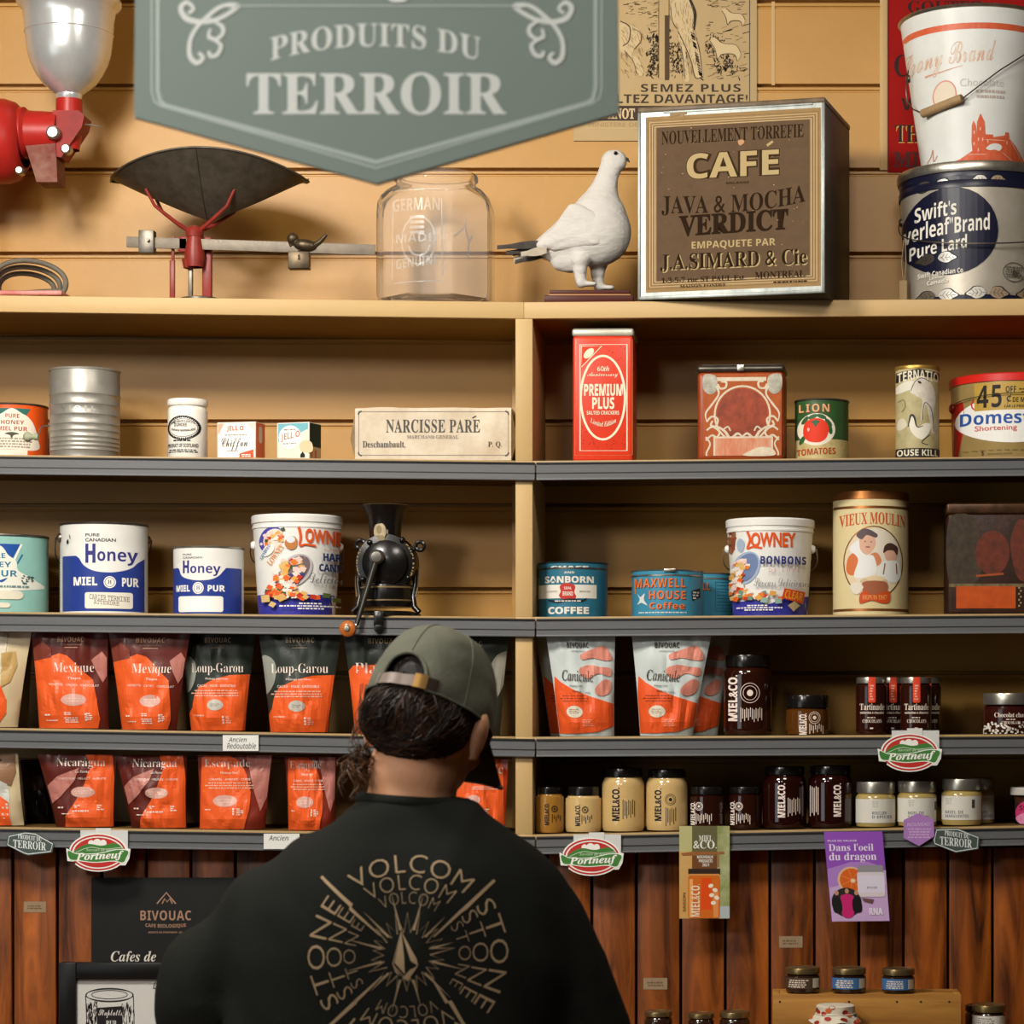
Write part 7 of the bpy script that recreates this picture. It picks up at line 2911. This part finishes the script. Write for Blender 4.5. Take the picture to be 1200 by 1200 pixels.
# ================================================================ crate and jars on the low counter
Yk = -0.14
kz = sc(Yk)
root = thing('wooden_crate', 'shallow pale wooden crate carrying three squat jars', 'crate', (PX(1016, Yk), Yk, CZ))
CRW = woodmat('crate_pine', '#86561f', '#c48f45', 'X', 18, 0.6, 0.12, False)
ht = PZ(1165.5, Yk) - CZ
w2 = 110.5 * kz
NAIL = mat('#3a2a1c', 0.6)
b = MB()
b.box(-w2, w2, 0, 0.012, 0, ht, CRW, 0.001)
b.build('front_board', root)
b = MB()
b.box(-w2, w2, 0.078, 0.09, 0, ht, CRW, 0.001)
b.build('back_board', root)
for s_ in (-1, 1):
    b = MB()
    b.box(s_ * w2, s_ * (w2 - 0.012), 0.0125, 0.0775, 0, ht, CRW, 0.001)
    b.build('end_board', root)
b = MB()
b.box(-w2 + 0.0125, w2 - 0.0125, 0.0125, 0.0775, ht - 0.010, ht - 0.0005, CRW, 0.0005)
b.build('top_board', root)
b = MB()
for x in (-w2 + 0.012, -0.03, 0.05, 0.09, w2 - 0.02):
    for z in (ht * 0.87, ht * 0.28):
        b.lathe([(0, 0.0006), (0.0018, 0.0004), (0.002, 0)], NAIL, 10, Matrix.Translation((x, 0, z)) @ Matrix.Rotation(pi / 2, 4, 'X'))
b.build('nails', root)


def squat(label, x0, x1, y0, y1, lab, Yf, lt=None, z=None, lid=GLID, group=None, extra=None):
    c = jar(label, 4, x0, x1, y0, y1, Yf, glossy('#2e1c12'), lid, z0=z, shoulder=0.10, lidr=0.99, group=group)
    a = c.art()
    if lab:
        a.rect(x0 - 3, y1 + 4, x1 - 4, y1 + 17, lab)
        a.small(x0 + 4, y1 + 6, x1 - 14, y1 + 16, 4, '#d9c9b5' if lab != '#d9d6cc' else '#8a867c', int(x0))
        a.rect(x1 - 9, y1 + 5, x1 - 2, y1 + 16, '#c9c2b0')
        c.lay(a)
    return c


zc = CZ + ht
squat('squat jar with brown label, first of the three on the crate', 920, 961, 1135, 1142, '#4a3a2c', Yk + 0.004, z=zc)
squat('squat jar with blue label in the middle of the crate', 974.5, 1015, 1135.5, 1142.5, '#3f6a9c', Yk + 0.004, z=zc)
squat('squat jar with blue label nearest the right end of the crate', 1033, 1072, 1136.5, 1143.5, '#3f6a9c', Yk + 0.004, z=zc)
squat('gold-lidded jar on the counter near the right sleeve of the person', 755, 788, 1186.5, 1192, None, -0.10, z=CZ)
squat('gold-lidded jar on the counter in the middle of a row of three', 806, 837, 1188.5, 1194, None, -0.10, z=CZ)
squat('gold-lidded jar on the counter beside the left end of the crate', 843, 879, 1187, 1193.5, None, -0.11, z=CZ)
squat('white-labelled jar on the counter right of the crate', 1139, 1179, 1179, 1187, '#d9d6cc', -0.12, z=CZ)
squat('dark jar half hidden between the crate and the white-labelled jar', 1131, 1160, 1179, 1186, None, -0.045, z=CZ, lid=BLID)
# jar with a cloth cover
c = jar('small jar with a red fruit printed cloth cover in front of the crate', 4, 957, 1001, 1181, 1196, -0.205, glossy('#4a1c12'), GLID, z0=CZ, lidr=0.98)
b = MB()
R, h = c.R, c.h
CL = mat('#cfc6b2', 0.8, bump=0.2, bscale=120, name='cotton_cloth')


def cloth(u, v):
    a_ = 2 * pi * u
    ruf = sin(a_ * 7) * 0.5 + sin(a_ * 4 + 1) * 0.5
    if v < 0.4:
        r = R * 1.0 * v / 0.4
        z = h + 0.0025 - 0.001 * (v / 0.4) ** 3
    elif v < 0.65:
        t = (v - 0.4) / 0.25
        r = R * (1.0 + 0.03 * ruf * t + 0.02)
        z = h + 0.0015 - 0.014 * t
    else:
        t = (v - 0.65) / 0.35
        r = R * (1.02 + 0.34 * t + 0.09 * ruf * t)
        z = h - 0.0125 - 0.014 * t + 0.003 * ruf * t
    return Vector((r * sin(a_), -r * cos(a_), z))


b.grid(cloth, 72, 26, CL, wrapu=True)
cv = b.build('cloth_cover', c.root)
b = MB()
rnd = random.Random(15)
for q in range(26):
    u0 = rnd.uniform(0, 1)
    v0 = rnd.uniform(0.42, 0.95)
    m = mat(rnd.choice(('#a32a1c', '#8f2018', '#c9622c', '#a32a1c', '#4a4a2a')), 0.7)
    ring = []
    for i in range(10):
        t = 2 * pi * i / 10
        p = cloth(u0 + 0.028 * cos(t), v0 + 0.075 * sin(t))
        d = Vector((p.x, p.y, 0)).normalized() * 0.0007 + Vector((0, 0, 0.0004))
        ring.append(b.bm.verts.new(p + d))
    b.face(ring, m)
b.build('fruit_print', cv)
b = MB()
b.tube([(R * 1.045 * sin(2 * pi * i / 40), -R * 1.045 * cos(2 * pi * i / 40), h - 0.0125) for i in range(40)], 0.0011, mat('#d9d2c0', 0.7), 6, closed=True)
b.build('tie_string', cv)

# ================================================================ the person, seen from behind
YPN = -1.40
kp = sc(YPN)
PXC = PX(470, YPN)
person = thing('person', 'person in black printed t-shirt and olive cap seen from behind, looking down at the shelves', 'person', (PXC, YPN, 0.0))


def W(px, py, y=0.0):
    """measured at the person's distance; y relative to the body axis"""
    return Vector((PX(px, YPN) - PXC, y, PZ(py, YPN)))


SKIN = mat('#d29c78', 0.5, wear=0.3, wcol='#bd8058', scale=25, bump=0.05, bscale=150, name='skin')
TEE = mat('#191b18', 0.9, spec=0.15, wear=0.2, wcol='#212321', scale=60, bump=0.12, bscale=220, name='black_cotton')
JEAN = mat('#20242c', 0.8, bump=0.1, bscale=200, name='dark_denim')

HS = 0.87
HM = Matrix.Translation(W(504, 838, 0.0)) @ Matrix.Rotation(radians(-15), 4, 'Z') @ Matrix.Rotation(radians(-23), 4, 'X') @ Matrix.Rotation(radians(7), 4, 'Y') @ Matrix.Scale(HS, 4)


def hp(x, y, z):
    return HM @ Vector((x, y, z))


HR = HM.to_3x3().to_4x4()          # carries the head's scale too
b = MB()


def limb(pts, mb_, seg=16):
    """(point, radius) chain of overlapping balls"""
    for i in range(len(pts) - 1):
        (p, r), (q, s_) = pts[i], pts[i + 1]
        p, q = Vector(p), Vector(q)
        n = max(1, int((q - p).length / (min(r, s_) * 0.45)))
        for j in range(n + 1):
            t = j / n
            mb_.ball(p.lerp(q, t), r + (s_ - r) * t, SKIN, seg)


# head
b.ball(hp(0, -0.004, 0.026), (0.070, 0.086, 0.070), SKIN, 24, HR)
b.ball(hp(0, 0.03, -0.01), (0.064, 0.062, 0.075), SKIN, 24, HR)
b.ball(hp(0, 0.05, -0.055), (0.05, 0.045, 0.045), SKIN, 20, HR)
b.ball(hp(0, 0.085, -0.088), (0.026, 0.018, 0.018), SKIN, 16, HR)
limb([(hp(0, 0.092, 0.008), 0.010), (hp(0, 0.108, -0.026), 0.013)], b)
for s_ in (-1, 1):
    b.ball(hp(s_ * 0.03, 0.084, 0.012), (0.018, 0.010, 0.006), SKIN, 14, HR)
    b.ball(hp(s_ * 0.038, 0.07, -0.03), (0.02, 0.018, 0.018), SKIN, 14, HR)
    b.ball(hp(s_ * 0.079, -0.002, -0.022), (0.010, 0.019, 0.031), SKIN, 16, HR)
    b.ball(hp(s_ * 0.084, -0.008, -0.012), (0.007, 0.017, 0.022), SKIN, 16, HR)
    b.ball(hp(s_ * 0.078, 0.002, -0.048), (0.008, 0.010, 0.012), SKIN, 14, HR)
b.ball(hp(0, 0.094, -0.054), (0.022, 0.008, 0.005), SKIN, 14, HR)
b.ball(hp(0, 0.092, -0.064), (0.019, 0.008, 0.006), SKIN, 14, HR)
# neck and shoulders
limb([(hp(0, -0.01, -0.04), 0.052), (W(487, 905, -0.01), 0.055), (W(483, 945, -0.010), 0.055), (W(478, 990, -0.006), 0.055)], b, 20)
limb([(W(478, 1040, 0.0), 0.07), (W(470, 1120, 0.0), 0.10), (W(468, 1250, 0.0), 0.10), (W(468, 1400, 0.0), 0.11)], b, 18)
limb([(W(320, 1060, 0.01), 0.04), (W(478, 1045, 0.0), 0.06), (W(610, 1062, 0.01), 0.04)], b)
# arms: upper arm down, forearm forward
HANDS = {}
for s_, sh, el, wr in ((-1, W(300, 1066, 0.01), W(232, 1290, 0.03), W(330, 1335, 0.245)), (1, W(626, 1072, 0.01), W(694, 1290, 0.03), W(600, 1335, 0.245))):
    limb([(sh, 0.040), (sh.lerp(el, 0.5), 0.042), (el, 0.036)], b)
    limb([(el, 0.037), (el.lerp(wr, 0.3), 0.038), (wr, 0.025)], b)
    d = (wr - el).normalized()
    lat = Vector((1, 0, 0)) - d * d.x
    lat.normalize()
    up = d.cross(lat) * -1 if d.cross(lat).z < 0 else d.cross(lat)
    # palm
    for q in range(-3, 4):
        base = wr + lat * (q * 0.0105)
        limb([(base * 1.0 + d * 0.012, 0.0135), (wr + lat * (q * 0.0115) + d * 0.085, 0.0115)], b, 12)
    # four fingers, slightly curled
    for q, ln in ((-1.5, 0.92), (-0.5, 1.0), (0.5, 0.95), (1.5, 0.76)):
        qs = q * s_
        p0 = wr + lat * (qs * 0.0205) + d * 0.085
        p1 = p0 + (d * 0.93 - up * 0.25 + lat * qs * 0.05) * 0.042 * ln
        p2 = p1 + (d * 0.72 - up * 0.62 + lat * qs * 0.04) * 0.027 * ln
        p3 = p2 + (d * 0.42 - up * 0.85) * 0.021 * ln
        limb([(p0, 0.0098), (p1, 0.0092), (p2, 0.0083), (p3, 0.0072)], b, 12)
    # thumb leaves the inner side near the wrist
    t0 = wr - lat * s_ * 0.026 + d * 0.022
    t1 = t0 + (d * 0.6 - lat * s_ * 0.75 - up * 0.2) * 0.042
    t2 = t1 + (d * 0.85 - lat * s_ * 0.3 - up * 0.3) * 0.03
    t3 = t2 + (d * 0.9 - up * 0.4) * 0.022
    limb([(t0, 0.0145), (t1, 0.0115), (t2, 0.0098), (t3, 0.0085)], b, 12)
# legs
HIPZ = 0.80
for s_ in (-1, 1):
    hpj = Vector((s_ * 0.095, 0.0, HIPZ))
    kn = Vector((s_ * 0.105, 0.02, 0.44))
    an = Vector((s_ * 0.11, -0.02, 0.09))
    limb([(hpj, 0.08), (kn, 0.052), (kn.lerp(an, 0.3), 0.05), (an, 0.036)], b)
    limb([(an - Vector((0, 0.02, 0.05)), 0.034), (Vector((s_ * 0.118, 0.11, 0.034)), 0.03)], b)
body = remesh(b, 'body', 0.0052, 4, person, SKIN)

# t-shirt: lofted trunk with sleeves
b = MB()
rows = [(932, 424, 548, -0.066, 0.058), (942, 418, 556, -0.072, 0.062), (956, 395, 574, -0.080, 0.075), (972, 368, 600, -0.086, 0.085), (992, 335, 634, -0.098, 0.10), (1020, 302, 656, -0.110, 0.115), (1060, 277, 672, -0.117, 0.13), (1120, 262, 680, -0.121, 0.14),
        (1200, 272, 670, -0.118, 0.145), (1300, 282, 656, -0.112, 0.145), (1400, 274, 662, -0.128, 0.145), (1490, 270, 666, -0.136, 0.145)]
rings = []
for (py, xl, xr, yb, yf) in rows:
    ring = []
    cx = (xl + xr) / 2
    hw = (xr - xl) / 2
    for i in range(48):
        t = 2 * pi * i / 48
        c_, s_ = cos(t), sin(t)
        e = 2 / 2.5
        X_ = abs(c_) ** e * (1 if c_ > 0 else -1)
        Y_ = abs(s_) ** e * (1 if s_ > 0 else -1)
        yy = (yf if Y_ > 0 else -yb) * Y_
        p = W(cx + hw * X_, py, yy)
        ring.append(b.bm.verts.new(p))
    rings.append(ring)
for j in range(len(rings) - 1):
    for i in range(48):
        b.face([rings[j][i], rings[j][(i + 1) % 48], rings[j + 1][(i + 1) % 48], rings[j + 1][i]], TEE)
b.face(rings[0], TEE)
b.face(rings[-1][::-1], TEE)
for sx, pts in ((-1, [(W(322, 1070, -0.005), 0.060), (W(292, 1100, 0.005), 0.061), (W(250, 1140, 0.012), 0.060), (W(232, 1205, 0.02), 0.059), (W(224, 1262, 0.026), 0.058)]),
                (1, [(W(614, 1052, -0.005), 0.061), (W(634, 1084, 0.005), 0.062), (W(662, 1140, 0.012), 0.061), (W(686, 1205, 0.02), 0.060), (W(698, 1262, 0.026), 0.058)])):
    limb(pts, b)
shirt = remesh(b, 'tshirt', 0.0085, 9, person, TEE)
# folds in the cloth
for v in shirt.data.vertices:
    p = v.co
    n_ = v.normal
    x_, z_ = p.x, p.z
    f = 0.0
    f += 0.008 * sin((x_ * 0.9 + (z_ - 1.2) * 0.55) * 42 + noise.noise((x_ * 6, z_ * 5, 1)) * 4) * max(0, min(1, (abs(x_) - 0.13) * 9))
    f += 0.007 * noise.noise((x_ * 11, p.y * 8, z_ * 4.5)) + 0.004 * noise.noise((x_ * 22 + z_ * 14, p.y * 8, z_ * 9))
    f += 0.0045 * max(0.0, 1 - abs((x_ - 0.045) - (z_ - 1.27) * 0.35) / 0.012) * max(0, min(1, (z_ - 1.18) * 12))
    v.co = p + n_ * f
_bm = bmesh.new()
_bm.from_mesh(shirt.data)
for _ in range(3):
    bmesh.ops.smooth_vert(_bm, verts=_bm.verts, factor=0.5, use_axis_x=True, use_axis_y=True, use_axis_z=True)
_bm.to_mesh(shirt.data)
_bm.free()
# collar band
b = MB()
ring = []
bv = BVHTree.FromObject(shirt, bpy.context.evaluated_depsgraph_get())
for i in range(56):
    t = 2 * pi * i / 56
    ring.append(W(486 + 61 * cos(t), 938 + 4 * cos(t) + (10 if sin(t) > 0 else 0) * sin(t), -0.005 + 0.062 * sin(t)))
b.tube(ring, 0.0075, TEE, 10, closed=True)
b.build('collar', person)

# print on the back of the shirt
bpy.context.view_layer.update()
BW = BVHTree.FromPolygons([v.co for v in shirt.data.vertices], [tuple(p.vertices) for p in shirt.data.polygons])
PRT = mat('#a8906f', 0.85, name='faded_beige_print')
YB = YPN - 0.118
kb = sc(YB)
a = Art(lambda x, y: (PX(x, YB) - PXC, PZ(y, YB)), e=0.00002, base=0.0007)
CX, CY = 477, 1119


def polar(ac, span, ro, ri):
    def f(u, v):
        an = radians(ac + (u - 0.5) * span)
        r = ro - v * (ro - ri)
        return (CX + r * sin(an), CY - r * cos(an))
    return f


for word, ac, spans in (('VOLCOM', 2, (80, 72, 60)), ('STONE', 91, (72, 72, 68)), ('VOLCOM', 180, (80, 72, 60)), ('STONE', 271, (72, 72, 68))):
    for (ro, ri), sp, bo in zip(((117, 96), (94, 76), (74, 60)), spans, (-0.012, -0.02, -0.026)):
        a.text(word, 'plain', 0, 0, 1, 1, PRT, fn=polar(ac, sp, ro, ri), space=1.12, bold=bo)
for (x0, y0, x1, y1) in ((374, 1028, 446, 1096), (577, 1033, 508, 1098), (384, 1204, 448, 1144), (544, 1204, 506, 1146)):
    dx, dy = x1 - x0, y1 - y0
    a.line([(x0, y0), (x0 + dx * .5 + 2, y0 + dy * .5 - 1), (x0 + dx * .52 - 1, y0 + dy * .52 + 1), (x1, y1)], [3.4, 4.6, 3.8, 1.4], PRT)
rnd = random.Random(19)
zig = []
for q in range(44):
    an = 2 * pi * q / 44
    r = 27 if q % 2 else (44 + rnd.uniform(-6, 12))
    zig.append((CX + r * sin(an), CY - r * cos(an) * 0.98))
a.line(zig, 1.7, PRT, closed=True)
for q in range(12):
    an = 2 * pi * (q + 0.5) / 12
    r0, r1 = 30, 62 + rnd.uniform(-8, 16)
    ww = 0.045
    a.poly([(CX + r0 * sin(an - ww), CY - r0 * cos(an - ww)), (CX + r1 * sin(an), CY - r1 * cos(an)), (CX + r0 * sin(an + ww), CY - r0 * cos(an + ww))], PRT)
for pts in ([(470, 1091), (489, 1124), (490, 1131), (482, 1126)], [(470, 1091), (463, 1128), (475, 1141), (474, 1120)], [(490, 1132), (479, 1148), (472, 1146), (481, 1136)], [(461, 1130), (470, 1144), (464, 1139)]):
    a.poly(pts, PRT)
a.line([(470, 1091), (490, 1130), (478, 1149), (461, 1130)], 1.2, PRT, closed=True)


def on_shirt(x, z, o):
    h = BW.ray_cast(Vector((x, -0.6, z)), Vector((0, 1, 0)))
    y = h[0].y if h[0] is not None else -0.118
    return Vector((x, y - o, z))


x0, x1 = PX(350, YB) - PXC, PX(605, YB) - PXC
z0_, z1_ = PZ(1250, YB), PZ(990, YB)
a.build('shirt_print', shirt, on_shirt, [x0 + (x1 - x0) * i / 32 for i in range(33)], [z0_ + (z1_ - z0_) * i / 32 for i in range(33)], clip=(x0, x1), clipz=(z0_, z1_))

# trousers and shoes
b = MB()
for s_ in (-1, 1):
    hpj = Vector((s_ * 0.095, 0.0, HIPZ))
    kn = Vector((s_ * 0.105, 0.02, 0.44))
    an = Vector((s_ * 0.112, -0.02, 0.075))
    limb([(hpj + Vector((0, 0, 0.08)), 0.098), (hpj, 0.104), (kn, 0.078), (an, 0.062)], b)
limb([(Vector((-0.06, 0.0, HIPZ + 0.08)), 0.108), (Vector((0.06, 0.0, HIPZ + 0.08)), 0.108)], b)
remesh(b, 'trousers', 0.009, 6, person, JEAN)
SHOE = mat('#2a2826', 0.6)
for s_ in (-1, 1):
    b = MB()
    limb([(Vector((s_ * 0.112, -0.065, 0.048)), 0.046), (Vector((s_ * 0.114, 0.0, 0.052)), 0.047), (Vector((s_ * 0.118, 0.09, 0.042)), 0.044), (Vector((s_ * 0.12, 0.15, 0.034)), 0.036)], b)
    o = remesh(b, 'shoe', 0.006, 4, person, SHOE)
    for v in o.data.vertices:
        v.co.z = max(0.0, v.co.z)

# hair: one cap of hair with combed strands
HAIR = mat('#120b07', 0.5, wear=0.6, wcol='#24160d', scale=60, bump=0.5, bscale=120, stretch=(1, 1, 0.25), name='dark_brown_hair')
HAIR2 = mat('#3a2617', 0.45, name='lighter_hair_strands')
b = MB()
b.ball(hp(0, -0.008, 0.026), (0.0755, 0.095, 0.080), HAIR, 24, HR)
b.ball(hp(0.002, -0.036, -0.016), (0.073, 0.070, 0.066), HAIR, 24, HR)
b.ball(hp(0.0, -0.05, -0.045), (0.062, 0.048, 0.036), HAIR, 24, HR)
b.ball(hp(-0.012, -0.085, -0.03), (0.042, 0.03, 0.036), HAIR, 20, HR)
b.ball(hp(-0.036, -0.062, -0.038), (0.028, 0.03, 0.03), HAIR, 20, HR)
hair = remesh(b, 'hair', 0.004, 3, person, HAIR)
HB_ = BVHTree.FromPolygons([v.co for v in hair.data.vertices], [tuple(p.vertices) for p in hair.data.polygons])
rnd = random.Random(23)
b = MB()
for q in range(420):
    th = radians(rnd.uniform(-105, 105))
    p = Vector((0.08 * sin(th), -0.1 * cos(th), rnd.uniform(-0.01, 0.02)))
    tgt = Vector((-0.055 + rnd.gauss(0, 0.022), -0.075 + rnd.gauss(0, 0.012), -0.062 + rnd.gauss(0, 0.012))) if rnd.random() < 0.7 else Vector((0.03 + rnd.gauss(0, 0.03), -0.08, -0.068))
    pts = []
    w_ = rnd.uniform(-0.012, 0.012)
    for i in range(9):
        t = i / 8
        m_ = p.lerp(tgt, t) + Vector((w_ * sin(pi * t), 0, -0.012 * sin(pi * t)))
        hit = HB_.find_nearest(hp(*m_))
        n_ = hit[1]
        pts.append(hit[0] + n_ * rnd.uniform(0.0002, 0.0016))
    b.tube(pts, [0.0006, 0.0013, 0.0015, 0.0015, 0.0015, 0.0015, 0.0013, 0.001, 0.0005], HAIR2 if rnd.random() < 0.28 else HAIR, 5)
# loose curls on the left side of the neck and cheek
HAIR3 = mat('#6a4a32', 0.5, name='light_brown_curls')
for q in range(44):
    st = W(rnd.uniform(425, 440), rnd.uniform(868, 896), -0.05 + rnd.uniform(-0.02, 0.02))
    en = W(rnd.uniform(404, 440), rnd.uniform(895, 938), -0.04 + rnd.uniform(-0.02, 0.03))
    pts = []
    ph = rnd.uniform(0, 6)
    for i in range(12):
        t = i / 11
        pts.append(st.lerp(en, t) + Vector((cos(ph + t * 9) * 0.007, sin(ph + t * 9) * 0.007, 0.008 * sin(pi * t))) * min(1, t * 2))
    b.tube(pts, [0.0007] * 11 + [0.0003], HAIR3 if rnd.random() < 0.6 else HAIR2, 5)
for q in range(20):
    st = W(rnd.uniform(420, 428), rnd.uniform(800, 835), rnd.uniform(0.0, 0.04))
    en = W(rnd.uniform(406, 420), rnd.uniform(850, 880), rnd.uniform(0.0, 0.05))
    pts = []
    ph = rnd.uniform(0, 6)
    for i in range(10):
        t = i / 9
        pts.append(st.lerp(en, t) + Vector((cos(ph + t * 7) * 0.005, sin(ph + t * 7) * 0.005, 0)) * t)
    b.tube(pts, [0.0006] * 9 + [0.0002], HAIR3 if rnd.random() < 0.6 else HAIR2, 5)
b.build('loose_strands', hair)

# cap
OLV = mat('#5d5f51', 0.85, wear=0.3, wcol='#4b4d41', scale=18, bump=0.18, bscale=160, name='olive_twill')
OLD = mat('#23261e', 0.85, name='dark_cap_underside')
b = MB()
CRX, CRY, CRZ = 0.083, 0.108, 0.120


def crown(az, el, off=0.0):
    """az 0 = back of the head, positive to the right; el 0 = rim"""
    r = cos(el)
    sq = 1.0 + 0.02 * abs(sin(az * 3)) * r
    wr = 0.0015 * noise.noise((az * 3, el * 4, 2.0)) * 2
    x = (CRX + off + wr) * r ** 0.66 * sin(az) * sq
    y = -(CRY + off + wr) * r ** 0.66 * cos(az) * sq - 0.003
    z = (CRZ + off) * sin(el) - 0.004
    return hp(x, y, z)


NA, NE = 120, 30
for off, m in ((0.0, OLV), (-0.0025, OLD)):
    V = {}
    for j in range(NE + 1):
        for i in range(NA):
            V[i, j] = b.bm.verts.new(crown(2 * pi * i / NA, (pi / 2) * 0.998 * j / NE, off))
    for j in range(NE):
        for i in range(NA):
            azc = ((i + 0.5) / NA * 2 * pi + pi) % (2 * pi) - pi
            elc = (pi / 2) * (j + 0.5) / NE
            if (azc / 0.41) ** 2 + (elc / 0.42) ** 2 < 1:
                continue
            b.face([V[i, j], V[(i + 1) % NA, j], V[(i + 1) % NA, j + 1], V[i, j + 1]], m, True)
for v in list(b.bm.verts):
    if not v.link_faces:
        b.bm.verts.remove(v)
capo = b.build('cap', person, recalc=False)
b = MB()
for s_ in range(6):
    az = pi / 6 + s_ * pi / 3 if False else s_ * pi / 3
    e0 = 0.42 if s_ == 0 else 0.0
    b.tube([crown(az, e0 + (1.55 - e0) * t / 14, 0.0004) for t in range(15)], 0.0009, OLD if False else OLV, 6)
arch = [crown(0.41 * cos(t), 0.42 * sin(t), 0.0006) for t in [pi * i / 24 for i in range(25)]]
b.tube(arch, 0.0022, OLV, 8)
b.tube([crown(0.41 + (2 * pi - 0.82) * i / 80, 0.0, 0.0006) for i in range(81)], 0.0016, OLV, 8)
b.ball(crown(0, pi / 2 * 0.998, 0.001), 0.006, OLV, 14)
b.build('seams_and_button', capo)
# brim
b = MB()


def brim(u, v, off=0.0):
    an = (u - 0.5) * 2 * 1.15
    bx, by = CRX * 0.985 * sin(an), CRY * 0.985 * cos(an)
    ext = 0.072 * cos(an * 0.78) ** 0.8 * v
    x, y = bx + 0.16 * bx * v * 2.0 * 0.5, by + ext
    z = -0.004 - 0.020 * v - 0.030 * (x / 0.085) ** 2 * (0.3 + 0.7 * v) + off
    return hp(x, y, z)


b.grid(lambda u, v: brim(u, v), 36, 10, OLV)
b.grid(lambda u, v: brim(u, v, -0.003), 36, 10, OLD)
b.tube([brim(i / 36, 1.0, -0.0015) for i in range(37)], 0.0022, OLV, 8)
b.build('brim', capo)
STRP = mat('#7d6f66', 0.4, wear=0.3, name='leather_strap')
b = MB()
for i in range(24):
    pass
NS_ = 30
R0 = [[b.bm.verts.new(crown(-0.46 + 0.92 * i / NS_ + (0.10 if False else 0), e, 0.0022)) for i in range(NS_ + 1)] for e in (0.005, 0.135)]
R1 = [[b.bm.verts.new(crown(-0.46 + 0.92 * i / NS_, e, 0.0008)) for i in range(NS_ + 1)] for e in (0.005, 0.135)]
for i in range(NS_):
    b.face([R0[0][i], R0[0][i + 1], R0[1][i + 1], R0[1][i]], STRP, True)
    b.face([R1[0][i], R1[1][i], R1[1][i + 1], R1[0][i + 1]], STRP, True)
    b.face([R0[1][i], R0[1][i + 1], R1[1][i + 1], R1[1][i]], STRP)
    b.face([R0[0][i], R1[0][i], R1[0][i + 1], R0[0][i + 1]], STRP)
b.build('strap', capo)
b = MB()
BR = mat('#a8824a', 0.35, metal=0.7, name='brass_buckle')
R0 = [[b.bm.verts.new(crown(0.22 + 0.2 * i / 8, e, 0.0042)) for i in range(9)] for e in (-0.005, 0.15)]
R1 = [[b.bm.verts.new(crown(0.22 + 0.2 * i / 8, e, 0.0012)) for i in range(9)] for e in (-0.005, 0.15)]
for i in range(8):
    b.face([R0[0][i], R0[0][i + 1], R0[1][i + 1], R0[1][i]], BR)
    b.face([R0[1][i], R0[1][i + 1], R1[1][i + 1], R1[1][i]], BR)
    b.face([R0[0][i], R1[0][i], R1[0][i + 1], R0[0][i + 1]], BR)
b.face([R0[0][0], R0[1][0], R1[1][0], R1[0][0]], BR)
b.face([R0[0][8], R1[0][8], R1[1][8], R0[1][8]], BR)
b.build('buckle', capo)
b = MB()
DKS = mat('#2f2119', 0.5, name='strap_end_leather')
R0 = [[b.bm.verts.new(crown(0.42 + 0.16 * i / 6, e, 0.0032)) for i in range(7)] for e in (0.01, 0.14)]
R1 = [[b.bm.verts.new(crown(0.42 + 0.16 * i / 6, e, 0.0008)) for i in range(7)] for e in (0.01, 0.14)]
for i in range(6):
    b.face([R0[0][i], R0[0][i + 1], R0[1][i + 1], R0[1][i]], DKS)
    b.face([R0[1][i], R0[1][i + 1], R1[1][i + 1], R1[1][i]], DKS)
    b.face([R0[0][i], R1[0][i], R1[0][i + 1], R0[0][i + 1]], DKS)
b.face([R0[0][6], R1[0][6], R1[1][6], R0[1][6]], DKS)
b.build('strap_end', capo)
# eyes and brows
for s_ in (-1, 1):
    b = MB()
    b.ball(hp(s_ * 0.03, 0.083, 0.0), (0.0105, 0.0105, 0.0105), mat('#d9d4cc', 0.2), 16)
    b.ball(hp(s_ * 0.03, 0.092, -0.001), (0.0045, 0.003, 0.0045), mat('#2a1a12', 0.2), 12, HR)
    b.build('eye', person)
